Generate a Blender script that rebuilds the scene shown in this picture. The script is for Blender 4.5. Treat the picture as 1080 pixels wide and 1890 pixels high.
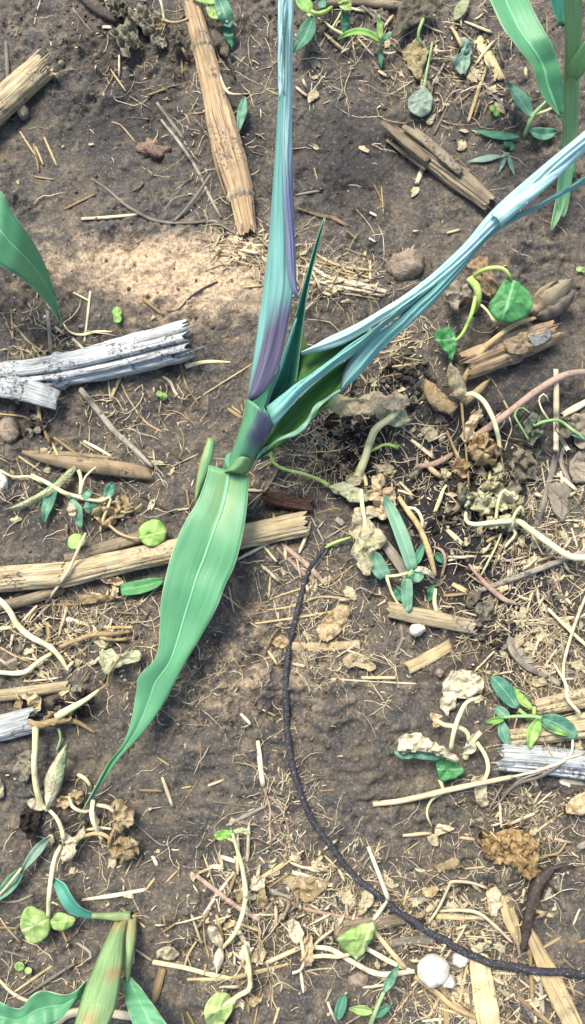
import bpy, math, random
import numpy as np

# ---------------------------------------------------------------- camera, sky, sun, exposure
sc = bpy.context.scene
for o in list(bpy.data.objects):
    bpy.data.objects.remove(o)
COL = sc.collection
FPX, CXP, CYP = 1573.0, 540.0, 945.0          # focal length and centre in photograph pixels
CAM_Z, TILT = 0.71, math.radians(8.0)
cam = bpy.data.cameras.new('camera')
cam.sensor_fit = 'VERTICAL'
cam.sensor_height = 24.0
cam.lens = FPX / 1890.0 * 24.0
cam.clip_start, cam.clip_end = 0.01, 200.0
camo = bpy.data.objects.new('camera', cam)
camo.location = (0, 0, CAM_Z)
camo.rotation_euler = (TILT, 0, 0)
COL.objects.link(camo)
sc.camera = camo

SUN_EL, SUN_AZ = math.radians(59), math.radians(-28)    # azimuth from +y, towards -x
world = bpy.data.worlds.new('World')
sc.world = world
world.use_nodes = True
wn = world.node_tree
sky = wn.nodes.new('ShaderNodeTexSky')
sky.sky_type = 'NISHITA'
sky.sun_disc = False
sky.sun_elevation = SUN_EL
sky.sun_rotation = SUN_AZ
sky.air_density, sky.dust_density, sky.ozone_density = 1.0, 3.0, 1.0
bg = wn.nodes['Background']
bg.inputs['Strength'].default_value = 0.075
wn.links.new(sky.outputs[0], bg.inputs['Color'])
sun = bpy.data.lights.new('sun', 'SUN')
sun.energy = 1.5
sun.angle = math.radians(20)
sun.color = (1.0, 0.93, 0.82)
suno = bpy.data.objects.new('sun', sun)
suno.rotation_euler = (math.radians(90) - SUN_EL, 0, math.pi + (-SUN_AZ) * -1)
COL.objects.link(suno)
# aim the lamp exactly along the sky's sun direction
from mathutils import Vector
sdir = Vector((math.sin(SUN_AZ) * math.cos(SUN_EL), math.cos(SUN_AZ) * math.cos(SUN_EL), math.sin(SUN_EL)))
suno.rotation_euler = sdir.to_track_quat('Z', 'Y').to_euler()
suno.location = sdir * 3
sc.view_settings.view_transform = 'Standard'
sc.view_settings.look = 'None'
sc.view_settings.gamma = 1.0
sc.view_settings.exposure = 1.9
sc.view_settings.use_curve_mapping = False
sc.render.engine = 'CYCLES'

RNG = random.Random(11)

# ---------------------------------------------------------------- noise and curves
def _hash(ix, iy, seed):
    n = (ix.astype(np.int64) * 374761393 + iy.astype(np.int64) * 668265263 + seed * 1442695041) & 0xffffffff
    n = ((n ^ (n >> 13)) * 1274126177) & 0xffffffff
    return (n ^ (n >> 16)) & 0xffff
def pn(x, y, seed=0):
    x = np.asarray(x, float); y = np.asarray(y, float)
    ix = np.floor(x); iy = np.floor(y); fx = x - ix; fy = y - iy
    u = fx * fx * fx * (fx * (fx * 6 - 15) + 10); v = fy * fy * fy * (fy * (fy * 6 - 15) + 10)
    def g(a, b, dx, dy):
        t = _hash(a, b, seed) / 65536.0 * 2 * np.pi
        return np.cos(t) * dx + np.sin(t) * dy
    n00 = g(ix, iy, fx, fy); n10 = g(ix + 1, iy, fx - 1, fy)
    n01 = g(ix, iy + 1, fx, fy - 1); n11 = g(ix + 1, iy + 1, fx - 1, fy - 1)
    return ((n00 * (1 - u) + n10 * u) * (1 - v) + (n01 * (1 - u) + n11 * u) * v) * 1.5
def sstep(a, b, x):
    t = np.clip((x - a) / (b - a), 0, 1)
    return t * t * (3 - 2 * t)
def catmull(pts, n, closed=False):
    """n samples at even arc length through pts."""
    p = np.asarray(pts, float)
    if len(p) == 1: return np.repeat(p, n, 0)
    if closed: q = np.vstack([p[-1], p, p[0], p[1]])
    else: q = np.vstack([2 * p[0] - p[1], p, 2 * p[-1] - p[-2]])
    out = []
    m = 10
    t = np.linspace(0, 1, m, endpoint=False)[:, None]
    for i in range(1, len(q) - 2):
        a, b, c, d = q[i - 1], q[i], q[i + 1], q[i + 2]
        out.append(0.5 * (2 * b + (c - a) * t + (2 * a - 5 * b + 4 * c - d) * t ** 2 + (3 * b - a - 3 * c + d) * t ** 3))
    out.append(q[-2][None])
    o = np.vstack(out)
    L = np.r_[0, np.cumsum(np.linalg.norm(np.diff(o[:, :2], axis=0), axis=1) + 1e-9)]
    s = np.linspace(0, L[-1], n, endpoint=not closed)
    return np.stack([np.interp(s, L, o[:, k]) for k in range(o.shape[1])], 1)

# ---------------------------------------------------------------- where a pixel of the photograph meets the place
CT, ST = math.cos(TILT), math.sin(TILT)
def ray(px, py):
    x = (np.asarray(px, float) - CXP) / FPX; y = -(np.asarray(py, float) - CYP) / FPX
    return x, y * CT + ST, y * ST - CT
def PZ(px, py, z):
    """point at absolute height z seen at (px, py)"""
    dx, dy, dz = ray(px, py)
    t = (z - CAM_Z) / dz
    return np.stack([dx * t, dy * t, np.asarray(z, float) + 0 * t], -1)
def topx(x, y, z=0.0):
    yy = y; zz = z - CAM_Z
    yc = yy * CT + zz * ST; zc = -yy * ST + zz * CT
    return CXP + FPX * x / -zc, CYP - FPX * yc / -zc

# ---------------------------------------------------------------- the soil relief (a raster that objects can stand on)
X0, X1, Y0, Y1, DX = -0.33, 0.33, -0.35, 0.63, 0.00125
NX, NY = int((X1 - X0) / DX) + 1, int((Y1 - Y0) / DX) + 1
def blob(px, py, cx, cy, rx, ry, rot=0.0):
    a = math.radians(rot); ca, sa = math.cos(a), math.sin(a)
    u = ((px - cx) * ca + (py - cy) * sa) / rx; v = (-(px - cx) * sa + (py - cy) * ca) / ry
    return np.exp(-(u * u + v * v))
MOUNDS = [ # px, py, rx, ry, rot, height in mm
    (330, 520, 330, 75, 8, 9), (60, 480, 160, 60, 10, 4), (620, 520, 200, 60, 5, 5), (240, 250, 190, 130, 0, -8), (680, 290, 180, 130, 10, -9),
    (980, 500, 160, 120, 0, 3), (230, 770, 200, 70, 15, -4), (420, 1190, 150, 130, 20, 6), (650, 1330, 170, 130, 0, 4), (60, 980, 130, 40, 0, -3),
    (640, 850, 90, 60, 0, -8), (760, 900, 80, 60, 0, -6), (430, 1400, 180, 120, 0, 3), (330, 1560, 150, 70, 0, -4), (120, 110, 200, 60, 0, 3),
    (720, 1520, 150, 60, 0, -3), (950, 1180, 120, 120, 0, -5), (1000, 1600, 100, 120, 0, 2), (600, 1850, 200, 50, 0, 3), (80, 1750, 120, 60, 0, -5)]
def soil(x, y, fine=1.0):
    px, py = topx(x, y)
    h = np.zeros_like(x)
    for (cx, cy, rx, ry, rot, mm) in MOUNDS:
        h += blob(px, py, cx, cy, rx, ry, rot) * mm * 0.001
    wx = x + 0.006 * pn(x * 30, y * 30, 5); wy = y + 0.006 * pn(x * 30 + 9, y * 30, 6)
    rough = 0.75 + 1.1 * sstep(-0.25, 0.35, pn(x * 11, y * 11, 31))
    rough = rough * (1 - 0.35 * blob(px, py, 680, 280, 150, 130) - 0.3 * blob(px, py, 250, 240, 150, 110))
    h += 0.0045 * pn(wx * 12, wy * 12, 1) + 0.0038 * pn(wx * 26, wy * 26, 2)
    b = pn(wx * 55, wy * 55, 3)
    h += rough * 0.0030 * b
    # slaked lumps with creases between them
    h += rough * 0.0028 * (0.35 - np.abs(pn(wx * 62 + 3, wy * 62, 9))) 
    h += fine * rough * (0.0017 * (0.3 - np.abs(pn(wx * 130, wy * 130, 4))) + 0.0011 * pn(wx * 210, wy * 210, 7))
    h += fine * rough * 0.0006 * pn(x * 420, y * 420, 8)
    # wash ripples on the bare flat under the long leaf and beside the cable
    rip = blob(px, py, 660, 1330, 130, 120) + 0.8 * blob(px, py, 430, 1430, 150, 90) + 0.5 * blob(px, py, 740, 1560, 120, 70)
    h += fine * 0.0017 * rip * np.sin((y * 1.0 + 0.12 * x) * 420 + 5 * pn(x * 30, y * 30, 12))
    # little pits
    pit = pn(wx * 150 + 4, wy * 190, 21) + 0.35 * pn(x * 380, y * 380, 22)
    h -= fine * 0.0030 * sstep(0.42, 0.9, pit)
    return h
gx = X0 + DX * np.arange(NX); gy = Y0 + DX * np.arange(NY)
GX, GY = np.meshgrid(gx, gy)
HR = soil(GX, GY)
def H(x, y):
    fx = np.clip((np.asarray(x, float) - X0) / DX, 0, NX - 1.001); fy = np.clip((np.asarray(y, float) - Y0) / DX, 0, NY - 1.001)
    ix = fx.astype(int); iy = fy.astype(int); u = fx - ix; v = fy - iy
    return (HR[iy, ix] * (1 - u) + HR[iy, ix + 1] * u) * (1 - v) + (HR[iy + 1, ix] * (1 - u) + HR[iy + 1, ix + 1] * u) * v
def P(px, py, h=0.0):
    """point h metres above the soil surface seen at (px, py)"""
    z = np.zeros_like(np.asarray(px, float)) + h
    for _ in range(4):
        q = PZ(px, py, z)
        z = H(q[..., 0], q[..., 1]) + h
    return PZ(px, py, z)
MPP = 0.000452                                  # metres per pixel at the soil

# ---------------------------------------------------------------- materials
def lin(hexs):
    v = [int(hexs[i:i + 2], 16) / 255 for i in (0, 2, 4)]
    return tuple(c / 12.92 if c <= 0.04045 else ((c + 0.055) / 1.055) ** 2.4 for c in v) + (1.0,)
class NT:
    def __init__(s, name):
        s.m = bpy.data.materials.new(name); s.m.use_nodes = True
        s.t = s.m.node_tree; s.b = s.t.nodes['Principled BSDF']; s.out = s.t.nodes['Material Output']
    def n(s, typ, **kw):
        nd = s.t.nodes.new('ShaderNode' + typ)
        for k, v in kw.items(): setattr(nd, k, v)
        return nd
    def l(s, a, b): s.t.links.new(a, b)
    def val(s, x, sock):
        if hasattr(x, 'is_linked') or hasattr(x, 'links'): s.l(x, sock)
        else: sock.default_value = x
    def math(s, op, a, b=0.0, c=0.0):
        nd = s.n('Math', operation=op)
        for i, x in enumerate((a, b, c)): s.val(x, nd.inputs[i])
        return nd.outputs[0]
    def mix(s, f, a, b, blend='MIX'):
        nd = s.n('Mix', data_type='RGBA', blend_type=blend)
        s.val(f, nd.inputs[0]); s.val(a, nd.inputs[6]); s.val(b, nd.inputs[7])
        return nd.outputs[2]
    def noise(s, vec, scale, detail=3.0, rough=0.55, dist=0.0):
        nd = s.n('TexNoise'); nd.inputs['Scale'].default_value = scale; nd.inputs['Detail'].default_value = detail
        nd.inputs['Roughness'].default_value = rough; nd.inputs['Distortion'].default_value = dist
        if vec is not None: s.l(vec, nd.inputs['Vector'])
        return nd.outputs[0]
    def ramp(s, f, lo, hi):
        nd = s.n('MapRange'); nd.interpolation_type = 'SMOOTHSTEP'
        s.val(f, nd.inputs[0]); nd.inputs[1].default_value = lo; nd.inputs[2].default_value = hi
        return nd.outputs[0]
    def vmul(s, vec, sc_):
        nd = s.n('VectorMath', operation='MULTIPLY'); s.l(vec, nd.inputs[0]); nd.inputs[1].default_value = sc_
        return nd.outputs[0]
    def vadd(s, vec, o):
        nd = s.n('VectorMath', operation='ADD'); s.l(vec, nd.inputs[0]); s.val(o, nd.inputs[1])
        return nd.outputs[0]
    def bump(s, h, strength, dist):
        nd = s.n('Bump'); nd.inputs['Strength'].default_value = strength; nd.inputs['Distance'].default_value = dist
        s.l(h, nd.inputs['Height']); s.l(nd.outputs[0], s.b.inputs['Normal'])
        return nd.outputs[0]
    def uv(s):
        nd = s.n('UVMap'); nd.uv_map = 'UVMap'; return nd.outputs[0]
    def attr(s, name):
        nd = s.n('Attribute'); nd.attribute_name = name; return nd
    def rnd(s): return s.n('ObjectInfo').outputs['Random']
    def pos(s): return s.n('NewGeometry').outputs['Position']
    def fin(s, col, rough=0.7, spec=0.3):
        s.val(col, s.b.inputs['Base Color']); s.val(rough, s.b.inputs['Roughness']); s.b.inputs['Specular IOR Level'].default_value = spec
        return s.m
    def translucent(s, col, amt, normal=None):
        tr = s.n('BsdfTranslucent'); s.val(col, tr.inputs[0])
        mx = s.n('MixShader'); mx.inputs[0].default_value = amt
        s.l(s.b.outputs[0], mx.inputs[1]); s.l(tr.outputs[0], mx.inputs[2]); s.l(mx.outputs[0], s.out.inputs[0])

MAT = {}
def mat_soil():
    s = NT('soil'); p = s.pos()
    dry = s.attr('dry').outputs['Fac']; hum_shade = s.attr('humus_shade').outputs['Fac']
    n1 = s.noise(p, 22, 6, 0.62); n2 = s.noise(p, 90, 5, 0.65); n3 = s.noise(p, 420, 4, 0.7); n4 = s.noise(s.vadd(p, (3, 1, 0)), 1400, 2, 0.6)
    n5 = s.noise(s.vadd(p, (7, 3, 0)), 9, 3, 0.5)
    col = s.mix(s.ramp(n1, 0.32, 0.66), lin('3f403f'), lin('5e584e'))
    col = s.mix(s.math('MULTIPLY', s.ramp(n5, 0.45, 0.65), 0.6), col, lin('4a4a49'))
    col = s.mix(s.math('MULTIPLY', s.ramp(n2, 0.46, 0.68), 0.75), col, lin('7e725f'))
    col = s.mix(s.math('MULTIPLY', s.ramp(n3, 0.5, 0.72), 0.6), col, lin('9c8d75'))
    col = s.mix(s.math('MULTIPLY', s.ramp(n3, 0.48, 0.25), 0.6), col, lin('34312d'))
    d = s.ramp(s.math('ADD', dry, s.math('MULTIPLY', s.math('SUBTRACT', n2, 0.5), 1.1)), 0.2, 0.95)
    drycol = s.mix(s.ramp(n3, 0.35, 0.65), lin('a08a6e'), lin('d2bd9e'))
    col = s.mix(d, col, drycol)
    col = s.mix(s.ramp(s.math('ADD', hum_shade, s.math('MULTIPLY', s.math('SUBTRACT', n1, 0.5), 0.8)), 0.12, 0.9), col, lin('282729'))  # near-black soil colour: rotted humus, and shade painted in with it
    sp = s.n('TexVoronoi'); sp.inputs['Scale'].default_value = 260; s.l(p, sp.inputs['Vector'])
    speck = s.math('MULTIPLY', s.ramp(sp.outputs['Distance'], 0.2, 0.12), s.ramp(n4, 0.5, 0.6))
    col = s.mix(s.math('MULTIPLY', speck, 0.8), col, lin('c8b79f'))
    n6 = s.noise(s.vadd(p, (2, 8, 0)), 180, 5, 0.7)
    hgt = s.math('ADD', s.math('ADD', s.math('MULTIPLY', n3, 0.5), s.math('MULTIPLY', n6, 1.0)), s.math('MULTIPLY', n4, 0.22))
    s.bump(hgt, 1.0, 0.0032)
    r = s.math('SUBTRACT', 0.86, s.math('MULTIPLY', s.ramp(n1, 0.62, 0.35), 0.28))
    MAT['soil'] = s.fin(col, r, 0.35)
def mat_blade(name, a, b, rib=None, edge=None, ribw=0.02, rough=0.45, spec=0.4, trans=0.2, vein=0.25, lvar=0.35, speck=None, wax=None):
    s = NT(name); uv = s.uv(); sep = s.n('SeparateXYZ'); s.l(uv, sep.inputs[0]); u, v = sep.outputs[0], sep.outputs[1]
    tint = s.attr('tint').outputs['Fac']
    p = s.pos()
    big = s.noise(p, 35, 4, 0.55); fin_ = s.noise(s.vmul(uv, (70, 5, 1)), 1.0, 2, 0.5); mid = s.noise(s.vmul(uv, (16, 3, 1)), 1.0, 3, 0.5)
    col = s.mix(tint, lin(a), lin(b))
    dk = s.mix(0.5, col, (0.0, 0.02, 0.01, 1))
    col = s.mix(s.math('MULTIPLY', s.ramp(big, 0.65, 0.3), lvar), col, dk)
    lt = s.mix(0.35, col, (0.7, 0.8, 0.7, 1))
    col = s.mix(s.math('MULTIPLY', s.ramp(fin_, 0.4, 0.75), vein), col, lt)
    col = s.mix(s.math('MULTIPLY', s.ramp(mid, 0.58, 0.35), vein * 0.9), col, dk)
    du = s.math('ABSOLUTE', s.math('SUBTRACT', u, 0.5))
    if wax:
        col = s.mix(s.math('MULTIPLY', s.math('MULTIPLY', s.ramp(s.noise(s.vmul(uv, (7, 3, 1)), 1.0, 4, 0.6), 0.4, 0.7), 0.6), s.math('SUBTRACT', 1.0, tint)), col, lin(wax))
    if rib: col = s.mix(s.math('MULTIPLY', s.ramp(du, ribw, ribw * 0.3), 0.8), col, lin(rib))
    if edge: col = s.mix(s.math('MULTIPLY', s.ramp(s.math('ADD', du, s.math('MULTIPLY', s.math('SUBTRACT', big, 0.5), 0.06)), 0.478, 0.496), 0.5), col, lin(edge))
    if speck:
        vo = s.n('TexVoronoi'); vo.inputs['Scale'].default_value = 300; s.l(p, vo.inputs['Vector'])
        col = s.mix(s.math('MULTIPLY', s.ramp(vo.outputs['Distance'], 0.22, 0.1), s.ramp(big, 0.45, 0.6)), col, lin(speck))
    s.bump(s.math('ADD', fin_, s.math('MULTIPLY', s.noise(p, 300, 3), 0.5)), 0.25, 0.0006)
    s.fin(col, s.math('ADD', rough, s.math('MULTIPLY', s.math('SUBTRACT', big, 0.5), 0.2)), spec)
    if trans: s.translucent(s.mix(0.5, col, lin('a8c850')), trans)
    MAT[name] = s.m
def mat_fibre(name, cols, dark='2b241e', rough=0.7, stretch=(26, 14), spots=0.0, spotcol='4a4a4c', rand=0.5, bumpd=0.0010, darkamt=0.75, trans=0.0):
    """dry fibrous plant matter: streaks along v, spots of mould"""
    s = NT(name); uv = s.uv(); p = s.pos(); r = s.rnd(); tint = s.attr('tint').outputs['Fac']
    off = s.n('CombineXYZ'); s.l(s.math('MULTIPLY', r, 37.0), off.inputs[0]); s.l(s.math('MULTIPLY', r, 11.0), off.inputs[1])
    q = s.vadd(s.vmul(uv, (stretch[0], stretch[1], 1)), off.outputs[0])
    st = s.noise(q, 1.0, 4, 0.62); st2 = s.noise(s.vmul(q, (3.1, 0.6, 1)), 1.0, 3, 0.6); big = s.noise(p, 60, 4, 0.6)
    f = s.math('ADD', s.math('MULTIPLY', s.math('SUBTRACT', r, 0.5), rand), s.math('ADD', tint, s.math('SUBTRACT', big, 0.5)))
    col = s.mix(s.ramp(f, -0.4, 0.5), lin(cols[0]), lin(cols[1]))
    if len(cols) > 2: col = s.mix(s.ramp(st2, 0.5, 0.8), col, lin(cols[2]))
    dk = s.mix(darkamt, col, lin(dark))
    col = s.mix(s.math('MULTIPLY', s.ramp(st, 0.52, 0.28), 0.85), col, dk)
    if spots:
        sp = s.noise(p, 330, 3, 0.7); zone = s.noise(s.vadd(p, (5, 2, 1)), 40, 2, 0.5)
        col = s.mix(s.math('MULTIPLY', s.math('MULTIPLY', s.ramp(sp, 0.48, 0.62), s.ramp(zone, 0.62 - 0.3 * spots, 0.75 - 0.3 * spots)), 0.85), col, lin(spotcol))
    s.bump(s.math('ADD', st, s.math('MULTIPLY', st2, 0.6)), 0.8, bumpd)
    s.fin(col, rough, 0.25)
    if trans: s.translucent(col, trans)
    MAT[name] = s.m
def mat_dryleaf(name, cols, dark='4a3826', trans=0.15, tintcol=None):
    s = NT(name); p = s.pos(); r = s.rnd(); uv = s.uv(); tint = s.attr('tint').outputs['Fac']
    big = s.noise(p, 90, 5, 0.65); fi = s.noise(p, 420, 4, 0.65)
    vo = s.n('TexVoronoi', feature='DISTANCE_TO_EDGE'); vo.inputs['Scale'].default_value = 210; s.l(p, vo.inputs['Vector'])
    col = s.mix(s.ramp(s.math('ADD', big, s.math('MULTIPLY', s.math('SUBTRACT', r, 0.5), 0.4)), 0.3, 0.7), lin(cols[0]), lin(cols[1]))
    if tintcol: col = s.mix(tint, col, lin(tintcol))
    col = s.mix(s.math('MULTIPLY', s.ramp(fi, 0.52, 0.3), 0.6), col, lin(dark))
    col = s.mix(s.math('MULTIPLY', s.ramp(vo.outputs['Distance'], 0.09, 0.02), 0.3), col, lin(cols[1]))
    s.bump(s.math('ADD', fi, s.math('MULTIPLY', s.ramp(vo.outputs['Distance'], 0.0, 0.12), 0.5)), 0.8, 0.0012)
    s.fin(col, 0.75, 0.2)
    if trans: s.translucent(col, trans)
    MAT[name] = s.m
def mat_weed(name, a, b, rib, rough=0.5, trans=0.2, spot=None):
    """broad leaf with branching veins, mottled"""
    s = NT(name); uv = s.uv(); p = s.pos(); sep = s.n('SeparateXYZ'); s.l(uv, sep.inputs[0]); u, v = sep.outputs[0], sep.outputs[1]
    tint = s.attr('tint').outputs['Fac']; r = s.rnd()
    du = s.math('ABSOLUTE', s.math('SUBTRACT', u, 0.5)); big = s.noise(p, 120, 4, 0.6); fi = s.noise(p, 600, 3, 0.6)
    w = s.math('FRACT', s.math('MULTIPLY', s.math('SUBTRACT', v, s.math('MULTIPLY', du, 0.7)), 7.0))
    vein = s.math('MULTIPLY', s.ramp(s.math('ABSOLUTE', s.math('SUBTRACT', w, 0.5)), 0.1, 0.0), 0.4)
    mid = s.math('MULTIPLY', s.ramp(du, 0.04, 0.01), 0.75)
    col = s.mix(s.ramp(s.math('ADD', s.math('ADD', big, tint), s.math('MULTIPLY', s.math('SUBTRACT', r, 0.5), 0.25)), 0.35, 0.75), lin(a), lin(b))
    col = s.mix(s.math('MAXIMUM', vein, mid), col, lin(rib))
    if spot: col = s.mix(s.math('MULTIPLY', s.ramp(fi, 0.6, 0.72), 0.7), col, lin(spot))
    s.bump(s.math('ADD', s.math('MULTIPLY', s.math('MAXIMUM', vein, mid), -1.0), fi), 0.35, 0.0008)
    s.fin(col, rough, 0.4)
    if trans: s.translucent(s.mix(0.4, col, lin('b8d060')), trans)
    MAT[name] = s.m
def mat_plain(name, a, b, scale=200, rough=0.7, bump=0.5, dist=0.001, spec=0.3, speck=None, sprng=(0.58, 0.68)):
    s = NT(name); p = s.pos(); n1 = s.noise(p, scale, 5, 0.65); n2 = s.noise(s.vadd(p, (1, 2, 3)), scale * 3.2, 3, 0.6)
    col = s.mix(s.ramp(n1, 0.3, 0.7), lin(a), lin(b))
    if speck: col = s.mix(s.ramp(n2, *sprng), col, lin(speck))
    s.bump(s.math('ADD', n1, s.math('MULTIPLY', n2, 0.5)), bump, dist)
    MAT[name] = s.fin(col, rough, spec)

mat_soil()
mat_blade('corn_green', '56996a', 'a6b062', rib='86bc90', edge='d6dcae', ribw=0.022, vein=0.22, trans=0.18, lvar=0.3)
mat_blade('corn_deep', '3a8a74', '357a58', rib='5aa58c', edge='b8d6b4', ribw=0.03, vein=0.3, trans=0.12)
mat_blade('corn_wax', '68a69c', '534a68', rib=None, edge='92c8b0', vein=0.42, trans=0.06, rough=0.55, wax='8ec4be', lvar=0.2)
mat_blade('corn_wax_pale', 'a8d2cc', '6e7296', rib=None, edge='bcdcd2', vein=0.5, trans=0.05, rough=0.5, wax='bcdeda', lvar=0.15)
mat_blade('corn_margin', '7fae94', 'a8b070', rib=None, edge='ccd6a4', vein=.4, trans=.15)
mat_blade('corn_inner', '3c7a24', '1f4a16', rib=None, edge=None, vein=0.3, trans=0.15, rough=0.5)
mat_blade('corn_sheath', '5a9a70', '4c4a68', rib=None, edge='b9cf7a', vein=0.35, trans=0.08)
mat_blade('seedling_sheath', '7fa268', '9c8656', rib=None, edge='8a9a50', vein=0.55, trans=0.08, speck='b7a276', lvar=0.4)
mat_fibre('straw', ('8a7550', 'cdb98a', 'e4d6ae'), rand=0.9, stretch=(12, 1.6))
mat_fibre('straw_pale', ('c2b48e', 'e2d8b8', 'efe8d2'), rand=0.6, stretch=(12, 1.6), darkamt=0.55)
mat_fibre('straw_grey', ('6f685c', 'a39b8a', 'c4bdac'), rand=0.8, spots=0.4, stretch=(12, 1.6))
mat_fibre('stalk_tan', ('a8946e', 'd8caa4', 'ece2c6'), spots=0.35, stretch=(40, 1.3), rand=0.3, bumpd=0.003, darkamt=0.85)
mat_fibre('stalk_brown', ('86705a', 'c0a67e', 'ddceb0'), spots=0.55, stretch=(40, 1.3), rand=0.3, bumpd=0.003, darkamt=0.85)
mat_fibre('stalk_grey', ('a4aaa8', 'd0d4d0', 'e2e2da'), dark='1c1d1f', spots=0.55, spotcol='33363a', stretch=(44, 1.1), rand=0.2, bumpd=0.004, darkamt=0.92)
mat_fibre('stalk_dull', ('786a56', 'b4a588', 'd2c8b0'), spots=0.3, stretch=(40, 1.3), rand=0.3, bumpd=0.003, darkamt=0.65)
mat_fibre('slat_blond', ('a8946a', 'd6c598', 'e6dab8'), rand=0.5, stretch=(26, 0.9), darkamt=0.7, bumpd=.002, spots=.1)
mat_fibre('pith', ('6a573f', 'a48c66', 'b9a582'), dark='1c1713', stretch=(14, 14), rand=0.4, bumpd=0.002)
mat_fibre('rot_wood', ('3c2a22', '6f4f3e', '8a6a55'), dark='15100e', stretch=(12, 10), bumpd=0.003)
mat_fibre('root_pink', ('8a7060', 'b8a08c', 'cdbaa6'), rand=0.4, stretch=(6, 30), bumpd=0.0005, darkamt=0.4)
mat_fibre('root_dark', ('3b332e', '5f554b', '75695b'), rand=0.6, stretch=(6, 30))
mat_fibre('vine_pale', ('b8b684', 'dedaac', 'e6e2c2'), dark='8a8458', rand=0.4, stretch=(6, 3), bumpd=0.0004, darkamt=0.4)
mat_fibre('vine_tan', ('8c7650', 'bca87c', 'd6c69e'), dark='5a4830', rand=0.5, stretch=(6, 26), bumpd=0.0008, darkamt=0.6)
mat_fibre('vine_green', ('86a852', 'b3c676', 'c4d08c'), dark='6a8040', rand=0.3, stretch=(6, 20), bumpd=0.0004, darkamt=0.4)
mat_fibre('grass_stem', ('6f9a62', '9cb87c', 'b0c48e'), dark='4c6c44', rand=0.3, stretch=(10, 12), bumpd=0.0004, darkamt=0.4)
mat_fibre('sheath_dry', ('8f7a5c', 'bfab88', 'd8c9a8'), stretch=(40, 1.2), spots=0.3, bumpd=0.0012, trans=0.1)
mat_fibre('fibre_fine', ('7a6a52', 'c4b594', 'e0d6bc'), rand=0.0, bumpd=0.0003, darkamt=0.5)
mat_fibre('husk_grey', ('6e665a', 'a89d8a', 'd0c8b6'), dark='1c1816', stretch=(30, 1.2), bumpd=0.0015, trans=0.08)
mat_dryleaf('leaf_dry', ('958360', 'c6b896'), tintcol='6f9a62')
mat_dryleaf('leaf_tan', ('ac946c', 'dccaa6'), dark='5a4028', tintcol='6f9a50')
mat_dryleaf('leaf_pale', ('b0a686', 'dad2b6'), dark='5f5638', tintcol='7fa268')
mat_dryleaf('leaf_grey', ('625d4f', '928c79'), dark='2d2a24', tintcol='6c8a70')
mat_dryleaf('leaf_brown', ('7a6444', 'b49a6e'), dark='3e2e1c')
mat_dryleaf('leaf_char', ('221e1c', '3b3430'), dark='0d0b0b', trans=0.0)
mat_plain('midrib', '66a878', '7cb488', 80, .45, .2, .0004)
mat_weed('weed_green', '387c40', '529458', '86b482', spot='86ac7c')
mat_weed('weed_teal', '457f66', '74a082', '9cbca0')
mat_weed('weed_lime', '84a45a', 'b0c27e', 'c8d29c', spot='b8b47a')
mat_weed('weed_bright', '6fa24a', '9abc66', 'bcd08c')
mat_weed('weed_grey', '6f8f7e', '8aa592', '9cb29c', spot='a3b09c')
mat_weed('weed_dark', '2f6a4e', '4a8a68', '78a888')
mat_plain('weed_dusty', '66776a', '869684', 160, .7, .6, .001, speck='9aa694')
mat_blade('corn_stem', '7cb878', 'a0bc74', rib=None, edge=None, vein=.5, trans=.05, lvar=.2)
mat_plain('cable', '232429', '38383e', 260, 0.7, 0.8, 0.0012, speck='8a847c', sprng=(0.58, 0.68))
mat_plain('bulb', 'b9b3a2', 'd8d4c8', 90, 0.6, 0.6, 0.002, speck='9a8a68', sprng=(0.6, 0.8))
mat_plain('clod', '6a6154', '9a8b76', 220, 0.85, 0.9, 0.002, speck='a09080')
mat_plain('clod_red', '5e4c40', '86705e', 220, 0.85, 0.9, 0.002, speck='a89080')
mat_plain('char', '121214', '24242a', 200, 0.5, 1.0, 0.003)
mat_plain('crumb', '3e3831', '6e604f', 300, 0.9, 0.8, 0.001)

# ---------------------------------------------------------------- objects
ORG = {}
def mesh_obj(name, V, F, mat, parent=None, uv=None, tint=None, smooth=True, org=None):
    V = np.asarray(V, float)
    if parent is not None: o0 = ORG[parent.name]
    elif org is not None: o0 = np.asarray(org, float)
    else:
        o0 = V.mean(0); o0[2] = V[:, 2].min()
    me = bpy.data.meshes.new(name)
    me.from_pydata((V - o0).tolist(), [], F if isinstance(F, list) else F.tolist())
    if uv is not None:
        ul = me.uv_layers.new(name='UVMap')
        li = np.empty(len(me.loops), np.int32); me.loops.foreach_get('vertex_index', li)
        ul.data.foreach_set('uv', np.asarray(uv, np.float32)[li].ravel())
    a = me.attributes.new('tint', 'FLOAT', 'POINT')
    if tint is not None: a.data.foreach_set('value', np.asarray(tint, np.float32))
    me.polygons.foreach_set('use_smooth', [smooth] * len(me.polygons))
    me.materials.append(MAT[mat])
    ob = bpy.data.objects.new(name, me)
    COL.objects.link(ob)
    if parent is not None: ob.parent = parent
    else: ob.location = o0
    ORG[ob.name] = o0
    return ob
def tag(o, label, cat, group=None, kind=None):
    if label: o['label'] = label
    if cat: o['category'] = cat
    if group: o['group'] = group
    if label: o['kind'] = kind or 'thing'
    return o
def thing(name, label, cat, base, group=None, kind='thing'):
    o = bpy.data.objects.new(name, None)
    o.empty_display_size = 0.01
    o.location = base; COL.objects.link(o); ORG[o.name] = np.asarray(base, float)
    return tag(o, label, cat, group, kind)
SEED = [100]
def nseed():
    SEED[0] += 1
    return SEED[0]

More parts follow.
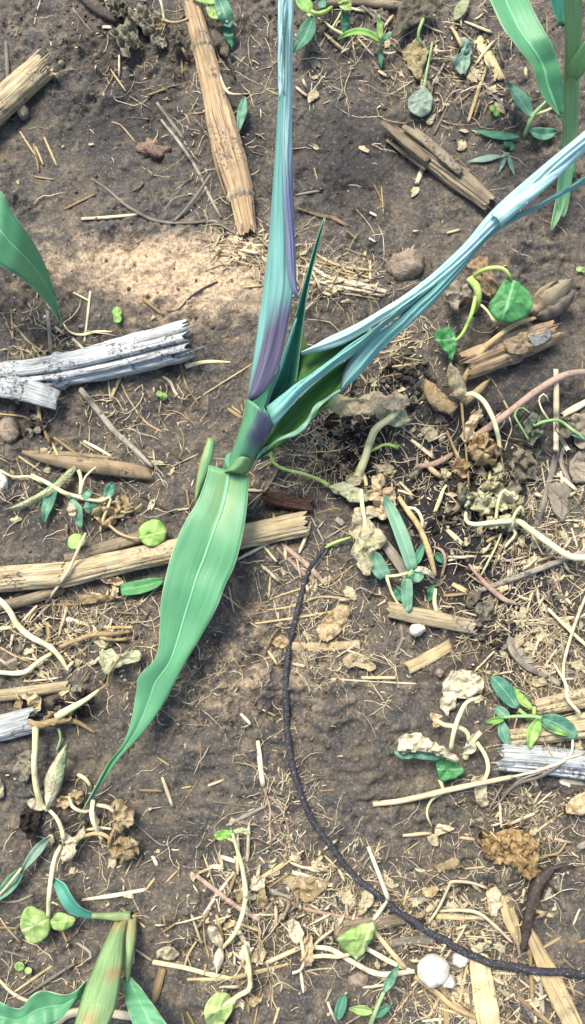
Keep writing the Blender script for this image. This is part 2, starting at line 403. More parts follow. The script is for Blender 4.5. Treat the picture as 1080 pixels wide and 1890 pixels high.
def thicken(V, F, uv, tint, th):
    """closed shell from an open sheet"""
    V = np.asarray(V); n = len(V); F = [tuple(f) for f in F]
    N = np.zeros_like(V)
    for f in F:
        a, b, c = V[f[0]], V[f[1]], V[f[2]]
        nn = np.cross(b - a, c - a)
        for i in f: N[i] += nn
    N /= np.linalg.norm(N, axis=1)[:, None] + 1e-12
    V2 = np.vstack([V, V - N * th])
    ed = {}
    for f in F:
        for i in range(len(f)):
            a, b = f[i], f[(i + 1) % len(f)]
            ed[(a, b)] = ed.get((a, b), 0) + 1
    F2 = list(F) + [tuple(i + n for i in reversed(f)) for f in F]
    for (a, b) in ed:
        if (b, a) not in ed: F2.append((b, a, a + n, b + n))
    return V2, F2, np.vstack([uv, uv]), np.r_[tint, tint]

def blade(name, left, right, z, mat, parent=None, n=28, m=9, camber=0.0, fold=0.0, zl=0.0, zr=0.0, tint=None, th=0.0005, wave=0.0, rel=False, cup=None, rag=0.0, pleat=None):
    """leaf blade between two outlines (photograph pixels); z = height profile along it, camber/fold raise the middle.
    rel: heights above the soil surface instead of above the datum"""
    if mat.startswith('corn_wax') and m >= 9: m = 21
    L = catmull(left, n); R = catmull(right, n); v = np.linspace(0, 1, n); sd = nseed()
    zz = np.interp(v, np.linspace(0, 1, len(z)), z) if hasattr(z, '__len__') else np.full(n, z)
    zz = np.convolve(np.r_[zz[0], zz, zz[-1]], [0.25, 0.5, 0.25], 'valid')
    f = lambda q: np.interp(v, np.linspace(0, 1, len(q)), q) if hasattr(q, '__len__') else np.full(n, q)
    wl = wave * pn(v * 7, 0 * v, sd) + f(zl); wr = wave * pn(v * 7, 0 * v + 5, sd) + f(zr)
    G = P if rel else PZ
    A = G(L[:, 0], L[:, 1], zz + wl); B = G(R[:, 0], R[:, 1], zz + wr)
    u = np.linspace(0, 1, m)
    cam_ = f(camber); fo = f(fold)
    V = []; UV = []; T = []
    for i in range(n):
        q = A[i][None] * (1 - u[:, None]) + B[i][None] * u[:, None]
        s = 1 - (2 * u - 1) ** 2; k = 1 - np.abs(2 * u - 1)
        q[:, 2] += cam_[i] * s + fo[i] * k
        if rag and 1 < i < n - 1: q[:, :2] += 0.0
        V.append(q); UV.append(np.stack([u, np.full(m, v[i])], 1))
        T.append(np.array([tint(uu, v[i]) for uu in u]) if tint else np.zeros(m))
    V = np.vstack(V); UV = np.vstack(UV); T = np.hstack(T)
    if pleat is None and mat.startswith('corn_wax'): pleat = 0.0012
    if pleat: V[:, 2] += pleat * (1 - 2 * np.abs(np.sin(UV[:, 0] * 8.5 + 1.0 + 2.5 * pn(UV[:, 1] * 4, UV[:, 0] * 1.5, sd)))) * np.clip(np.minimum(UV[:, 1], 1 - UV[:, 1]) * 8, 0, 1)
    if wave: V[:, 2] += 0.25 * wave * pn(UV[:, 0] * 3, UV[:, 1] * 9, sd + 1)
    F = [(i * m + j, i * m + j + 1, (i + 1) * m + j + 1, (i + 1) * m + j) for i in range(n - 1) for j in range(m - 1)]
    # face up
    a, b, c = V[F[len(F) // 2][0]], V[F[len(F) // 2][1]], V[F[len(F) // 2][2]]
    if np.cross(b - a, c - a)[2] < 0: F = [f[::-1] for f in F]
    mid = V.reshape(n, m, 3)[:, m // 2].copy()
    V, F, UV, T = thicken(V, F, UV, T, th)
    ob = mesh_obj(name, V, F, mat, parent, UV, T)
    MID[ob.name] = mid
    return ob
MID = {}

PROF = {'lance': [(0, .12), (.12, .55), (.35, 1), (.6, .85), (.85, .4), (1, .03)],
        'oval': [(0, .12), (.08, .5), (.25, .9), (.5, 1), (.75, .86), (.92, .5), (1, .08)],
        'round': [(0, .15), (.05, .5), (.2, .88), (.5, 1), (.8, .85), (.95, .45), (1, .1)],
        'strap': [(0, .7), (.1, .9), (.4, 1), (.75, .85), (.93, .4), (1, .03)],
        'spoon': [(0, .1), (.15, .25), (.35, .7), (.6, 1), (.82, .9), (.95, .5), (1, .12)]}
def lance(name, base, tip, w, mat, parent=None, kind='lance', bend=0.0, arch=0.0, fold=0.0, camber=0.0, n=14, m=7, rel=True, tint=None, wave=0.0, th=0.0004, wave_edge=0.0):
    """simple leaf from base to tip (px, py, h); w = greatest width in px"""
    b, t = np.array(base[:2], float), np.array(tip[:2], float); d = t - b; ln = np.linalg.norm(d); d = d / ln; nrm = np.array([-d[1], d[0]])
    s = np.linspace(0, 1, 11); sd = nseed()
    c = b[None] + s[:, None] * (t - b)[None] + (bend * 4 * s * (1 - s))[:, None] * nrm[None]
    pr = np.interp(s, *zip(*PROF[kind])) * w / 2
    l = c + nrm * (pr * (1 + wave_edge * pn(s * 6, 0 * s, sd)))[:, None]; r = c - nrm * (pr * (1 + wave_edge * pn(s * 6, 0 * s + 3, sd)))[:, None]
    zz = np.linspace(base[2], tip[2], 11) + arch * 4 * s * (1 - s)
    return blade(name, l, r, zz, mat, parent, n, m, camber, fold, tint=tint, wave=wave, rel=rel, th=th)

def sheet(name, outline, h, mat, parent=None, crumple=0.003, dome=0.0, freq=110, nr=7, ns=44, smooth=True, axis=None, th=0.0005, jag=0.0, tint=None, lateral=0.4, curl=0.0, rel=True, folds=0.0):
    """leaf or scrap with a star-shaped outline in photograph pixels"""
    o = np.asarray(outline, float)
    if o.shape[1] == 2: o = np.hstack([o, np.full((len(o), 1), h)])
    sd = nseed()
    if smooth: q = catmull(o, ns, closed=True)
    else:
        oo = np.vstack([o, o[:1]]); L = np.r_[0, np.cumsum(np.linalg.norm(np.diff(oo[:, :2], axis=0), axis=1))]
        s = np.linspace(0, L[-1], ns, endpoint=False); q = np.stack([np.interp(s, L, oo[:, k]) for k in range(3)], 1)
    c = q.mean(0)
    if jag:
        th_ = np.linspace(0, 2 * np.pi, ns, endpoint=False)
        k = 1 + jag * (pn(np.cos(th_) * 3 + 7, np.sin(th_) * 3, sd) + 0.6 * pn(np.cos(th_) * 8, np.sin(th_) * 8, sd + 1))
        q[:, :2] = c[:2] + (q[:, :2] - c[:2]) * k[:, None]
    G = P if rel else PZ
    pts = [c[None]] + [c[None] + (q - c[None]) * (k / nr) for k in range(1, nr + 1)]
    rr = np.r_[0, np.repeat(np.arange(1, nr + 1) / nr, ns)]
    A = np.vstack(pts)
    V = G(A[:, 0], A[:, 1], A[:, 2])
    cw = V[0].copy()
    V[:, 2] += dome * (1 - rr ** 2) + curl * sstep(0.55, 1, rr) * (0.4 + pn(V[:, 0] * 60, V[:, 1] * 60, sd + 8))
    a_ = crumple * (1 - 2 * np.abs(pn(V[:, 0] * freq, V[:, 1] * freq, sd + 2))) + 0.5 * crumple * pn(V[:, 0] * freq * 2.3, V[:, 1] * freq * 2.3, sd + 3)
    V[:, 2] += a_ - 0.3 * crumple
    V[:, 0] += lateral * crumple * pn(A[:, 0] * 0.08, A[:, 1] * 0.08, sd + 4); V[:, 1] += lateral * crumple * pn(A[:, 0] * 0.08, A[:, 1] * 0.08, sd + 5)
    if axis is None: b, t = q[0, :2], q[ns // 2, :2]
    else: b, t = np.array(axis[0], float), np.array(axis[1], float)
    d = t - b; ln = np.linalg.norm(d) + 1e-6; d /= ln; nr_ = np.array([-d[1], d[0]])
    vv = (A[:, :2] - b) @ d / ln; uu = (A[:, :2] - b) @ nr_; uu = 0.5 + 0.5 * uu / (np.abs(uu).max() + 1e-6)
    if folds: V[:, 2] += folds * np.sin(uu * 28 + 3 * vv)
    # rest on the soil, never wholly under it
    gz = H(V[:, 0], V[:, 1]); V[:, 2] = np.maximum(V[:, 2], gz + 0.0004)
    UV = np.stack([uu, vv], 1)
    T = np.array([tint(a, b2) for a, b2 in UV]) if tint else np.zeros(len(V))
    F = [(0, 1 + j, 1 + (j + 1) % ns) for j in range(ns)]
    for k in range(nr - 1):
        s0, s1 = 1 + k * ns, 1 + (k + 1) * ns
        F += [(s0 + j, s1 + j, s1 + (j + 1) % ns, s0 + (j + 1) % ns) for j in range(ns)]
    a, b, c2 = V[F[0][0]], V[F[0][1]], V[F[0][2]]
    ar = sum((q[i, 0] * q[(i + 1) % ns, 1] - q[(i + 1) % ns, 0] * q[i, 1]) for i in range(ns))
    if ar > 0: F = [f[::-1] for f in F]
    V, F, UV, T = thicken(V, F, UV, T, th)
    return mesh_obj(name, V, F, mat, parent, UV, T)

def worldpath(path, n, rest=None, rigid=False):
    """path of (px, py[, h]) -> world points; without h it rests on the soil"""
    p = np.array([(a[0], a[1], a[2] if len(a) > 2 else (rest or 0.0)) for a in path], float)
    if len(p) == 2:
        p = np.vstack([p[0], (p[0] + p[1]) / 2, p[1]])
        p2 = True
    else: p2 = False
    s = catmull(p, n)
    W = P(s[:, 0], s[:, 1], s[:, 2])
    if rigid or p2:
        # a stiff piece bridges the hollows: straight line lifted onto the high points
        t = np.linspace(0, 1, n)
        z = np.polyval(np.polyfit(t, W[:, 2], 1 if not rigid else 2), t)
        g = H(W[:, 0], W[:, 1]) + s[:, 2]
        z = z + max(0.0, np.percentile(g - z, 80)) * 0.9
        z = np.maximum(z, g - s[:, 2] * 0.8)
        W = PZ(s[:, 0], s[:, 1], z)
    return W
def tube_geo(W, r, k=6, flat=1.0, rough=0.0, ragged=0.0, seed=1, grooves=None, roll=0.0, cap=True, vscale=1.0):
    n = len(W); r = np.interp(np.linspace(0, 1, n), np.linspace(0, 1, len(r)), r) if hasattr(r, '__len__') else np.full(n, r)
    T = np.gradient(W, axis=0); T /= np.linalg.norm(T, axis=1)[:, None] + 1e-12
    up = np.array([0, 0, 1.0]); S = np.cross(T, up); nn = np.linalg.norm(S, axis=1)
    S[nn < 0.05] = (1, 0, 0); S /= np.linalg.norm(S, axis=1)[:, None] + 1e-12
    N = np.cross(S, T)
    th = np.linspace(0, 2 * np.pi, k, endpoint=False) + roll      # th = 0 is the side, pi/2 the top
    L = np.r_[0, np.cumsum(np.linalg.norm(np.diff(W, axis=0), axis=1))]
    V = np.zeros((n, k, 3)); UV = np.zeros((n, k, 2))
    for j in range(k):
        rr = r.copy()
        if rough: rr = rr * (1 + rough * pn(np.cos(th[j]) * 2.2 + 20 + 0 * L, np.sin(th[j]) * 2.2 + L * 60, seed) + rough * 0.7 * pn(np.full(n, j * 1.7), L * 15, seed + 3))
        if grooves:
            for (ga, gw, gd) in grooves:
                da = abs((th[j] - ga + np.pi) % (2 * np.pi) - np.pi)
                rr = rr * (1 - gd * np.exp(-(da / gw) ** 2) * (0.75 + 0.5 * pn(L * 40, 0 * L, seed + 7)))
        V[:, j] = W + S * (np.cos(th[j]) * rr)[:, None] + N * (np.sin(th[j]) * rr * flat)[:, None]
        UV[:, j, 0] = j / k; UV[:, j, 1] = L / 0.05 * vscale
    if ragged:
        R1 = random.Random(seed)
        for e, d in ((0, -1), (n - 1, 1)):
            off = np.array([R1.uniform(-0.2, 1.0) for _ in range(k)]); off = 0.6 * off + 0.4 * np.roll(off, 1)
            V[e] += T[e][None] * (d * off * r[e] * ragged)[:, None]
    F = [(i * k + j, i * k + (j + 1) % k, (i + 1) * k + (j + 1) % k, (i + 1) * k + j) for i in range(n - 1) for j in range(k)]
    V = V.reshape(-1, 3); UV = UV.reshape(-1, 2)
    if cap:
        V = np.vstack([V, W[0] - T[0] * 0.0, W[-1]]); UV = np.vstack([UV, [[0.5, 0]], [[0.5, L[-1] / 0.05]]]); a = n * k
        F += [(a, (j + 1) % k, j) for j in range(k)] + [(a + 1, (n - 1) * k + j, (n - 1) * k + (j + 1) % k) for j in range(k)]
    F = [f[::-1] for f in F]
    return V, F, UV
def tube(name, path, w, mat, parent=None, k=6, flat=1.0, n=None, rough=0.12, ragged=0.6, rest=None, rigid=False, tint=None, grooves=None):
    """stem, straw, root: w = width(s) in px"""
    sd = nseed()
    ww = np.atleast_1d(np.array(w, float)) * MPP / 2
    if n is None:
        pl = sum(math.dist(path[i][:2], path[i + 1][:2]) for i in range(len(path) - 1)); n = int(max(6, min(46, pl / 7)))
    W = worldpath(path, n, rest if rest is not None else float(ww.mean()) * 1.15 * max(flat, 0.4), rigid)
    V, F, UV = tube_geo(W, ww if len(ww) > 1 else float(ww[0]), k, flat, rough, ragged, sd, grooves)
    return mesh_obj(name, V, F, mat, parent, UV, np.full(len(V), tint) if tint is not None else None)
def straw(path, w, label, group=None, mat='straw', flat=0.5, name='straw', cat='straw', k=6, rough=0.15, ragged=1.2, rest=None, rigid=False, tint=None):
    o = tube(name, path, w, mat, None, k, flat, None, rough, ragged, rest, rigid, tint)
    return tag(o, label, cat, group)

def stalk(label, path, w, mat='stalk_tan', nodes=(), grooves=(), flat=0.85, group=None, k=60, splinters=0, rest=None, name='corn_stalk', cat='stalk', ends=(True, True), collar=1.16, ragged=0.7, flute=1.0):
    """broken maize stalk: fluted rind, pith seen in the broken ends, swollen nodes, splinters"""
    sd = nseed(); ww = np.array(w, float) * MPP / 2
    pl = sum(math.dist(path[i][:2], path[i + 1][:2]) for i in range(len(path) - 1)); n = int(max(14, min(60, pl / 5)))
    W = worldpath(path, n, rest if rest is not None else float(ww.mean()) * 0.85 * flat, rigid=True)
    t = np.linspace(0, 1, n); r = np.interp(t, np.linspace(0, 1, len(ww)), ww); r = np.convolve(np.r_[r[0], r, r[-1]], [.25, .5, .25], 'valid')
    root = thing(name, label, cat, (W[0, 0], W[0, 1], H(W[0, 0], W[0, 1])), group)
    R1 = random.Random(sd)
    flutes = [(R1.uniform(0.2, 2.9), R1.uniform(0.05, 0.12), R1.uniform(0.08, 0.22) * flute) for _ in range(9)]
    V, F, UV = tube_geo(W, r, k, flat, 0.06, ragged, sd, flutes + list(grooves), cap=False)
    rind = mesh_obj('rind', V, F, mat, root, UV)
    deep = max([g_[2] for g_ in grooves], default=0)
    for e in (0, -1):
        if not ends[0 if e == 0 else 1]: continue
        T = W[0] - W[3] if e == 0 else W[-1] - W[-4]
        T = T / np.linalg.norm(T); a = W[e] - T * r[e] * 0.35; b = W[e] - T * r[e] * 3.0
        pw = np.stack([b + (a - b) * s for s in np.linspace(0, 1, 5)])
        V, F, UV = tube_geo(pw, r[e] * (0.88 - 0.75 * deep if deep > .2 else .88), 16, flat, 0.2, 0.8, sd + 5)
        mesh_obj('pith', V, F, 'pith', root, UV)
        for _ in range(splinters):
            th = R1.uniform(0.2, 2.9); S = np.cross(T, (0, 0, 1)); S /= np.linalg.norm(S) + 1e-9; N = np.cross(S, T)
            c = W[e] + (S * math.cos(th) + abs(1) * N * math.sin(th) * flat) * r[e] * 0.85
            q = np.stack([c - T * r[e] * 0.7, c + T * r[e] * R1.uniform(0.3, 1.0) + np.array([R1.uniform(-1, 1), R1.uniform(-1, 1), R1.uniform(0, 1)]) * r[e] * 0.25])
            q = np.stack([q[0] + (q[1] - q[0]) * s for s in np.linspace(0, 1, 5)])
            V, F, UV = tube_geo(q, [r[e] * 0.12, r[e] * 0.1, r[e] * 0.02], 5, 0.6, 0.2, 0.5, sd + 9)
            mesh_obj('splinter', V, F, mat, rind, UV)
    for tn in nodes:
        c = np.array([np.interp(tn, t, W[:, i]) for i in range(3)]); d = np.array([np.interp(min(1, tn + .03), t, W[:, i]) for i in range(3)]) - c; d /= np.linalg.norm(d)
        rn = np.interp(tn, t, r); q = np.stack([c + d * rn * s for s in np.linspace(-0.32, 0.32, 9)])
        V, F, UV = tube_geo(q, [rn * 0.98, rn * 1.06, rn * collar, rn * (collar - .03), rn * collar, rn * 1.06, rn * 0.98], k, flat, 0.12, 0.25, sd + 13, flutes + list(grooves), cap=False)
        mesh_obj('node_ring', V, F, 'stalk_dull' if mat != 'stalk_grey' else 'stalk_grey', rind, UV)
    return root
def slat(label, path, w, mat='slat_blond', group=None, name='stalk_strip', cat='stalk strip', flat=0.16, k=14, rest=None, ragged=0.5):
    """flat strip torn from a stalk, fluted along its length"""
    R1 = random.Random(nseed())
    gr = [(R1.uniform(0.5, 2.6), 0.16, R1.uniform(0.1, 0.35)) for _ in range(3)]
    o = tube(name, path, w, mat, None, k, flat, None, 0.08, ragged, rest, False, None, gr)
    return tag(o, label, cat, group)
def lump(name, px, py, rx, ry, hz, mat, label, cat, rot=0, rough=0.25, sink=0.35, group=None, parent=None, k=22, m=12):
    """stone, clod or bulb"""
    sd = nseed(); a = math.radians(rot)
    c = P(px, py, 0.0); rx *= MPP; ry *= MPP
    V = []; F = []
    for i in range(m + 1):
        ph = math.pi * i / m
        for j in range(k):
            t = 2 * math.pi * j / k
            d = np.array([math.sin(ph) * math.cos(t), math.sin(ph) * math.sin(t), math.cos(ph)])
            s = 1 + rough * float(pn(d[0] * 1.6 + d[2] * 1.1 + 4, d[1] * 1.6 - d[2] * 0.9, sd)) + rough * 0.5 * float(pn(d[0] * 4 + d[2] * 2, d[1] * 4 - d[2] * 3, sd + 1))
            x, y, z = d[0] * rx * s, d[1] * ry * s, d[2] * hz * s
            V.append((c[0] + x * math.cos(a) - y * math.sin(a), c[1] + x * math.sin(a) + y * math.cos(a), c[2] + hz * (1 - 2 * sink) + z))
    for i in range(m):
        for j in range(k): F.append((i * k + j, (i + 1) * k + j, (i + 1) * k + (j + 1) % k, i * k + (j + 1) % k))
    o = mesh_obj(name, V, F, mat, parent)
    if label: tag(o, label, cat, group)
    return o

# ---------------------------------------------------------------- the ground
def build_ground():
    def axis(a, b, far):
        inner = np.arange(a, b + DX * 0.5, DX)
        st = []; d = DX; x = inner[-1]
        while x < far: d = min(d * 1.25, 0.6); x += d; st.append(x)
        lo = []; d = DX; x = inner[0]
        while x > -far: d = min(d * 1.25, 0.6); x -= d; lo.append(x)
        return np.r_[lo[::-1], inner, st]
    xs, ys = axis(X0 + 0.0005, X1, 12.0), axis(Y0 + 0.0005, Y1, 12.0)
    A, B = np.meshgrid(xs, ys)
    ins = (A > X0) & (A < X1) & (B > Y0) & (B < Y1)
    Z = soil(A, B, np.where(ins, 1.0, np.clip(1 - (np.maximum(np.abs(A) - 0.33, np.abs(B - 0.14) - 0.49)) * 12, 0, 1)))
    Z[ins] = H(A[ins], B[ins])
    px, py = topx(A, B); inr = (np.abs(A) < 0.6) & (B > -0.6) & (B < 0.9)
    dry = np.zeros_like(A); hum_shade = np.zeros_like(A)
    for (cx, cy, rx, ry, rot, w) in [(370, 515, 170, 62, 8, 1.0), (230, 500, 150, 55, 0, .5), (640, 500, 110, 40, 0, .5), (560, 640, 120, 60, 0, .25), (60, 480, 90, 80, 0, .3), (430, 1180, 110, 130, 20, .30),
                                     (380, 1290, 130, 60, 0, .32), (990, 480, 120, 60, 0, .22), (560, 1240, 120, 60, 0, .25), (80, 60, 120, 60, 0, .25), (900, 20, 150, 60, 0, .3), (330, 590, 120, 40, 0, .3),
                                     (560, 1100, 70, 60, 0, .3), (1020, 1660, 90, 80, 0, .2), (650, 1330, 120, 90, 0, .12), (440, 430, 160, 30, 0, .3)]:
        dry += w * blob(px, py, cx, cy, rx, ry, rot)
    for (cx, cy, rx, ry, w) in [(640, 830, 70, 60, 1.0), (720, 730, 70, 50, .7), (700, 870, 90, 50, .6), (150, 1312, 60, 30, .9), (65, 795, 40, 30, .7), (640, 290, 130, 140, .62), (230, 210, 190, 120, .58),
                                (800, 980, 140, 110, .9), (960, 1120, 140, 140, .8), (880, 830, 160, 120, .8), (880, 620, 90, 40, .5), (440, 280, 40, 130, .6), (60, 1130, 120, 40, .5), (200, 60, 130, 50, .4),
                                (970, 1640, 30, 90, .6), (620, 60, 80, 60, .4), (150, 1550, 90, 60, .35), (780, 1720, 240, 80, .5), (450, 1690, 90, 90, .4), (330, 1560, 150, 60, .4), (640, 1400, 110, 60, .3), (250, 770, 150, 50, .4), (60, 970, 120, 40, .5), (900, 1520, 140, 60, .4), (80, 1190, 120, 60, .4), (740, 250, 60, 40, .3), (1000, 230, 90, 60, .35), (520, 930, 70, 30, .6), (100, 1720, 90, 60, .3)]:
        hum_shade += w * blob(px, py, cx, cy, rx, ry)  # dark humus patches, plus painted shade in hollows and beside stalks
    dry[~inr] = 0; hum_shade[~inr] = 0
    n, m = A.shape[1], A.shape[0]
    idx = np.arange(n * m).reshape(m, n)
    F = np.stack([idx[:-1, :-1], idx[:-1, 1:], idx[1:, 1:], idx[1:, :-1]], -1).reshape(-1, 4)
    me = bpy.data.meshes.new('ground')
    me.vertices.add(n * m); me.vertices.foreach_set('co', np.stack([A, B, Z], -1).astype(np.float32).ravel())
    me.loops.add(F.size); me.loops.foreach_set('vertex_index', F.astype(np.int32).ravel())
    me.polygons.add(len(F)); me.polygons.foreach_set('loop_start', np.arange(0, F.size, 4, dtype=np.int32))
    me.update(calc_edges=True)
    me.polygons.foreach_set('use_smooth', np.ones(len(F), bool))
    for nm, arr in (('dry', dry), ('humus_shade', hum_shade)):
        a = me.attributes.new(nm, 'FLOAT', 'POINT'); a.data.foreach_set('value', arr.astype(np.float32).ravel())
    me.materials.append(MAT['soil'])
    o = bpy.data.objects.new('ground', me); COL.objects.link(o)
    tag(o, 'bare brown field soil with slaked lumps and dry crust', 'soil', kind='structure')
build_ground()

# ================================================================ the maize plants
def gs(u, c, w): return math.exp(-((u - c) / w) ** 2)
def ss(a, b, x):
    t = min(1, max(0, (x - a) / (b - a))); return t * t * (3 - 2 * t)

# --- the tall plant in the middle, its whorl split into two rolled bundles
cb = P(418, 905, 0.0)
corn = thing('corn_plant', 'tall maize plant with two rolled bluish leaf bundles and one broad drooping green leaf', 'corn plant', tuple(cb))
# stem from the soil up to the collar
a0, a1, a2 = P(418, 905, -0.004), PZ(425, 885, 0.03), PZ(437, 850, 0.05)
W = catmull(np.stack([a0, a1, a2]), 12)
V, F, UV = tube_geo(W, [0.0075, 0.0085, 0.0095], 18, 1.0, 0.04, 0, 5)
mesh_obj('stem', V, F, 'corn_sheath', corn, UV)
# lower sheath: wraps the stem, opens upward
blade('sheath', [(412, 874), (422, 850), (434, 815), (446, 780), (455, 736)], [(452, 879), (466, 856), (480, 832), (496, 806), (507, 786)], [0.045, 0.06, 0.075, 0.09], 'corn_sheath', corn, 22, 11,
      camber=[0.010, 0.014, 0.016, 0.012], tint=lambda u, v: ss(0.35, 0.6, v) * ss(0.3, 0.6, u) * 0.95)
blade('collar', [(414, 872), (424, 862), (432, 848)], [(450, 879), (462, 868), (470, 851)], [0.05, 0.055, 0.058], 'corn_green', corn, 8, 9, camber=0.014, tint=lambda u, v: 0.35)
# lower broad leaf, drooping onto the soil
E_LEAF = blade('leaf_blade', [(386, 858), (378, 890), (363, 928), (345, 957), (328, 992), (316, 1025), (304, 1072), (297, 1112), (295, 1150), (293, 1190), (286, 1216), (265, 1238), (254, 1252), (251, 1282), (240, 1338), (225, 1376), (200, 1408), (176, 1453), (158, 1486), (144, 1512)],
      [(460, 880), (456, 935), (448, 988), (434, 1042), (416, 1080), (400, 1122), (371, 1175), (346, 1216), (325, 1256), (300, 1302), (270, 1346), (242, 1376), (216, 1405), (187, 1449), (165, 1480), (147, 1513)],
      [0.052, 0.055, 0.055, 0.052, 0.046, 0.040, 0.033, 0.026, 0.018, 0.010], 'corn_green', corn, 64, 15, camber=0.003, fold=[-0.004, -0.006, -0.005, -0.004, -0.006],
      zl=[0, 0.002, 0, 0.003, 0], wave=0.004, tint=lambda u, v: min(1, 0.9 * ss(0.93, 1.0, v) + 0.35 * gs(u, 0.5, 0.3) * gs(v, 0.05, 0.1)))
blade('leaf_edge', [(384, 808), (370, 850), (362, 892), (359, 925)], [(397, 814), (393, 842), (384, 870), (368, 915)], [0.05, 0.052, 0.05, 0.045], 'corn_green', corn, 16, 7, camber=0.002, tint=lambda u, v: 0.75 * ss(0.55, 0.05, u) + 0.15)
def midrib(leaf, w, end=.8):
    q = MID[leaf.name]; q = q[:int(len(q) * end)] + np.array([0, 0, .0002])
    V, F, UV = tube_geo(q, np.array(w) * MPP / 2, 7, .45, .05, 0, 3)
    mesh_obj('midrib', V, F, 'midrib', leaf, UV)
midrib(E_LEAF, [8, 5, 4, 3, 2, 1.2])
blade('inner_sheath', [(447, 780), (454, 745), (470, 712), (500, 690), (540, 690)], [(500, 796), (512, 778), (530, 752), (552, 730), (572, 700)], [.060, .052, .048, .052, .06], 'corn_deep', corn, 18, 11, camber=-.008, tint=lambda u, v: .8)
# left bundle
lz = [0.088, 0.105, 0.13, 0.16, 0.19, 0.22]
blade('rolled_leaf', [(456, 738), (463, 690), (477, 595), (487, 520), (496, 440), (504, 330), (511, 220), (514, 150), (514, 0), (514, -60)],
      [(462, 742), (486, 727), (508, 690), (522, 650), (533, 590), (541, 540), (538, 480), (532, 400), (530, 300), (528, 200), (530, 100), (532, -60)], lz, 'corn_wax', corn, 50, 13, camber=[0.006, 0.009, 0.008, 0.006, 0.006],
      zl=-0.006, tint=lambda u, v: min(1, ss(0.33, 0.2, v + 0.12 * (1 - u)) * ss(0.16, 0.36, u + 0.9 * max(0, 0.14 - v)) * 1.0 + 0.1 * ss(0.5, 0.2, v)))
blade('rolled_leaf', [(549, 553), (541, 545), (531, 508), (526, 440), (523, 330), (521, 270), (523, 200), (527, 110), (529, 0), (530, -60)],
      [(551, 551), (547, 510), (545, 440), (541, 330), (540, 200), (541, 100), (543, 0), (544, -60)], [0.125, 0.142, 0.165, 0.19, 0.215, 0.235], 'corn_wax_pale', corn, 40, 9, camber=0.006,
      tint=lambda u, v: ss(0.5, 0.3, v) * 0.9 + 0.25 * ss(0.85, 0.5, v) * ss(0.3, 0.8, u))
blade('rolled_leaf', [(515, 186), (513, 150), (513, 60), (513, 0), (513, -60)], [(527, 178), (526, 140), (524, 110), (525, 60), (531, 20), (536, -60)], [0.205, 0.215, 0.225, 0.235], 'corn_wax_pale', corn, 22, 9, camber=0.005, tint=lambda u, v: 0.0)
# pointed centre leaf
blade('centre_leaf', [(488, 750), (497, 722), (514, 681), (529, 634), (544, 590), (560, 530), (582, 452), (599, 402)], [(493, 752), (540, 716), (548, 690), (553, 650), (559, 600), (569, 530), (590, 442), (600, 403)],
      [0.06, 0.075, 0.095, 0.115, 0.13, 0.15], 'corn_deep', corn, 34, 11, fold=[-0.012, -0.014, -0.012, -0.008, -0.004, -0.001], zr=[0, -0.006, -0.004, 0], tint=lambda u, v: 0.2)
blade('leaf_margin', [(488, 750), (497, 722), (514, 681), (529, 634), (546, 588)], [(494, 752), (503, 722), (521, 680), (535, 636), (549, 590)], [0.066, 0.08, 0.098, 0.118, 0.128], 'corn_wax', corn, 18, 5, camber=0.002, tint=lambda u, v: 0.0)
blade('leaf_sliver', [(556, 600), (553, 640), (551, 655)], [(561, 615), (568, 640), (566, 655)], [0.07, 0.068, 0.066], 'corn_green', corn, 8, 5, tint=lambda u, v: 0.9)
# right bundle
rz = [0.085, 0.10, 0.12, 0.14, 0.16, 0.18, 0.195]
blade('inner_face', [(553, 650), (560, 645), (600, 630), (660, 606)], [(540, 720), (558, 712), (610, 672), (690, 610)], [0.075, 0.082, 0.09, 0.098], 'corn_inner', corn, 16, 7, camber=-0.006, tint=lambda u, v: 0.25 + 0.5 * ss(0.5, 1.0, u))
blade('rolled_leaf', [(555, 653), (598, 626), (640, 606), (700, 573), (780, 520), (850, 456), (900, 396), (940, 357), (1000, 306), (1080, 240), (1130, 200)],
      [(557, 656), (610, 645), (650, 628), (700, 596), (742, 572), (800, 533), (860, 478), (915, 420), (960, 378), (1010, 330), (1080, 270), (1130, 228)], rz, 'corn_wax_pale', corn, 46, 11, camber=0.007, zl=-0.003,
      tint=lambda u, v: 0.10)
blade('rolled_leaf', [(491, 751), (520, 728), (545, 709), (600, 671), (642, 637), (700, 600), (742, 566), (800, 524)], [(506, 789), (528, 762), (552, 734), (602, 690), (652, 655), (710, 602), (750, 572), (806, 530)],
      [0.082, 0.095, 0.105, 0.115, 0.125], 'corn_wax', corn, 30, 9, camber=0.006, tint=lambda u, v: 0.35 * ss(0.35, 0.7, v) * ss(0.4, 0.9, u))
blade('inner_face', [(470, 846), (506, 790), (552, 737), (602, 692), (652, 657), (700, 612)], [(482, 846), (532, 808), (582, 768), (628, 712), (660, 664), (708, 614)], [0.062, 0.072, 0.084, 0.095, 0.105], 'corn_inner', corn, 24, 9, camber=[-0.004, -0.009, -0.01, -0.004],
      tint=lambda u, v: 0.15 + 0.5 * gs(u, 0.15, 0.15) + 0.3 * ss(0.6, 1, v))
blade('rolled_leaf', [(628, 720), (633, 690), (648, 656), (681, 620), (720, 598), (737, 584), (760, 560), (800, 530), (850, 478), (905, 420), (950, 398), (1000, 375), (1080, 327), (1130, 300)],
      [(631, 722), (662, 695), (700, 651), (760, 596), (800, 561), (850, 502), (900, 442), (950, 408), (1000, 383), (1080, 338), (1130, 308)], [0.088, 0.10, 0.118, 0.135, 0.15, 0.165, 0.172], 'corn_wax', corn, 46, 9, camber=0.005,
      tint=lambda u, v: 0.8 * ss(0.16, 0.02, v) * ss(0.75, 0.1, u) + 0.1)
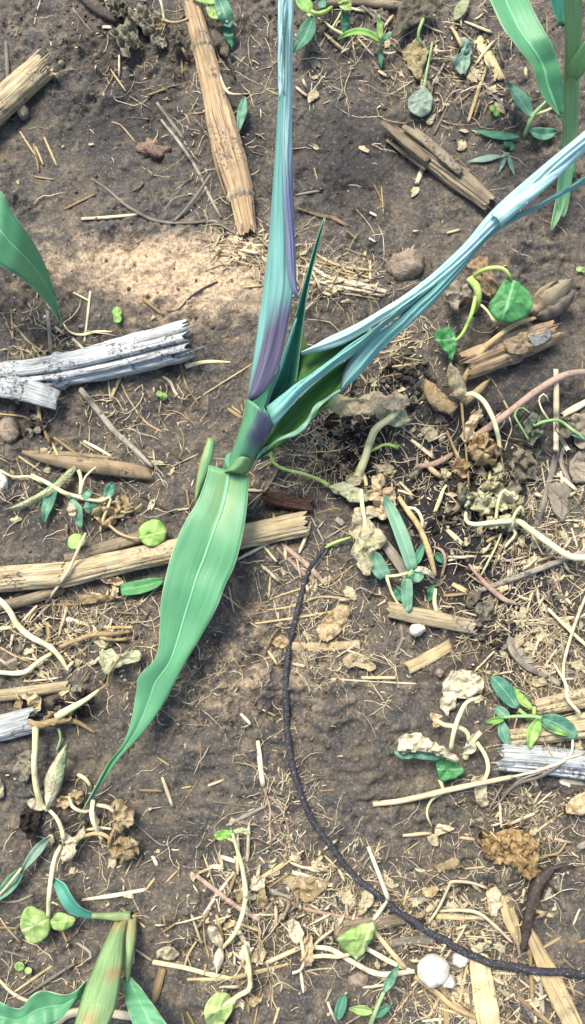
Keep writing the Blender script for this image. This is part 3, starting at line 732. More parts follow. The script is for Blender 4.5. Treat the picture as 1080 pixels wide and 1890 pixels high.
blade('rolled_leaf', [(905, 397), (940, 372), (1000, 322), (1080, 262), (1130, 222)], [(925, 418), (960, 388), (1008, 348), (1080, 281), (1130, 240)], [0.158, 0.17, 0.18, 0.19], 'corn_wax_pale', corn, 20, 7, camber=0.004, tint=lambda u, v: 0.0)
blade('leaf_margin', [(632, 714), (608, 730), (582, 748), (566, 774), (546, 793), (512, 810), (478, 836)], [(634, 720), (617, 732), (592, 750), (573, 778), (552, 801), (512, 816), (474, 848)], [0.088, 0.086, 0.082, 0.076, 0.07, 0.064], 'corn_margin', corn, 40, 5, camber=0.001, wave=0.006, tint=lambda u, v: 0.0)

# --- plant at the upper right
def PLT(px, py): return tuple(P(px, py, 0.0))
c2 = thing('corn_plant', 'upright green maize plant with thick pale stem behind the rolled leaf bundle', 'corn plant', PLT(1050, 330))
blade('stem', [(1038, 330), (1037, 262), (1040, 150), (1043, 90), (1041, 0), (1040, -70)], [(1062, 330), (1066, 240), (1070, 150), (1074, 80), (1075, 0), (1075, -70)], [0.0, 0.03, 0.075, 0.11, 0.15, 0.18], 'corn_stem', c2, 30, 11, camber=0.012, th=0.004, tint=lambda u, v: 0.35)
blade('sheath_flap', [(1044, 150), (1050, 120), (1066, 95), (1085, 70)], [(1062, 150), (1075, 140), (1085, 120), (1095, 95)], [0.085, 0.105, 0.12, 0.135], 'corn_stem', c2, 14, 7, camber=0.006, tint=lambda u, v: 0.2)
R_LEAF = blade('leaf_blade', [(880, -60), (905, 0), (926, 46), (955, 86), (984, 125), (990, 150), (1005, 181), (1024, 204), (1036, 214)], [(960, -60), (976, 0), (1001, 50), (1024, 92), (1035, 130), (1040, 168), (1039, 205)], [0.10, 0.115, 0.12, 0.115, 0.10, 0.085], 'corn_green', c2, 36, 11, fold=-0.005, wave=0.003, tint=lambda u, v: 0.0)
midrib(R_LEAF, [2, 4, 5, 6], 1.0)
blade('leaf_blade', [(1012, -40), (1018, 5), (1030, 40)], [(1045, -40), (1044, 10), (1040, 42)], [0.14, 0.13, 0.12], 'corn_deep', c2, 10, 7, fold=-0.004)
lance('leaf_blade', (1052, 250, .028), (1018, 425, .012), 22, 'corn_green', c2, 'strap', bend=-8, fold=-0.002, rel=False, tint=lambda u, v: .2)
lance('leaf_blade', (1050, 300, .026), (1040, 400, .014), 26, 'corn_green', c2, 'strap', bend=4, fold=-0.002, rel=False)

# --- leaf of a plant standing outside at the left
c3 = thing('corn_plant', 'maize plant reaching one pointed green leaf over the pale crusted soil', 'corn plant', PLT(-90, 520))
V, F, UV = tube_geo(catmull(np.stack([P(-90, 520, -0.004), PZ(-95, 470, 0.05), PZ(-100, 400, 0.10)]), 10), [0.009, 0.010, 0.008], 16, 1.0, 0.05, 0, 8)
mesh_obj('stem', V, F, 'corn_sheath', c3, UV)
N_LEAF = blade('leaf_blade', [(-95, 375), (-60, 320), (0, 352), (22, 390), (50, 428), (75, 470), (92, 510), (103, 552), (113, 597)], [(-100, 440), (-60, 455), (0, 490), (40, 514), (70, 540), (92, 566), (112, 598)], [0.09, 0.11, 0.115, 0.10, 0.075, 0.045, 0.02], 'corn_green', c3, 36, 11, fold=-0.006, tint=lambda u, v: .25 * ss(.85, 1, v))
midrib(N_LEAF, [6, 5, 4, 2.5, 1.2], .95)

# --- seedling at the lower left, leaning towards the viewer
c4 = thing('corn_plant', 'young maize seedling with brown blotched sheath leaning from a withered base', 'corn plant', PLT(240, 1690))
blade('sheath', [(212, 1697), (190, 1745), (170, 1792), (158, 1820), (140, 1880), (130, 1920)], [(240, 1692), (230, 1730), (226, 1790), (216, 1850), (202, 1890), (190, 1925)], [0.004, 0.022, 0.04, 0.055, 0.07, 0.08], 'seedling_sheath', c4, 26, 11, camber=0.009, th=0.003,
      tint=lambda u, v: max(ss(0.15, 0.0, v), gs(v, 0.42, 0.05) * ss(0.35, 0.6, u), gs(v, 0.78, 0.07) * gs(u, 0.4, 0.25)))
blade('sheath', [(234, 1693), (228, 1735), (227, 1770), (232, 1806)], [(254, 1692), (252, 1730), (245, 1770), (240, 1808)], [0.003, 0.014, 0.022, 0.03], 'seedling_sheath', c4, 14, 7, camber=0.005, th=0.002, tint=lambda u, v: 0.7 * ss(.6, 0, v) + .1)
blade('leaf_blade', [(176, 1798), (156, 1814), (140, 1830), (115, 1836), (76, 1829), (55, 1841), (36, 1863), (0, 1850), (-50, 1840)], [(160, 1832), (140, 1852), (120, 1872), (98, 1890), (60, 1905), (0, 1915), (-50, 1910)], [0.045, 0.055, 0.06, 0.06, 0.055, 0.05], 'corn_green', c4, 30, 11, fold=-0.004, wave=0.008, tint=lambda u, v: 0.0)
blade('leaf_blade', [(226, 1803), (231, 1845), (245, 1890), (262, 1930)], [(243, 1805), (262, 1826), (284, 1856), (318, 1905), (340, 1930)], [0.03, 0.042, 0.05, 0.052], 'corn_green', c4, 20, 9, fold=-0.003, wave=0.003)
blade('leaf_blade', [(172, 1685), (150, 1675), (133, 1655), (120, 1632), (99, 1620)], [(170, 1695), (150, 1693), (128, 1685), (109, 1660), (97, 1626)], [0.014, 0.022, 0.026, 0.024, 0.018], 'corn_deep', c4, 18, 7, fold=-0.002)
tube('leaf_stalk', [(170, 1690, .014), (200, 1691, .010), (240, 1692, .004)], [9, 13, 18], 'seedling_sheath', c4, 10, tint=.25)
for i in range(14):
    a = RNG.uniform(0, 6.28); l = RNG.uniform(12, 34)
    tube('rootlet', [(240 + 4 * math.cos(a), 1692 + 4 * math.sin(a), .003), (240 + l * math.cos(a), 1692 + l * 0.8 * math.sin(a), .0006)], [3, 1], 'vine_tan', c4, 5)

# ================================================================ maize stalks and strips of last year
s1 = stalk('long split tan corn stalk with two rings lying left of the rolled leaves', [(346, -40), (353, 0), (374, 88), (392, 160), (414, 250), (437, 330), (448, 378), (457, 428)], [34, 36, 42, 44, 58, 60, 48, 36], 'stalk_brown', (0.27, 0.86), grooves=[(1.0, .09, .5), (0.55, .07, .4)], splinters=3)
for (pa, ww, mt) in [([(400, 160, .012), (408, 215, .014), (420, 268, .012)], 9, 'stalk_tan'), ([(388, 190, .012), (402, 240, .014), (412, 300, .012)], 7, 'stalk_tan'), ([(418, 190, .012), (438, 250, .010), (462, 330, .006)], 10, 'stalk_brown'),
                     ([(430, 230, .009), (450, 290, .008), (468, 350, .004)], 9, 'stalk_dull'), ([(404, 135, .010), (420, 170, .013), (448, 174, .012)], 7, 'straw_pale'), ([(382, 215, .008), (398, 300, .008), (418, 365, .006)], 6, 'stalk_tan')]:
    tube('splinter', pa, [ww * .6, ww, ww * .5], mt, s1, 6, 0.5)
stalk('short tan corn stalk with a frayed broken end at the crust edge', [(-60, 250), (0, 193), (80, 122)], [56, 56, 54], 'stalk_tan', (), grooves=[(1.8, .08, .15)], splinters=8, flute=.25)
s3 = stalk('thick bleached grey corn stalk with a dark lengthwise crack and knobbly ring', [(-60, 702), (0, 697), (108, 684), (220, 660), (338, 630)], [56, 58, 64, 74, 74], 'stalk_grey', (0.42,), grooves=[(1.15, .09, .7), (0.5, .06, .3), (1.85, .05, .3)], splinters=4, rest=0.008)
slat('pale torn bark slab leaning on the bleached grey stalk', [(-40, 708, .014), (30, 714, .017), (104, 738, .012)], [50, 50, 40], 'stalk_grey', flat=0.10)
s5 = stalk('long pale jointed corn stalk running under the drooping maize leaf', [(118, 1062), (230, 1036), (340, 1012), (450, 990), (556, 968)], [44, 42, 42, 44, 46], 'stalk_tan', (), grooves=[(0.9, .05, .3), (0.45, .09, .35)], splinters=2, rest=0.008, flute=.4)
stalk('pale corn stalk section butting against the joint of the long stalk', [(-60, 1078), (0, 1070), (112, 1060)], [48, 47, 44], 'stalk_tan', (), grooves=[(1.5, .06, .4)], rest=0.008, flute=.4)
stalk('thin grey stalk piece wedged above the long pale stalk', [(124, 1030), (190, 1012), (256, 992)], [18, 24, 22], 'stalk_dull', (), grooves=[(1.2, .1, .4)], k=18, splinters=2)
stalk('thin grey stalk piece lying below the long pale stalk', [(-20, 1122), (40, 1110), (112, 1088)], [18, 20, 20], 'stalk_dull', (), k=18, splinters=1)
stalk('stubby blue-grey stalk end beside the black rotted patch', [(-60, 1352), (0, 1344), (62, 1328)], [46, 46, 44], 'stalk_grey', (), grooves=[(1.4, .08, .3)], splinters=2)
stalk('frayed tan stalk above the blue-grey stalk end', [(-40, 1288), (30, 1280), (122, 1266)], [22, 22, 18], 'stalk_tan', (), grooves=[(1.4, .1, .3)], splinters=3, k=18)
stalk('reddish rotten stalk fragment beside the end of the long pale stalk', [(494, 918), (530, 926), (572, 934)], [26, 28, 24], 'rot_wood', (), grooves=[(1.3, .2, .5)], k=20, splinters=2)
stalk('split pale stalk piece lying below the green grass clump', [(722, 1126), (790, 1140), (868, 1156)], [30, 30, 26], 'stalk_tan', (), grooves=[(1.2, .1, .5)], splinters=2, k=24)
s13 = stalk('weathered grey-brown split stalk with frayed prongs on the smooth dark soil', [(728, 243), (790, 288), (850, 332), (902, 374)], [22, 40, 48, 34], 'stalk_dull', (), grooves=[(1.25, .07, .5), (0.8, .06, .3), (2.0, .06, .3)], splinters=3)
for pa, ww in [([(706, 226, .010), (738, 252, .014), (790, 296, .015)], 20), ([(714, 258, .003), (745, 280, .005), (786, 312, .008)], 14), ([(746, 234, .014), (790, 264, .017), (850, 318, .018)], 22), ([(768, 238, .012), (800, 266, .014), (840, 300, .014)], 12)]:
    tube('splinter', pa, [ww * .5, ww, ww * .7], 'stalk_dull', s13, 7, 0.5)
stalk('broken tan stalk chunk with crumbling papery rind under the heart leaf', [(868, 672), (930, 648), (1018, 614)], [56, 58, 46], 'stalk_brown', (0.5,), grooves=[(1.2, .08, .5), (1.9, .08, .3)], splinters=4, collar=1.05)
stalk('bleached weathered log-like stalk under the end of the pale root', [(930, 1398), (1010, 1404), (1130, 1420)], [46, 50, 50], 'stalk_grey', (), grooves=[(1.3, .07, .5), (0.7, .07, .4)], splinters=3)
stalk('brown ribbed stalk behind the leafy weed seedling', [(945, 1362), (1010, 1354), (1120, 1340)], [30, 34, 34], 'stalk_tan', (), grooves=[(1.3, .1, .4)], splinters=2)
stalk('pale crushed stalk above the leafy weed seedling', [(994, 1306), (1040, 1296), (1120, 1280)], [30, 34, 34], 'stalk_tan', (), grooves=[(1.7, .1, .4), (1.1, .08, .3)], splinters=2)
stalk('thin cane lying between the two ribbed stalks', [(988, 1344), (1040, 1330), (1120, 1312)], [10, 11, 12], 'straw_pale', (), k=14)
stalk('grey stalk end under the shrivelled leaf at the field edge', [(598, 4), (660, 2), (740, 10)], [22, 20, 18], 'stalk_dull', (), k=18, splinters=2)
slat('yellowish rectangular stalk chip beside the flat dried leaf', [(754, 1232), (795, 1212), (832, 1190)], [23, 24, 22], 'slat_blond')
slat('flat pale stalk strip lying across the black cable', [(508, 1190), (590, 1194), (664, 1188)], [13, 17, 14], 'slat_blond')
slat('broad blond stalk strip running down below the black cable', [(884, 1768), (893, 1830), (906, 1910)], [34, 42, 40], 'slat_blond', flat=0.14)
slat('orange-tan stalk strip above the black cable', [(926, 1645), (942, 1695), (962, 1748)], [18, 27, 10], 'slat_blond', flat=0.14)
slat('long blond stalk strip crossing under the black cable', [(972, 1710), (1010, 1790), (1062, 1900)], [14, 36, 34], 'slat_blond', flat=0.14)
slat('split straw shard fanning out beside the upright maize', [(882, 74), (900, 100), (926, 146)], [24, 20, 14], 'straw', flat=0.25)
tag(blade('dried_sheath', [(40, 834), (110, 840), (180, 846), (240, 854), (276, 864)], [(44, 840), (85, 856), (140, 870), (210, 879), (283, 887)], [.004, .008, .010, .009, .005], 'sheath_dry', None, 26, 13, camber=[.003, .006, .007, .005], wave=.003, rel=True, th=.0012), 'dried tan leaf sheath lying beneath the bleached grey stalk', 'dry sheath')
slat('narrow rim strip along the dried tan leaf sheath', [(42, 834), (130, 838), (215, 846)], [6, 9, 5], 'stalk_tan', flat=0.4)
slat('weathered grey strip buried beside the fine pale roots', [(940, 1180), (985, 1230), (1035, 1262)], [12, 16, 12], 'straw_grey')
slat('short pale strip with frayed end over the heap of straw', [(618, 1722), (690, 1706), (745, 1696)], [34, 26, 18], 'stalk_dull', flat=0.2)
slat('pale ribbed strip arching beside the white bulbs', [(695, 1752), (740, 1738), (808, 1735)], [8, 16, 14], 'straw_grey', flat=0.3)
slat('flat tan strip under the bent white straw', [(806, 1692), (840, 1692), (880, 1694)], [10, 12, 8], 'straw')
slat('grey straight strip leaning across the fine pale roots', [(985, 985), (1000, 940), (1022, 860), (1028, 830)], [11, 12, 12], 'straw_grey', flat=0.5)
slat('pale upright stick across the arching pink stem', [(1026, 682, .02), (1027, 740, .018), (1026, 830, .008)], [9, 11, 10], 'straw_pale', flat=0.7)

# ================================================================ stones, clods, bulbs, rotted matter
lump('stone', 284, 277, 33, 18, .0045, 'clod_red', 'flat reddish-brown stone on smooth soil beside the split stalk', 'stone', -4, .6)
lump('clod', 746, 492, 36, 28, .011, 'clod', 'rounded pale grey soil clod beside the rolled leaf bundle', 'clod', 20, .3)
lump('stone', 44, 208, 11, 16, .006, 'clod', 'small grey stone under the short tan stalk', 'stone', 10, .3)
lump('stone', 113, 119, 7, 7, .003, 'clod', 'tiny grey pebble off the frayed stalk end', 'stone', 0, .3)
lump('clod', 660, 1806, 18, 14, .005, 'clod', 'smooth soil lump below the curled yellow-green leaf', 'clod', 0, .2)
lump('stone', 12, 800, 26, 24, .007, 'clod', 'pale crumbly clod beside the black rotted tuft', 'stone', 0, .4)
lump('stone', 5, 890, 12, 20, .006, 'bulb', 'pale chalky stone at the tip of the withered grass blade', 'stone', 0, .3)
lump('stone', 84, 566 + 20, 4, 4, .002, 'bulb', 'tiny white grit on crust beside the pointed leaf tip', 'stone', 0, .2)
def bulb(px, py, r, label, tail=None, hz=.011):
    root = thing('white_bulb', label, 'bulb', PLT(px, py))
    body = lump('bulb_body', px, py, r, r * .9, hz, 'bulb', None, None, 15, .14, .25, parent=root)
    if tail:
        lump('neck', *tail[0], r * .75, r * .42, hz * .7, 'bulb', None, None, -38, .3, .25, parent=body)
        for (x, y) in tail[1]:
            tube('rootlet', [(tail[0][0], tail[0][1], .006), ((tail[0][0] + x) / 2 + 2, (tail[0][1] + y) / 2, .005), (x, y, .001)], [6, 4, 1.5], 'straw_pale', body, 5)
    return root
bulb(797, 1784, 28, 'large white bulb with a ragged tail half buried in straw', ((820, 1802), [(840, 1818), (838, 1816), (834, 1822), (826, 1824), (842, 1808)]), .013)
bulb(848, 1767, 14, 'small round white bulb touching the black cable', None, .008)
bulb(767, 1163, 13, 'tiny white bulb below the split pale stalk piece', ((777, 1158), [(784, 1150)]), .007)
lump('brown_nut', 949, 1773, 8, 7, .004, 'clod_red', 'small brown round seed under the black cable', 'seed', 0, .1)
def rot(label, pts, n=26, r=(5, 13)):
    root = thing('rotted_tuft', label, 'rotted plant', PLT(pts[0][0], pts[0][1]))
    for i in range(n):
        c = pts[i % len(pts)]; x = c[0] + RNG.gauss(0, c[2]); y = c[1] + RNG.gauss(0, c[3]); q = RNG.uniform(*r)
        a = RNG.uniform(0, 6.28)
        sheet('scrap', [(x + q * math.cos(a + t) * RNG.uniform(.5, 1.2), y + q * .8 * math.sin(a + t) * RNG.uniform(.5, 1.2)) for t in np.linspace(0, 6.28, 8)[:-1]], RNG.uniform(.001, .006), 'leaf_char' if RNG.random() < .8 else 'leaf_grey', root, .003, 0, 160, 3, 14)
    return root
rot('black rotted tuft under the bleached grey stalk', [(66, 788, 12, 12)], 18, (3, 9))
rot('black slimy patch beside the blue-grey stalk end', [(112, 1310, 18, 9), (145, 1285, 12, 8)], 24, (5, 11))
rot('black decayed leaves under the thick pale leaf stalk', [(640, 825, 18, 18), (610, 790, 12, 8), (655, 780, 20, 10), (620, 850, 14, 10)], 44, (4, 11))
rot('dark shrivelled leaf remains above the curled tan leaf', [(705, 728, 24, 9), (770, 700, 14, 20), (735, 690, 18, 10)], 36, (4, 10))
rot('dark crumbled scraps at the edge of the fine pale roots', [(905, 1160, 18, 16), (925, 1190, 10, 10)], 18, (4, 10))
rot('dark mouldy scraps between crumpled leaves and pink stem', [(870, 890, 24, 14), (830, 950, 20, 14), (900, 770, 20, 20)], 26, (4, 10))

# ================================================================ the cable
cablep = [(602, 1006), (586, 1030), (570, 1052), (558, 1090), (548, 1130), (537, 1175), (530, 1215), (527, 1262), (529, 1310), (530, 1345), (536, 1395), (544, 1430), (560, 1478), (580, 1520), (605, 1553), (650, 1612), (690, 1646), (735, 1682), (780, 1712), (830, 1742), (880, 1768), (920, 1780), (980, 1790), (1080, 1799), (1150, 1802)]
cw_ = worldpath([(x, y, .0035 + (.004 if y > 1600 else 0)) for x, y in cablep], 150)
cw_[:, 2] = np.convolve(np.pad(cw_[:, 2], 5, 'edge'), np.ones(11) / 11, 'valid')
V, F, UV = tube_geo(cw_, [.0016, .0023, .0027, .0026, .0025, .0027, .003, .003, .0028], 10, 1.0, .12, .2, 3)
cable = tag(mesh_obj('cable', V, F, 'cable', None, UV), 'thin black cable curving across the soil through the straw', 'cable')

# ================================================================ weeds and vines
def plant(name, label, cat, base, group=None): return thing(name, label, cat, PLT(*base), group)
def leafsheet(parent, outline, h, mat, crumple=.003, name='leaf', **kw): return sheet(name, outline, h, mat, parent, crumple, **kw)
def ring(cx, cy, rx, ry, n=12, rot=0, jit=0.15):
    a = math.radians(rot); o = []
    for i in range(n):
        t = 2 * math.pi * i / n; k = RNG.uniform(1 - jit, 1 + jit); x, y = rx * k * math.cos(t), ry * k * math.sin(t)
        o.append((cx + x * math.cos(a) - y * math.sin(a), cy + x * math.sin(a) + y * math.cos(a)))
    return o

# vine with the curled tan leaf (centre right)
v = plant('withered_vine', 'withered bean vine with thick pale leaf stalk and half-dried curled leaf', 'vine', (660, 900))
leafsheet(v, [(594, 748), (604, 732), (622, 728), (650, 740), (690, 722), (715, 728), (736, 722), (756, 742), (745, 752), (733, 758), (720, 752), (700, 764), (660, 768), (625, 764)], .030, 'leaf_tan', .004, dome=.004, axis=((735, 750), (595, 748)), freq=90, nr=9, ns=60, tint=lambda a, b: ss(.72, 1.0, b) + .35 * ss(.3, .9, a) * ss(.2, .6, b))
leafsheet(v, [(695, 762), (735, 752), (758, 775), (745, 785), (728, 788), (700, 775)], .014, 'leaf_pale', .004, tint=lambda a, b: .5)
tube('leaf_stalk', [(738, 752, .024), (722, 770, .023), (695, 790, .020), (683, 815, .016), (674, 845, .012), (660, 880, .008)], [11, 13, 14, 14, 15, 16], 'vine_pale', v, 10, rough=.08)
tube('tendril', [(498, 828, .02), (503, 850, .016), (520, 864, .012), (560, 875, .010), (590, 886, .010), (606, 896, .010)], [5, 6, 6, 7, 7, 9], 'vine_green', v, 8, rough=.06)
leafsheet(v, [(608, 896), (640, 890), (668, 905), (678, 925), (650, 928), (635, 918), (615, 908)], .010, 'leaf_pale', .003, dome=.002, tint=lambda a, b: .35)
leafsheet(v, ring(655, 884, 16, 11), .012, 'leaf_pale', .004)
leafsheet(v, [(688, 880), (705, 874), (710, 890), (700, 905), (688, 900)], .010, 'leaf_tan', .004)
leafsheet(v, [(680, 905), (722, 900), (732, 925), (725, 955), (705, 950), (690, 930)], .010, 'leaf_tan', .006)
leafsheet(v, [(655, 940), (690, 935), (715, 945), (712, 958), (690, 955), (660, 958)], .008, 'leaf_pale', .003)
tube('leaf_stalk', [(666, 905, .010), (669, 935, .014), (674, 975, .016), (671, 1022, .014)], [9, 8, 7, 5], 'vine_pale', v, 8)
tube('stem', [(668, 870, .006), (674, 885, .005), (676, 896, .004)], [8, 9, 7], 'vine_pale', v, 8)
tube('tendril', [(682, 834, .010), (698, 826, .012), (714, 820, .010), (734, 826, .006)], [5, 6, 6, 8], 'vine_green', v, 7)
leafsheet(v, [(650, 950), (676, 955), (690, 968), (710, 985), (716, 1000), (704, 1012), (686, 1022), (688, 1050), (680, 1064), (668, 1058), (658, 1042), (648, 1022), (656, 1000), (646, 985)], .018, 'leaf_pale', .005, axis=((670, 955), (675, 1060)), nr=9, ns=54, smooth=False, tint=lambda a, b: .2 * gs(b, .5, .3))
tube('stem', [(736, 918, .006), (752, 942, .010), (775, 975, .012), (792, 1018, .012), (803, 1062, .008)], [9, 11, 11, 11, 8], 'vine_tan', v, 8)
tube('tendril', [(748, 938, .01), (768, 940, .012), (780, 962, .012), (776, 984, .009)], [6, 6, 6, 4], 'vine_pale', v, 7)
tube('tendril', [(600, 1010, .004), (622, 1000, .007), (652, 990, .010)], [7, 6, 3], 'vine_green', v, 7)

# grass clump
g = plant('grass_clump', 'small green grass clump with bent blades above the split stalk piece', 'grass', (758, 1060))
for b, t, w, bd, k in [((762, 1050, .022), (708, 912, .028), 26, 4, 'strap'), ((712, 1066, .012), (690, 1018, .02), 30, -3, 'strap'), ((752, 1068, .016), (754, 1130, .012), 22, 2, 'strap'), ((728, 1085, .006), (748, 1112, .005), 20, 0, 'lance'), ((760, 1062, .022), (782, 1062, .016), 26, 0, 'oval'),
                       ((800, 1080, .004), (792, 1110, .003), 16, 0, 'lance'), ((764, 1046, .016), (784, 1000, .012), 16, 0, 'lance'), ((805, 1020, .006), (818, 1040, .004), 14, 0, 'lance')]:
    lance('blade', b, t, w, 'weed_teal' if k != 'lance' else 'weed_dark', g, k, bend=bd, fold=-.002, tint=lambda u, v: .2)
lance('blade', (766, 1050, .02), (802, 1068, .012), 12, 'leaf_pale', g, 'strap', bend=-6)
tube('stem', [(758, 1056, .02), (735, 1062, .014), (712, 1064, .012)], [6, 6, 5], 'vine_pale', g, 7)
tube('stem', [(714, 1066, .012), (726, 1100, .008), (748, 1132, .003)], [6, 5, 4], 'vine_pale', g, 7)
tube('stem', [(758, 1056, .02), (757, 1066, .01), (756, 1072, .0)], [12, 14, 14], 'grass_stem', g, 9)
slat('dull tan slat leaning between the jagged dried leaf and grass clump', [(705, 998, .008), (730, 1030, .008), (760, 1078, .004)], [18, 20, 16], 'straw_grey', flat=.25)

# vine with the arch, the ball and the standing curled leaf
v = plant('withered_vine', 'withered vine with arched pale stem and crumpled ball of dead leaf', 'vine', (868, 860))
tube('stem', [(856, 730, .024), (872, 727, .028), (892, 740, .030), (908, 768, .028), (917, 795, .022), (921, 815, .016), (923, 835, .010)], [8, 9, 9, 9, 9, 8, 7], 'vine_pale', v, 9, rough=.06)
leafsheet(v, ring(893, 831, 31, 28), .010, 'leaf_tan', .009, dome=.012, freq=150, nr=10, ns=60)
lance('leaf', (856, 742, .022), (830, 672, .03), 30, 'leaf_dry', v, 'oval', fold=.006, wave=.004, wave_edge=.3, n=18)
tube('stem', [(852, 742, .02), (856, 790, .014), (862, 850, .008), (866, 900, .002)], [6, 4, 4, 3], 'vine_tan', v, 6)
lance('leaf', (838, 758, .014), (784, 700, .010), 32, 'leaf_tan', v, 'strap', bend=-8, fold=.004, wave=.004, wave_edge=.3)
leafsheet(v, [(862, 778), (890, 755), (884, 780), (870, 812), (858, 820), (852, 800)], .010, 'leaf_tan', .005)
leafsheet(v, [(838, 850), (860, 850), (866, 872), (850, 880), (836, 872)], .006, 'leaf_tan', .006)
tube('stem', [(825, 795, .010), (835, 820, .009), (850, 860, .004)], [4, 5, 5], 'vine_tan', v, 6)
tube('tendril', [(790, 815, .006), (808, 808, .008), (825, 800, .008), (840, 830, .008), (858, 868, .003)], [4, 4, 4, 4, 3], 'straw_pale', v, 6)
lance('leaf', (856, 745, .012), (905, 700, .008), 14, 'vine_tan', v, 'strap', fold=.002)
leafsheet(v, [(778, 790), (800, 788), (806, 802), (795, 812), (785, 806)], .006, 'leaf_pale', .003)
leafsheet(v, [(945, 840), (965, 826), (985, 842), (990, 860), (975, 880), (955, 892), (940, 870)], .012, 'leaf_grey', .007, nr=9)
leafsheet(v, [(940, 890), (962, 880), (955, 920), (930, 945), (920, 930)], .008, 'leaf_grey', .005)

# curled grey-green weed with loops
v = plant('withered_vine', 'shrivelled grey-green weed with curled tendrils beside the upright stick', 'vine', (990, 805))
leafsheet(v, [(968, 780), (990, 758), (998, 775), (1005, 795), (988, 812), (982, 826), (972, 810)], .016, 'leaf_grey', .007, tint=lambda a, b: .4)
tube('tendril', [(978, 815, .016), (960, 785, .022), (950, 765, .024), (962, 752, .024), (978, 762, .022)], [4, 4, 4, 3, 3], 'grass_stem', v, 6)
tube('tendril', [(1015, 778, .02), (1000, 755, .026), (995, 735, .026), (1006, 727, .024), (1012, 740, .022)], [4, 4, 3, 3, 3], 'vine_pale', v, 6)
tube('stem', [(985, 786, .018), (1005, 778, .020), (1030, 776, .020), (1052, 790, .016), (1080, 812, .012)], [6, 6, 7, 6, 5], 'grass_stem', v, 7)
lance('leaf', (1045, 790, .016), (1085, 812, .012), 12, 'weed_grey', v, 'lance', fold=-.002)
leafsheet(v, [(1025, 780), (1045, 770), (1060, 790), (1050, 805), (1030, 800)], .014, 'leaf_grey', .005)
leafsheet(v, [(1055, 770), (1080, 765), (1100, 800), (1085, 830), (1062, 815)], .008, 'husk_grey', .004)

# pale thick vine on the right and its crumpled leaves
v = plant('withered_vine', 'thick yellow-green vine stem rising from a heap of crumpled pale leaves', 'vine', (900, 965))
tube('stem', [(860, 945, .012), (861, 962, .014), (880, 968, .016), (920, 963, .018), (955, 962, .018), (975, 975, .018), (1010, 1000, .018), (1050, 1026, .016), (1085, 1028, .014), (1140, 1015, .012)], [6, 9, 10, 11, 12, 12, 12, 12, 12, 12], 'vine_pale', v, 10, rough=.06)
for o, m_, c in [(ring(890, 930, 34, 22), 'leaf_pale', .007), (ring(935, 925, 26, 20), 'leaf_pale', .008), (ring(912, 900, 20, 18), 'leaf_dry', .008), (ring(865, 920, 20, 16), 'leaf_grey', .006), (ring(940, 965, 26, 14), 'leaf_pale', .006), (ring(905, 965, 14, 12), 'leaf_tan', .004), (ring(955, 935, 16, 18), 'leaf_dry', .007), (ring(918, 870, 10, 18), 'leaf_pale', .006)]:
    leafsheet(v, o, .012, m_, c, nr=8, ns=40, jag=.35, smooth=True, tint=lambda a, b: .25, dome=.004)
for pa, w in [([(915, 960, .02), (920, 925, .026), (930, 905, .026), (945, 915, .022)], 6), ([(945, 975, .018), (950, 950, .024), (962, 935, .024), (966, 950, .02)], 6), ([(905, 870, .006), (903, 890, .01), (906, 905, .012)], 6), ([(940, 970, .016), (952, 985, .012), (940, 1000, .006), (930, 1012, .002)], 6), ([(925, 985, .008), (915, 1010, .005), (888, 1062, .002)], 4)]:
    tube('tendril', pa, w, 'vine_pale', v, 7)

# arching pink-tan stem and others
tag(tube('fallen_vine', [(866, 812, .003), (890, 798, .008), (930, 768, .016), (960, 745, .020), (990, 722, .022), (1020, 703, .022), (1050, 690, .022), (1085, 687, .020), (1140, 695, .012)], [15, 14, 13, 13, 13, 13, 12, 12, 12], 'root_pink', None, 10, rough=.05), 'long smooth pinkish stem arching past the upright stick', 'stem')
tag(tube('fallen_vine', [(866, 1042, .001), (882, 1062, .003), (905, 1086, .005), (930, 1106, .005), (956, 1116, .001)], [5, 9, 10, 10, 5], 'root_pink', None, 9, rough=.06), 'pinkish red root curving over dark soil beside the pale strip', 'root')
tag(tube('fallen_vine', [(768, 860, .002), (795, 858, .006), (815, 850, .006), (836, 838, .001)], [8, 11, 12, 10], 'root_pink', None, 9), 'short reddish stem piece near the crumpled leaf ball', 'stem')
tag(tube('fallen_vine', [(786, 852, .004), (798, 868, .005), (814, 880, .002)], [9, 11, 8], 'vine_tan', None, 9), 'short orange-tan stem stub beside the reddish stem piece', 'stem')
tag(tube('fallen_vine', [(800, 1010, .002), (815, 1015, .006), (822, 1035, .006), (815, 1065, .003)], [5, 6, 6, 5], 'root_pink', None, 8), 'thin pink stem hooked beside the green grass clump', 'stem')
tag(tube('fallen_vine', [(848, 890, .004), (852, 915, .006), (846, 935, .003), (828, 950, .0)], [9, 12, 12, 9], 'stalk_dull', None, 9), 'stubby brown stem rising among the crumpled pale leaves', 'stem')
tag(tube('fallen_vine', [(803, 945, .003), (812, 922, .007), (818, 905, .006), (824, 896, .003)], [7, 8, 7, 5], 'vine_pale', None, 8), 'short pale stub standing left of the crumpled leaves', 'stem')
tag(tube('fallen_vine', [(806, 1130, .003), (802, 1110, .006), (804, 1088, .004)], [8, 8, 6], 'vine_pale', None, 8), 'pale stem stub standing on the split stalk piece', 'stem')
tag(tube('twig', [(130, -30, .003), (160, 5, .004), (185, 24, .004), (212, 36, .004), (236, 42, .003)], [12, 12, 12, 13, 13], 'root_dark', None, 9), 'dark bent twig ending at the shrivelled leaves', 'twig')

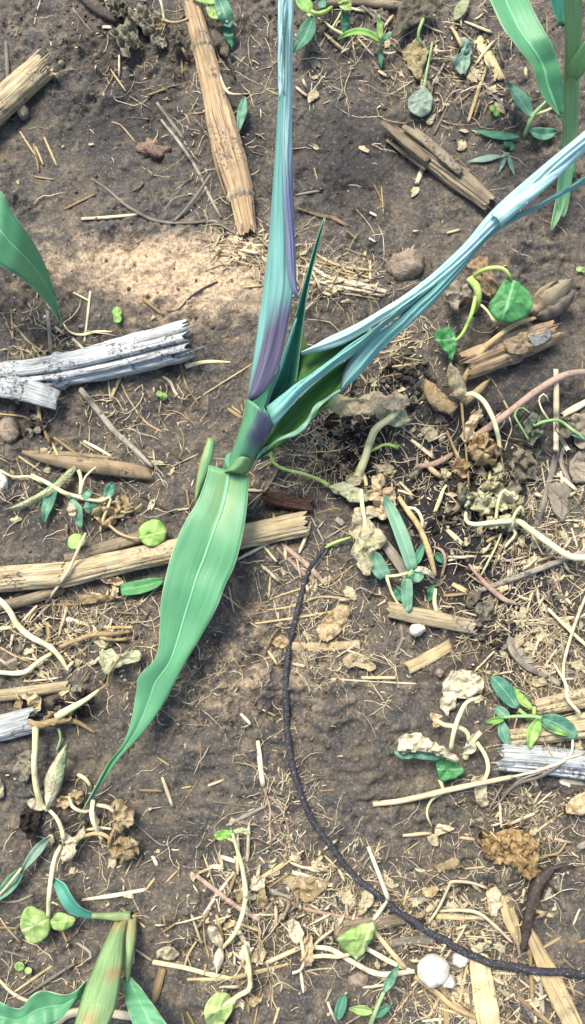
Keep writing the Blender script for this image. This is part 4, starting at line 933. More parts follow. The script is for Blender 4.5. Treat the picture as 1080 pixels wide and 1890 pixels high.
# heart-leaf vine at the right of the bundle
v = plant('young_vine', 'young vine with a round glossy heart-shaped leaf and arched pale stem', 'vine', (878, 590))
leafsheet(v, [(944, 516), (955, 520), (968, 528), (980, 545), (984, 560), (975, 580), (955, 592), (935, 596), (915, 590), (903, 575), (902, 562), (912, 548), (922, 530), (932, 517)], .034, 'weed_green', .0015, freq=60, axis=((948, 520), (925, 595)), dome=.003, nr=8, ns=48)
leafsheet(v, [(802, 622), (812, 607), (830, 604), (838, 612), (840, 625), (842, 640), (838, 660), (834, 664), (822, 648), (808, 636)], .018, 'weed_green', .003, freq=80, axis=((840, 625), (802, 630)), nr=7, ns=40, tint=lambda a, b: -.1)
tube('stem', [(868, 515, .022), (880, 530, .020), (884, 550, .018), (880, 568, .010), (872, 580, .0)], [16, 15, 12, 9, 7], 'vine_green', v, 10, rough=.08)
tube('stem', [(874, 512, .022), (885, 502, .030), (905, 495, .034), (925, 495, .036), (936, 502, .036), (943, 515, .034)], [7, 8, 8, 8, 7, 6], 'vine_green', v, 9, rough=.05)
tube('stem', [(878, 548, .018), (872, 575, .022), (862, 600, .022), (852, 618, .020), (840, 630, .019)], [8, 8, 7, 6, 5], 'vine_green', v, 9, rough=.05)
tube('tendril', [(884, 560, .012), (898, 572, .014), (910, 590, .010), (916, 596, .008)], [5, 5, 6, 8], 'vine_pale', v, 7)
for o, m_, fl in [([(862, 488), (893, 475), (900, 490), (918, 520), (912, 548), (890, 545), (880, 520)], 'sheath_dry', .0018), ([(825, 525), (850, 520), (872, 530), (876, 548), (850, 560), (845, 580), (832, 565), (822, 548)], 'husk_grey', .002)]:
    hs = sheet('dry_husk', o, .016, m_, None, .004, .003, 120, 8, 44, folds=fl)
    tag(hs, 'folded tan papery husk behind the arched vine stem' if m_ == 'sheath_dry' else 'shredded grey husk scrap under the arched vine stem', 'husk')
hk = thing('dry_husk', 'curled grey striped husk standing beside the heart-shaped leaf', 'husk', PLT(1000, 590))
lance('husk_leaf', (978, 585, .006), (1052, 522, .022), 46, 'stalk_dull', hk, 'oval', bend=-6, camber=.010, n=20, m=11, wave=.004, wave_edge=.15, tint=lambda u, v: .5)
lance('husk_leaf', (985, 590, .006), (1060, 540, .018), 30, 'husk_grey', hk, 'oval', bend=6, camber=.008, n=18, m=9, wave=.004, wave_edge=.2)
lance('husk_leaf', (980, 580, .006), (1030, 518, .026), 14, 'sheath_dry', hk, 'lance', bend=-8, camber=.004)
tag(tube('fallen_vine', [(846, 725, .002), (862, 690, .010), (885, 652, .020), (915, 624, .022), (950, 600, .020), (990, 586, .010)], [9, 11, 11, 10, 9, 7], 'vine_tan', None, 8, flat=.6), 'tan dead tendril curving over the broken tan stalk chunk', 'stem')
sc_ = thing('rind_scrap', 'papery pinkish rind flake on the broken tan stalk chunk', 'rind', PLT(960, 630))
sheet('flake', [(932, 632), (968, 612), (975, 630), (985, 640), (960, 655), (940, 650)], .022, 'sheath_dry', sc_, .002)
sheet('flake', [(978, 622), (1010, 606), (1018, 620), (990, 640)], .020, 'stalk_grey', sc_, .002)

# leaf folded over, lower right
v = plant('withered_vine', 'dying vine with a folded crinkled leaf green underneath above the pale root', 'vine', (862, 1420))
leafsheet(v, [(735, 1372), (742, 1358), (762, 1352), (785, 1360), (815, 1378), (842, 1394), (850, 1405), (830, 1402), (800, 1392), (765, 1385), (745, 1390), (733, 1388)], .026, 'leaf_pale', .005, freq=150, nr=8, ns=54, dome=.003)
leafsheet(v, [(728, 1386), (760, 1382), (800, 1388), (820, 1398), (800, 1404), (765, 1400), (738, 1400)], .018, 'weed_teal', .002, nr=6, axis=((820, 1398), (728, 1390)))
leafsheet(v, [(806, 1392), (838, 1402), (856, 1424), (840, 1436), (812, 1440), (808, 1420)], .012, 'weed_green', .002, axis=((850, 1420), (808, 1420)))
tube('stem', [(832, 1382, .02), (838, 1350, .03), (848, 1320, .034), (862, 1296, .032), (884, 1288, .028)], [8, 8, 8, 7, 6], 'vine_pale', v, 9, rough=.05)
tube('stem', [(806, 1330, .022), (820, 1338, .024), (845, 1342, .024), (862, 1352, .022), (866, 1370, .016)], [7, 9, 9, 8, 8], 'vine_pale', v, 8)
leafsheet(v, [(796, 1318), (812, 1318), (818, 1330), (806, 1342), (798, 1336)], .02, 'leaf_tan', .004)
leafsheet(v, [(868, 1358), (882, 1352), (880, 1372), (870, 1392), (856, 1390), (860, 1372)], .014, 'leaf_pale', .005)
tube('stem', [(880, 1370, .012), (896, 1395, .014), (901, 1420, .012), (892, 1445, .006)], [7, 8, 8, 7], 'vine_pale', v, 8)
tube('stem', [(886, 1352, .018), (878, 1362, .016), (868, 1376, .010), (858, 1400, .002)], [8, 9, 10, 11], 'vine_pale', v, 8)
leafsheet(v, [(868, 1440), (890, 1430), (898, 1460), (896, 1490), (882, 1486), (876, 1465)], .004, 'leaf_pale', .004)
tube('tendril', [(812, 1440, .01), (818, 1462, .006), (798, 1475, .004), (788, 1500, .002), (798, 1528, .001)], [7, 6, 5, 4, 3], 'vine_pale', v, 7)
leafsheet(v, [(815, 1538), (842, 1530), (820, 1522), (805, 1520), (804, 1545)], .003, 'leaf_tan', .003)
tag(sheet('dead_leaf', [(818, 1262), (830, 1240), (855, 1234), (880, 1242), (895, 1258), (890, 1280), (870, 1290), (845, 1290), (838, 1310), (820, 1322), (812, 1300), (816, 1280)], .006, 'leaf_pale', None, .005, .002, 110, 10, 60, smooth=False), 'flat pale dried leaf plastered onto the soil above the folded leaf', 'dead leaf')
lump('clod', 811, 1242, 8, 8, .004, 'clod', 'little clod beside the flat pale dried leaf', 'clod', 0, .3)

# leafy green weed seedling, lower right
v = plant('weed_seedling', 'fresh green weed seedling with pointed leaves on the ribbed stalks', 'weed', (975, 1325))
for b, t, w, m_, k, bd in [((955, 1306, .018), (908, 1248, .02), 32, 'weed_teal', 'oval', 2), ((984, 1308, .022), (950, 1268, .02), 15, 'weed_bright', 'lance', -4), ((940, 1324, .012), (914, 1306, .012), 20, 'weed_teal', 'oval', 0), ((930, 1328, .016), (897, 1332, .014), 13, 'weed_bright', 'lance', 0), ((926, 1330, .012), (940, 1380, .010), 22, 'weed_teal', 'lance', 2),
                           ((996, 1326, .022), (978, 1382, .018), 26, 'weed_bright', 'lance', 3), ((1000, 1325, .022), (1066, 1360, .016), 34, 'weed_teal', 'oval', -4), ((998, 1332, .02), (1050, 1358, .02), 12, 'weed_bright', 'lance', 2), ((978, 1372, .008), (952, 1390, .006), 14, 'weed_teal', 'lance', 0), ((1036, 1350, .008), (1044, 1368, .006), 14, 'weed_dark', 'lance', 0)]:
    lance('leaf', b, t, w, m_, v, k, bend=bd, fold=-.002, arch=.002)
tube('stem', [(930, 1324, .016), (955, 1322, .018), (985, 1322, .02), (1000, 1326, .02)], [5, 6, 7, 6], 'grass_stem', v, 8)
tube('stem', [(958, 1310, .016), (972, 1322, .016), (978, 1332, .0)], [7, 8, 8], 'grass_stem', v, 8)
tube('stem', [(986, 1306, .022), (986, 1316, .02), (984, 1324, .018)], [6, 7, 7], 'vine_green', v, 8)

# left hand weeds: tangle of dead stems
v = plant('dead_vine', 'dead vine with thick pale branching stems crossing the left soil', 'vine', (60, 1178))
tube('stem', [(-30, 1090, .010), (0, 1108, .012), (18, 1128, .012), (32, 1152, .012), (55, 1174, .010), (92, 1194, .008), (112, 1215, .005), (128, 1240, .001)], [9, 10, 11, 11, 11, 10, 9, 6], 'vine_pale', v, 9)
tube('stem', [(95, 1206, .006), (70, 1222, .008), (45, 1241, .008), (5, 1242, .006), (-20, 1236, .004)], [7, 8, 9, 8, 7], 'vine_pale', v, 8)
tube('stem', [(112, 1194, .006), (140, 1182, .010), (175, 1171, .010), (210, 1170, .008), (240, 1166, .004)], [8, 9, 10, 9, 6], 'vine_tan', v, 8)
tube('stem', [(175, 1172, .008), (200, 1180, .008), (235, 1180, .004)], [6, 7, 5], 'vine_tan', v, 7)
v = plant('dead_vine', 'dead vine with a pale knot of stems beside the blue-grey stalk end', 'vine', (75, 1335))
tube('stem', [(105, 1322, .014), (130, 1308, .016), (160, 1290, .016), (182, 1274, .014)], [14, 12, 9, 6], 'vine_pale', v, 9)
tube('stem', [(182, 1274, .014), (198, 1262, .016), (203, 1240, .02), (222, 1210, .022)], [5, 4, 4, 4], 'vine_tan', v, 6)
leafsheet(v, [(183, 1205), (205, 1198), (220, 1206), (255, 1200), (262, 1212), (250, 1222), (225, 1228), (205, 1240), (196, 1248), (186, 1225)], .012, 'leaf_pale', .003, axis=((258, 1206), (185, 1225)), tint=lambda a, b: .35)
tube('stem', [(50, 1330, .012), (72, 1338, .014), (105, 1330, .012), (140, 1332, .008), (175, 1352, .004)], [10, 14, 13, 8, 4], 'vine_tan', v, 9)
leafsheet(v, ring(105, 1325, 22, 13), .012, 'leaf_dry', .006)
leafsheet(v, [(42, 1285), (62, 1275), (76, 1295), (70, 1318), (58, 1322), (52, 1300)], .010, 'leaf_tan', .006, tint=lambda a, b: .2)
leafsheet(v, [(28, 1290), (36, 1280), (45, 1320), (50, 1332), (38, 1330)], .008, 'leaf_dry', .005)
tube('stem', [(66, 1338, .012), (65, 1375, .020), (63, 1410, .022), (66, 1450, .020), (76, 1482, .016), (88, 1495, .012)], [12, 11, 10, 10, 10, 8], 'vine_pale', v, 9, rough=.05)
tube('tendril', [(108, 1345, .006), (112, 1362, .006), (105, 1385, .004)], [5, 4, 4], 'weed_grey' if False else 'grass_stem', v, 6)
lance('leaf', (88, 1492, .014), (128, 1368, .018), 34, 'leaf_pale', v, 'lance', bend=-5, fold=.005, wave=.004, wave_edge=.2, tint=lambda u, v: .75 * ss(.25, .6, v) * (1 if u < .6 else .3))
leafsheet(v, [(26, 1412), (42, 1388), (58, 1384), (60, 1425), (48, 1444), (36, 1440)], .006, 'leaf_grey', .004)
lance('leaf', (84, 1490, .012), (50, 1480, .006), 22, 'leaf_pale', v, 'oval', wave=.004)
tube('stem', [(92, 1496, .012), (105, 1510, .012), (114, 1530, .012), (117, 1548, .012)], [6, 7, 8, 8], 'vine_pale', v, 8)
leafsheet(v, [(118, 1540), (135, 1545), (155, 1525), (158, 1540), (140, 1560), (140, 1578), (125, 1590), (115, 1580)], .012, 'leaf_pale', .005)
tube('stem', [(112, 1562, .012), (102, 1582, .016), (96, 1610, .020), (91, 1650, .022), (89, 1692, .020)], [7, 8, 8, 8, 7], 'vine_pale', v, 9, rough=.05)
leafsheet(v, [(89, 1690), (72, 1678), (54, 1672), (42, 1685), (37, 1705), (42, 1722), (52, 1738), (70, 1740), (85, 1730), (94, 1712)], .018, 'weed_lime', .001, freq=70, axis=((92, 1695), (45, 1715)), dome=.002)
leafsheet(v, [(93, 1698), (108, 1684), (125, 1688), (139, 1696), (132, 1710), (115, 1717), (98, 1714)], .018, 'weed_lime', .001, freq=70, axis=((93, 1702), (138, 1698)), dome=.002)
leafsheet(v, ring(58, 1515, 18, 28, rot=10), .004, 'leaf_char', .006, curl=.004)
v = plant('dead_vine', 'shrivelled tan leaves and looping stems at the tip of the drooping leaf', 'vine', (175, 1530))
leafsheet(v, [(204, 1485), (222, 1478), (240, 1490), (246, 1515), (235, 1530), (215, 1535), (208, 1510)], .010, 'leaf_dry', .006)
leafsheet(v, [(205, 1560), (225, 1545), (257, 1552), (255, 1572), (240, 1588), (220, 1590), (206, 1575)], .010, 'leaf_dry', .007, dome=.004)
leafsheet(v, [(95, 1478), (115, 1470), (140, 1465), (138, 1482), (115, 1492)], .008, 'leaf_tan', .005)
leafsheet(v, [(128, 1465), (150, 1460), (155, 1475), (140, 1484)], .008, 'leaf_tan', .004)
for pa, w, m_ in [([(128, 1472, .012), (135, 1490, .018), (155, 1498, .018), (172, 1494, .014)], 6, 'straw_pale'), ([(172, 1478, .012), (170, 1505, .018), (178, 1530, .014), (190, 1552, .006)], 8, 'vine_pale'), ([(150, 1545, .008), (175, 1538, .012), (195, 1542, .012), (208, 1555, .010)], 7, 'vine_tan'),
                    ([(200, 1570, .008), (203, 1550, .012), (215, 1520, .012)], 6, 'vine_tan'), ([(180, 1486, .012), (200, 1490, .014), (212, 1500, .012)], 7, 'straw_pale'), ([(145, 1430, .004), (158, 1438, .008), (168, 1452, .004)], 7, 'vine_pale'), ([(160, 1532, .006), (185, 1528, .008), (205, 1530, .008)], 5, 'vine_pale')]:
    tube('tendril', pa, [w, w * 1.1, w * .8], m_, v, 7)

# blue-grey grass blades at the left
v = plant('grass_clump', 'twisted silvery green grass blade above the yellow-green seed leaves', 'grass', (30, 1630))
lance('blade', (92, 1545, .012), (38, 1612, .014), 18, 'weed_grey', v, 'lance', fold=-.003, bend=3)
lance('blade', (44, 1600, .014), (-20, 1670, .008), 26, 'weed_teal', v, 'lance', fold=-.003, bend=-3)
tube('stem', [(40, 1602, .015), (28, 1618, .015), (10, 1640, .012), (-15, 1665, .008)], [5, 6, 5, 4], 'straw_pale', v, 6)
v = plant('grass_clump', 'small withering grass with drooping teal leaf below the dried sheath', 'grass', (140, 915))
lance('blade', (140, 860, .012), (8, 942, .004), 16, 'leaf_pale', v, 'strap', bend=-14, fold=.003, tint=lambda u, v: .5)
lance('blade', (104, 885, .012), (80, 968, .006), 24, 'weed_teal', v, 'lance', bend=3, fold=-.002)
lance('blade', (132, 920, .01), (150, 975, .006), 26, 'weed_teal', v, 'lance', fold=-.002, tint=lambda u, v: .3)
lance('blade', (153, 920, .01), (170, 905, .012), 14, 'weed_teal', v, 'oval')
lance('blade', (196, 920, .01), (208, 890, .014), 19, 'weed_teal', v, 'oval', fold=-.002)
lance('blade', (160, 925, .008), (165, 948, .006), 13, 'weed_teal', v, 'oval')
lance('blade', (172, 925, .008), (178, 952, .006), 14, 'weed_dark', v, 'oval')
lance('blade', (128, 930, .012), (136, 955, .008), 16, 'leaf_tan', v, 'oval', wave=.003)
for pa, w in [([(60, 878, .004), (85, 890, .008), (120, 910, .010), (150, 918, .008)], 8), ([(148, 915, .008), (150, 885, .014), (145, 868, .016)], 7), ([(150, 905, .01), (158, 880, .016), (180, 860, .016)], 4), ([(150, 920, .008), (185, 925, .010), (205, 918, .010), (190, 960, .006), (186, 980, .002)], 6), ([(0, 868, .004), (25, 880, .006), (55, 880, .006), (80, 892, .006)], 5)]:
    tube('stem', pa, w, 'vine_pale', v, 7)
v = plant('dead_vine', 'brown shrivelled stem tuft linking the two round seed leaves', 'vine', (195, 960))
leafsheet(v, ring(195, 955, 20, 20), .006, 'leaf_tan', .006, jag=.4)
leafsheet(v, ring(222, 935, 24, 16), .006, 'leaf_dry', .006, jag=.4)
tube('tendril', [(200, 968, .006), (220, 984, .010), (240, 992, .012), (258, 994, .014)], [5, 6, 5, 4], 'vine_tan', v, 7)
tube('tendril', [(215, 920, .006), (225, 945, .008), (250, 940, .006), (262, 930, .004)], [5, 6, 5, 5], 'vine_tan', v, 7)
leafsheet(v, [(256, 984), (262, 968), (280, 959), (298, 962), (308, 980), (302, 1000), (282, 1009), (264, 1003)], .016, 'weed_bright', .001, freq=70, axis=((257, 992), (308, 980)), dome=.002)
leafsheet(v, [(126, 995), (134, 985), (148, 986), (158, 998), (150, 1010), (135, 1014), (127, 1008)], .014, 'weed_bright', .001, freq=70, axis=((156, 1000), (126, 998)), dome=.002)
tag(tube('straw', [(158, 985, .022), (146, 1010, .024), (128, 1050, .022), (105, 1085, .012), (85, 1112, .002)], [5, 6, 6, 6, 5], 'straw_pale', None, 7), 'long bent straw lying across the joint of the pale stalks', 'straw')
v = plant('grass_clump', 'short green leaf with shrivelled tan base below the long pale stalk', 'grass', (225, 1078))
lance('leaf', (222, 1088, .008), (302, 1070, .010), 26, 'weed_green', v, 'strap', bend=3, fold=-.002)
leafsheet(v, ring(210, 1072, 18, 9), .006, 'leaf_tan', .005, jag=.3)
leafsheet(v, ring(212, 1090, 9, 14), .004, 'leaf_tan', .004, jag=.3)

# cotyledon pair on a thin stem, lower middle
v = plant('vine_seedling', 'pale seedling stem arching up to a pair of drooping seed leaves', 'seedling', (412, 1752))
leafsheet(v, [(428, 1534), (415, 1532), (399, 1536), (396, 1545), (408, 1550), (424, 1546)], .032, 'weed_bright', .001, axis=((428, 1538), (396, 1541)), nr=5)
leafsheet(v, [(430, 1533), (445, 1527), (458, 1530), (462, 1540), (448, 1538), (436, 1538)], .032, 'leaf_pale', .001, tint=lambda a, b: .5, nr=5)
tube('stem', [(429, 1538, .032), (436, 1562, .030), (446, 1595, .026), (452, 1630, .020), (454, 1655, .018)], [5, 6, 7, 9, 10], 'vine_pale', v, 8, rough=.05)
tube('stem', [(454, 1655, .018), (447, 1690, .018), (435, 1720, .016), (418, 1742, .010), (408, 1752, .004)], [9, 8, 8, 7, 6], 'vine_pale', v, 8, rough=.05)
lance('leaf', (410, 1748, .006), (386, 1708, .012), 24, 'leaf_pale', v, 'oval', fold=.003, wave=.003)
lance('leaf', (408, 1745, .006), (400, 1798, .006), 20, 'leaf_pale', v, 'lance', fold=.003)
for cx, cy, rx, ry, m_ in [(475, 1632, 14, 14, 'leaf_pale'), (484, 1655, 10, 16, 'leaf_dry'), (442, 1652, 7, 9, 'leaf_dry'), (465, 1655, 10, 6, 'leaf_pale')]:
    leafsheet(v, ring(cx, cy, rx, ry), .008, m_, .004, jag=.3, nr=5, ns=26)
v = plant('vine_seedling', 'pale limp seedling with a light green round leaf at the straw edge', 'seedling', (460, 1830))
tube('stem', [(450, 1745, .012), (458, 1775, .012), (461, 1800, .010), (460, 1825, .008), (440, 1838, .010), (412, 1856, .012)], [9, 9, 8, 9, 8, 6], 'vine_pale', v, 8)
leafsheet(v, [(406, 1830), (392, 1838), (380, 1855), (377, 1875), (385, 1895), (400, 1905), (420, 1880), (430, 1860), (425, 1838)], .012, 'weed_lime', .001, axis=((412, 1856), (378, 1880)), freq=70)
for cx, cy, rx, ry, m_ in [(455, 1765, 13, 28, 'leaf_pale'), (478, 1765, 12, 18, 'leaf_dry'), (472, 1845, 12, 8, 'leaf_dry'), (440, 1852, 12, 12, 'leaf_pale')]:
    leafsheet(v, ring(cx, cy, rx, ry), .006, m_, .005, jag=.3, nr=6, ns=30)
# yellow-green curled leaf with dead stem
v = plant('withered_vine', 'curled yellow-green leaf on a limp pale stem in the heap of straw', 'vine', (560, 1750))
leafsheet(v, [(622, 1732), (640, 1718), (665, 1706), (686, 1700), (693, 1716), (684, 1738), (672, 1758), (660, 1772), (650, 1764), (632, 1750)], .016, 'weed_lime', .002, freq=80, axis=((688, 1702), (655, 1770)), dome=.004, nr=8)
tube('stem', [(575, 1766, .010), (600, 1764, .014), (625, 1766, .014), (648, 1760, .014)], [6, 7, 6, 5], 'vine_pale', v, 8)
leafsheet(v, ring(566, 1752, 13, 30), .010, 'leaf_tan', .005, jag=.2)
leafsheet(v, [(530, 1705), (542, 1695), (555, 1712), (560, 1735), (545, 1738), (534, 1725)], .012, 'leaf_pale', .004)
tube('stem', [(540, 1796, .004), (555, 1790, .008), (562, 1770, .010), (556, 1735, .012)], [5, 5, 6, 6], 'vine_pale', v, 7)

# grass shoots at the bottom
v = plant('grass_shoot', 'tiny grass shoot with one teal leaf and bare tip below the yellow-green leaf', 'grass', (625, 1885))
lance('blade', (622, 1884, .006), (636, 1836, .014), 20, 'weed_teal', v, 'oval', fold=-.002)
tube('stem', [(605, 1850, .012), (612, 1868, .008), (622, 1888, .0)], [4, 5, 6], 'straw_pale', v, 6)
v = plant('grass_shoot', 'forked grass shoot with three pointed leaves beside the tiny shoot', 'grass', (688, 1890))
lance('blade', (708, 1832, .018), (736, 1782, .022), 18, 'weed_teal', v, 'lance', fold=-.002)
lance('blade', (688, 1868, .01), (645, 1862, .012), 20, 'weed_lime', v, 'lance', fold=-.002)
lance('blade', (690, 1878, .008), (722, 1856, .010), 18, 'weed_dark', v, 'lance', fold=-.002)
tube('stem', [(708, 1832, .018), (698, 1855, .012), (688, 1880, .006), (682, 1900, .0)], [6, 7, 8, 9], 'grass_stem', v, 8)

# weeds along the far edge
v = plant('weed_seedling', 'bright green weed seedling beside the top of the rolled leaf bundle', 'weed', (580, 28))
lance('leaf', (575, 22, .02), (548, -12, .026), 26, 'weed_bright', v, 'oval', fold=-.002)
lance('leaf', (578, 28, .018), (542, 95, .016), 32, 'weed_dark', v, 'lance', fold=-.002, bend=-4)
lance('leaf', (596, 15, .014), (592, -20, .016), 16, 'weed_teal', v, 'strap')
tube('stem', [(574, 20, .02), (585, 26, .016), (600, 22, .012), (612, 14, .006)], [7, 9, 9, 7], 'vine_green', v, 8)
v = plant('weed_seedling', 'pale green weed with a dark drooping leaf behind the smooth dark soil', 'weed', (640, 25))
leafsheet(v, [(626, -8), (636, -6), (646, 0), (648, 12), (640, 20), (630, 16), (625, 6)], .02, 'weed_lime', .001, axis=((640, 20), (632, -8)), nr=5)
lance('leaf', (637, 20, .014), (637, 62, .010), 16, 'weed_dark', v, 'strap')
tube('stem', [(632, 16, .014), (625, 32, .012), (614, 50, .008), (610, 58, .004)], [3, 4, 4, 4], 'vine_pale', v, 7)
tube('stem', [(600, 40, .006), (612, 52, .008), (634, 64, .008)], [4, 6, 7], 'vine_pale', v, 7)
v = plant('weed_seedling', 'slender grass seedling with an arched blade above the smooth dark soil', 'weed', (703, 75))
lance('leaf', (702, 74, .016), (624, 72, .014), 13, 'weed_bright', v, 'strap', bend=16, arch=.004, fold=-.002)
lance('leaf', (703, 74, .018), (699, 25, .026), 12, 'weed_bright', v, 'lance')
lance('leaf', (704, 76, .014), (724, 58, .010), 10, 'weed_teal', v, 'strap')
lance('leaf', (702, 92, .006), (704, 126, .004), 11, 'weed_dark', v, 'lance')
tube('stem', [(703, 74, .016), (703, 88, .008), (702, 96, .0)], [6, 6, 6], 'grass_stem', v, 7)
tube('tendril', [(706, 96, .004), (718, 99, .006), (730, 96, .003)], [5, 5, 4], 'straw_pale', v, 6)
v = plant('spoon_leaf_weed', 'spoon-shaped dusty grey-green leaf on a thin stalk over dark soil', 'weed', (798, 78))
leafsheet(v, [(783, 156), (790, 166), (798, 178), (799, 192), (794, 206), (785, 213), (775, 215), (762, 209), (754, 197), (754, 184), (762, 173), (776, 164)], .008, 'weed_dusty', .001, freq=60, dome=.002)
tube('leaf_stalk', [(798, 78, .004), (794, 100, .008), (788, 130, .009), (783, 160, .008)], [4, 4, 5, 7], 'grass_stem', v, 7)
v = plant('dead_vine', 'large shrivelled grey leaf drooping over the grey stalk end', 'vine', (780, 50))
leafsheet(v, [(740, 5), (765, -10), (800, 2), (808, 22), (790, 32), (775, 42), (755, 52), (738, 64), (722, 68), (730, 45)], .014, 'leaf_grey', .004, folds=.001, axis=((760, 0), (730, 66)), nr=9)
tube('stem', [(781, 36, .014), (775, 52, .014), (772, 68, .010), (780, 84, .004)], [7, 7, 6, 5], 'grass_stem', v, 7)
leafsheet(v, [(772, 68), (786, 80), (790, 100), (782, 128), (774, 150), (764, 142), (748, 112), (742, 92), (758, 82)], .003, 'leaf_dry', .003, tint=lambda a, b: .1)
v = plant('dead_vine', 'limp grey-green leaf hanging on a dry stalk beside the straw shard', 'vine', (835, 50))
leafsheet(v, [(846, 70), (868, 76), (872, 92), (866, 115), (858, 138), (842, 130), (836, 108), (850, 98)], .008, 'weed_grey', .003, axis=((850, 70), (855, 138)))
tube('stem', [(833, 50, .004), (843, 66, .008), (852, 86, .010)], [5, 8, 7], 'vine_tan', v, 7)
tag(lance('dead_leaf', (838, 38, .006), (868, -12, .010), 22, 'leaf_pale', None, 'lance', tint=lambda u, v: .5), 'pale lance-shaped leaf lying near the far edge', 'dead leaf')
v = plant('weed_seedling', 'wilted green weed with crossed leaves at the foot of the upright maize', 'weed', (975, 235))
lance('leaf', (982, 215, .016), (935, 150, .020), 28, 'weed_teal', v, 'lance', bend=3, fold=-.002)
lance('leaf', (978, 240, .010), (1028, 242, .006), 24, 'weed_teal', v, 'oval', bend=6, fold=-.002)
lance('leaf', (960, 252, .006), (875, 240, .004), 16, 'weed_dark', v, 'lance', bend=-3)
lance('leaf', (930, 262, .004), (950, 272, .004), 14, 'weed_dark', v, 'oval')
tube('stem', [(968, 252, .004), (978, 226, .012), (984, 212, .016), (1010, 185, .016)], [8, 9, 7, 5], 'grass_stem', v, 8)
tube('stem', [(984, 212, .016), (1005, 206, .012), (1022, 198, .010)], [6, 6, 5], 'vine_pale', v, 7)
v = plant('weed_seedling', 'flat grey-green sprig with narrow leaves beside the weathered split stalk', 'weed', (930, 290))
for b, t, w in [((925, 288, .003), (863, 298, .003), 13), ((940, 282, .004), (924, 290, .004), 7), ((935, 288, .003), (920, 320, .002), 8), ((938, 286, .003), (950, 325, .002), 9), ((942, 276, .004), (948, 272, .004), 5)]:
    lance('leaf', b, t, w, 'weed_grey', v, 'lance')
v = plant('weed_seedling', 'bright weed leaves peeping over the split brown stalk at the field edge', 'weed', (400, 20))
lance('leaf', (400, 4, .02), (352, -8, .02), 16, 'weed_bright', v, 'oval')
leafsheet(v, [(382, 10), (398, 0), (405, 12), (408, 30), (395, 36), (384, 26)], .018, 'weed_lime', .001)
lance('leaf', (402, -10, .022), (425, 50, .016), 30, 'weed_teal', v, 'oval', fold=-.002)
lance('leaf', (416, 40, .012), (428, 88, .006), 20, 'weed_dark', v, 'lance')
tube('tendril', [(418, 40, .014), (430, 42, .014), (438, 50, .010)], [5, 4, 4], 'straw_pale', v, 6)
tag(lance('fallen_grass', (452, 178, .012), (440, 244, .008), 19, 'weed_teal', None, 'lance', fold=-.001), 'single small teal leaf lying right of the split brown stalk', 'leaf')
v = plant('weed_seedling', 'dark wilted leaf strands along the split brown stalk', 'weed', (410, 90))
lance('leaf', (398, 55, .008), (420, 108, .006), 24, 'leaf_grey', v, 'strap', wave=.004, fold=.003)
lance('leaf', (425, 62, .008), (428, 92, .004), 14, 'weed_dark', v, 'lance')
tube('stem', [(420, 105, .006), (428, 125, .004), (434, 145, .001)], [8, 7, 5], 'root_dark', v, 7)
# shrivelled leaves at top left
v = plant('dead_vine', 'cluster of shrivelled grey-brown leaves at the end of the dark twig', 'vine', (250, 50))
for o, c, m_ in [([(205, 62), (222, 45), (238, 36), (252, 48), (258, 70), (258, 98), (246, 96), (240, 108), (226, 106), (222, 90), (212, 75)], .007, 'leaf_grey'), ([(238, 25), (258, 15), (282, 28), (286, 55), (272, 64), (256, 52), (244, 40)], .007, 'leaf_grey'), ([(202, 8), (225, 2), (236, 15), (230, 32), (212, 30)], .006, 'leaf_grey'), (ring(292, 50, 14, 12), .005, 'leaf_dry'), (ring(326, 78, 12, 16), .006, 'leaf_grey'), ([(282, 66), (300, 62), (308, 76), (298, 92), (284, 88)], .004, 'leaf_grey')]:
    leafsheet(v, o, .008, m_, c, jag=.15, nr=8, ns=44, freq=130, curl=.004)
tube('stem', [(293, -10, .014), (300, 15, .012), (303, 38, .006)], [5, 5, 5], 'vine_pale', v, 7)
tube('stem', [(300, 36, .006), (320, 42, .008), (340, 38, .010), (358, 28, .012)], [5, 5, 5, 5], 'vine_tan', v, 7)
tube('stem', [(324, 84, .006), (336, 88, .010), (342, 100, .008), (348, 110, .002)], [4, 5, 6, 6], 'vine_tan', v, 7)
# round seed leaves on the crust, tiny
def coty(label, a, b, ra, rb, mat='weed_bright'):
    v = plant('seed_leaves', label, 'seedling', a)
    for (x, y), r in ((a, ra), (b, rb)): leafsheet(v, ring(x, y, r, r, 10, 0, .04), .005, mat, .0004, freq=60, nr=4, ns=22, axis=((x, y + r), (x, y - r)))
    tube('stem', [((a[0] + b[0]) / 2, (a[1] + b[1]) / 2, .004), ((a[0] + b[0]) / 2 + 2, (a[1] + b[1]) / 2 + 3, -.001)], 3, 'vine_green', v, 6)
coty('pair of round lime seed leaves on the pale crust above the bleached stalk', (216, 575), (217, 588), 9, 8)
coty('tiny faded green seed leaves below the bleached grey stalk', (295, 727), (302, 732), 6, 7, 'weed_bright')
coty('two small round green seed leaves beside the straw shard', (910, 200), (917, 209), 6, 6, 'weed_bright')
coty('tiny pale seed leaves near the leaning seedling base', (36, 1784), (52, 1792), 9, 7, 'weed_lime')
coty('two tiny pale buds on the soil beyond the curled grey husk', (1069, 497), (1076, 498), 5, 5, 'weed_lime')

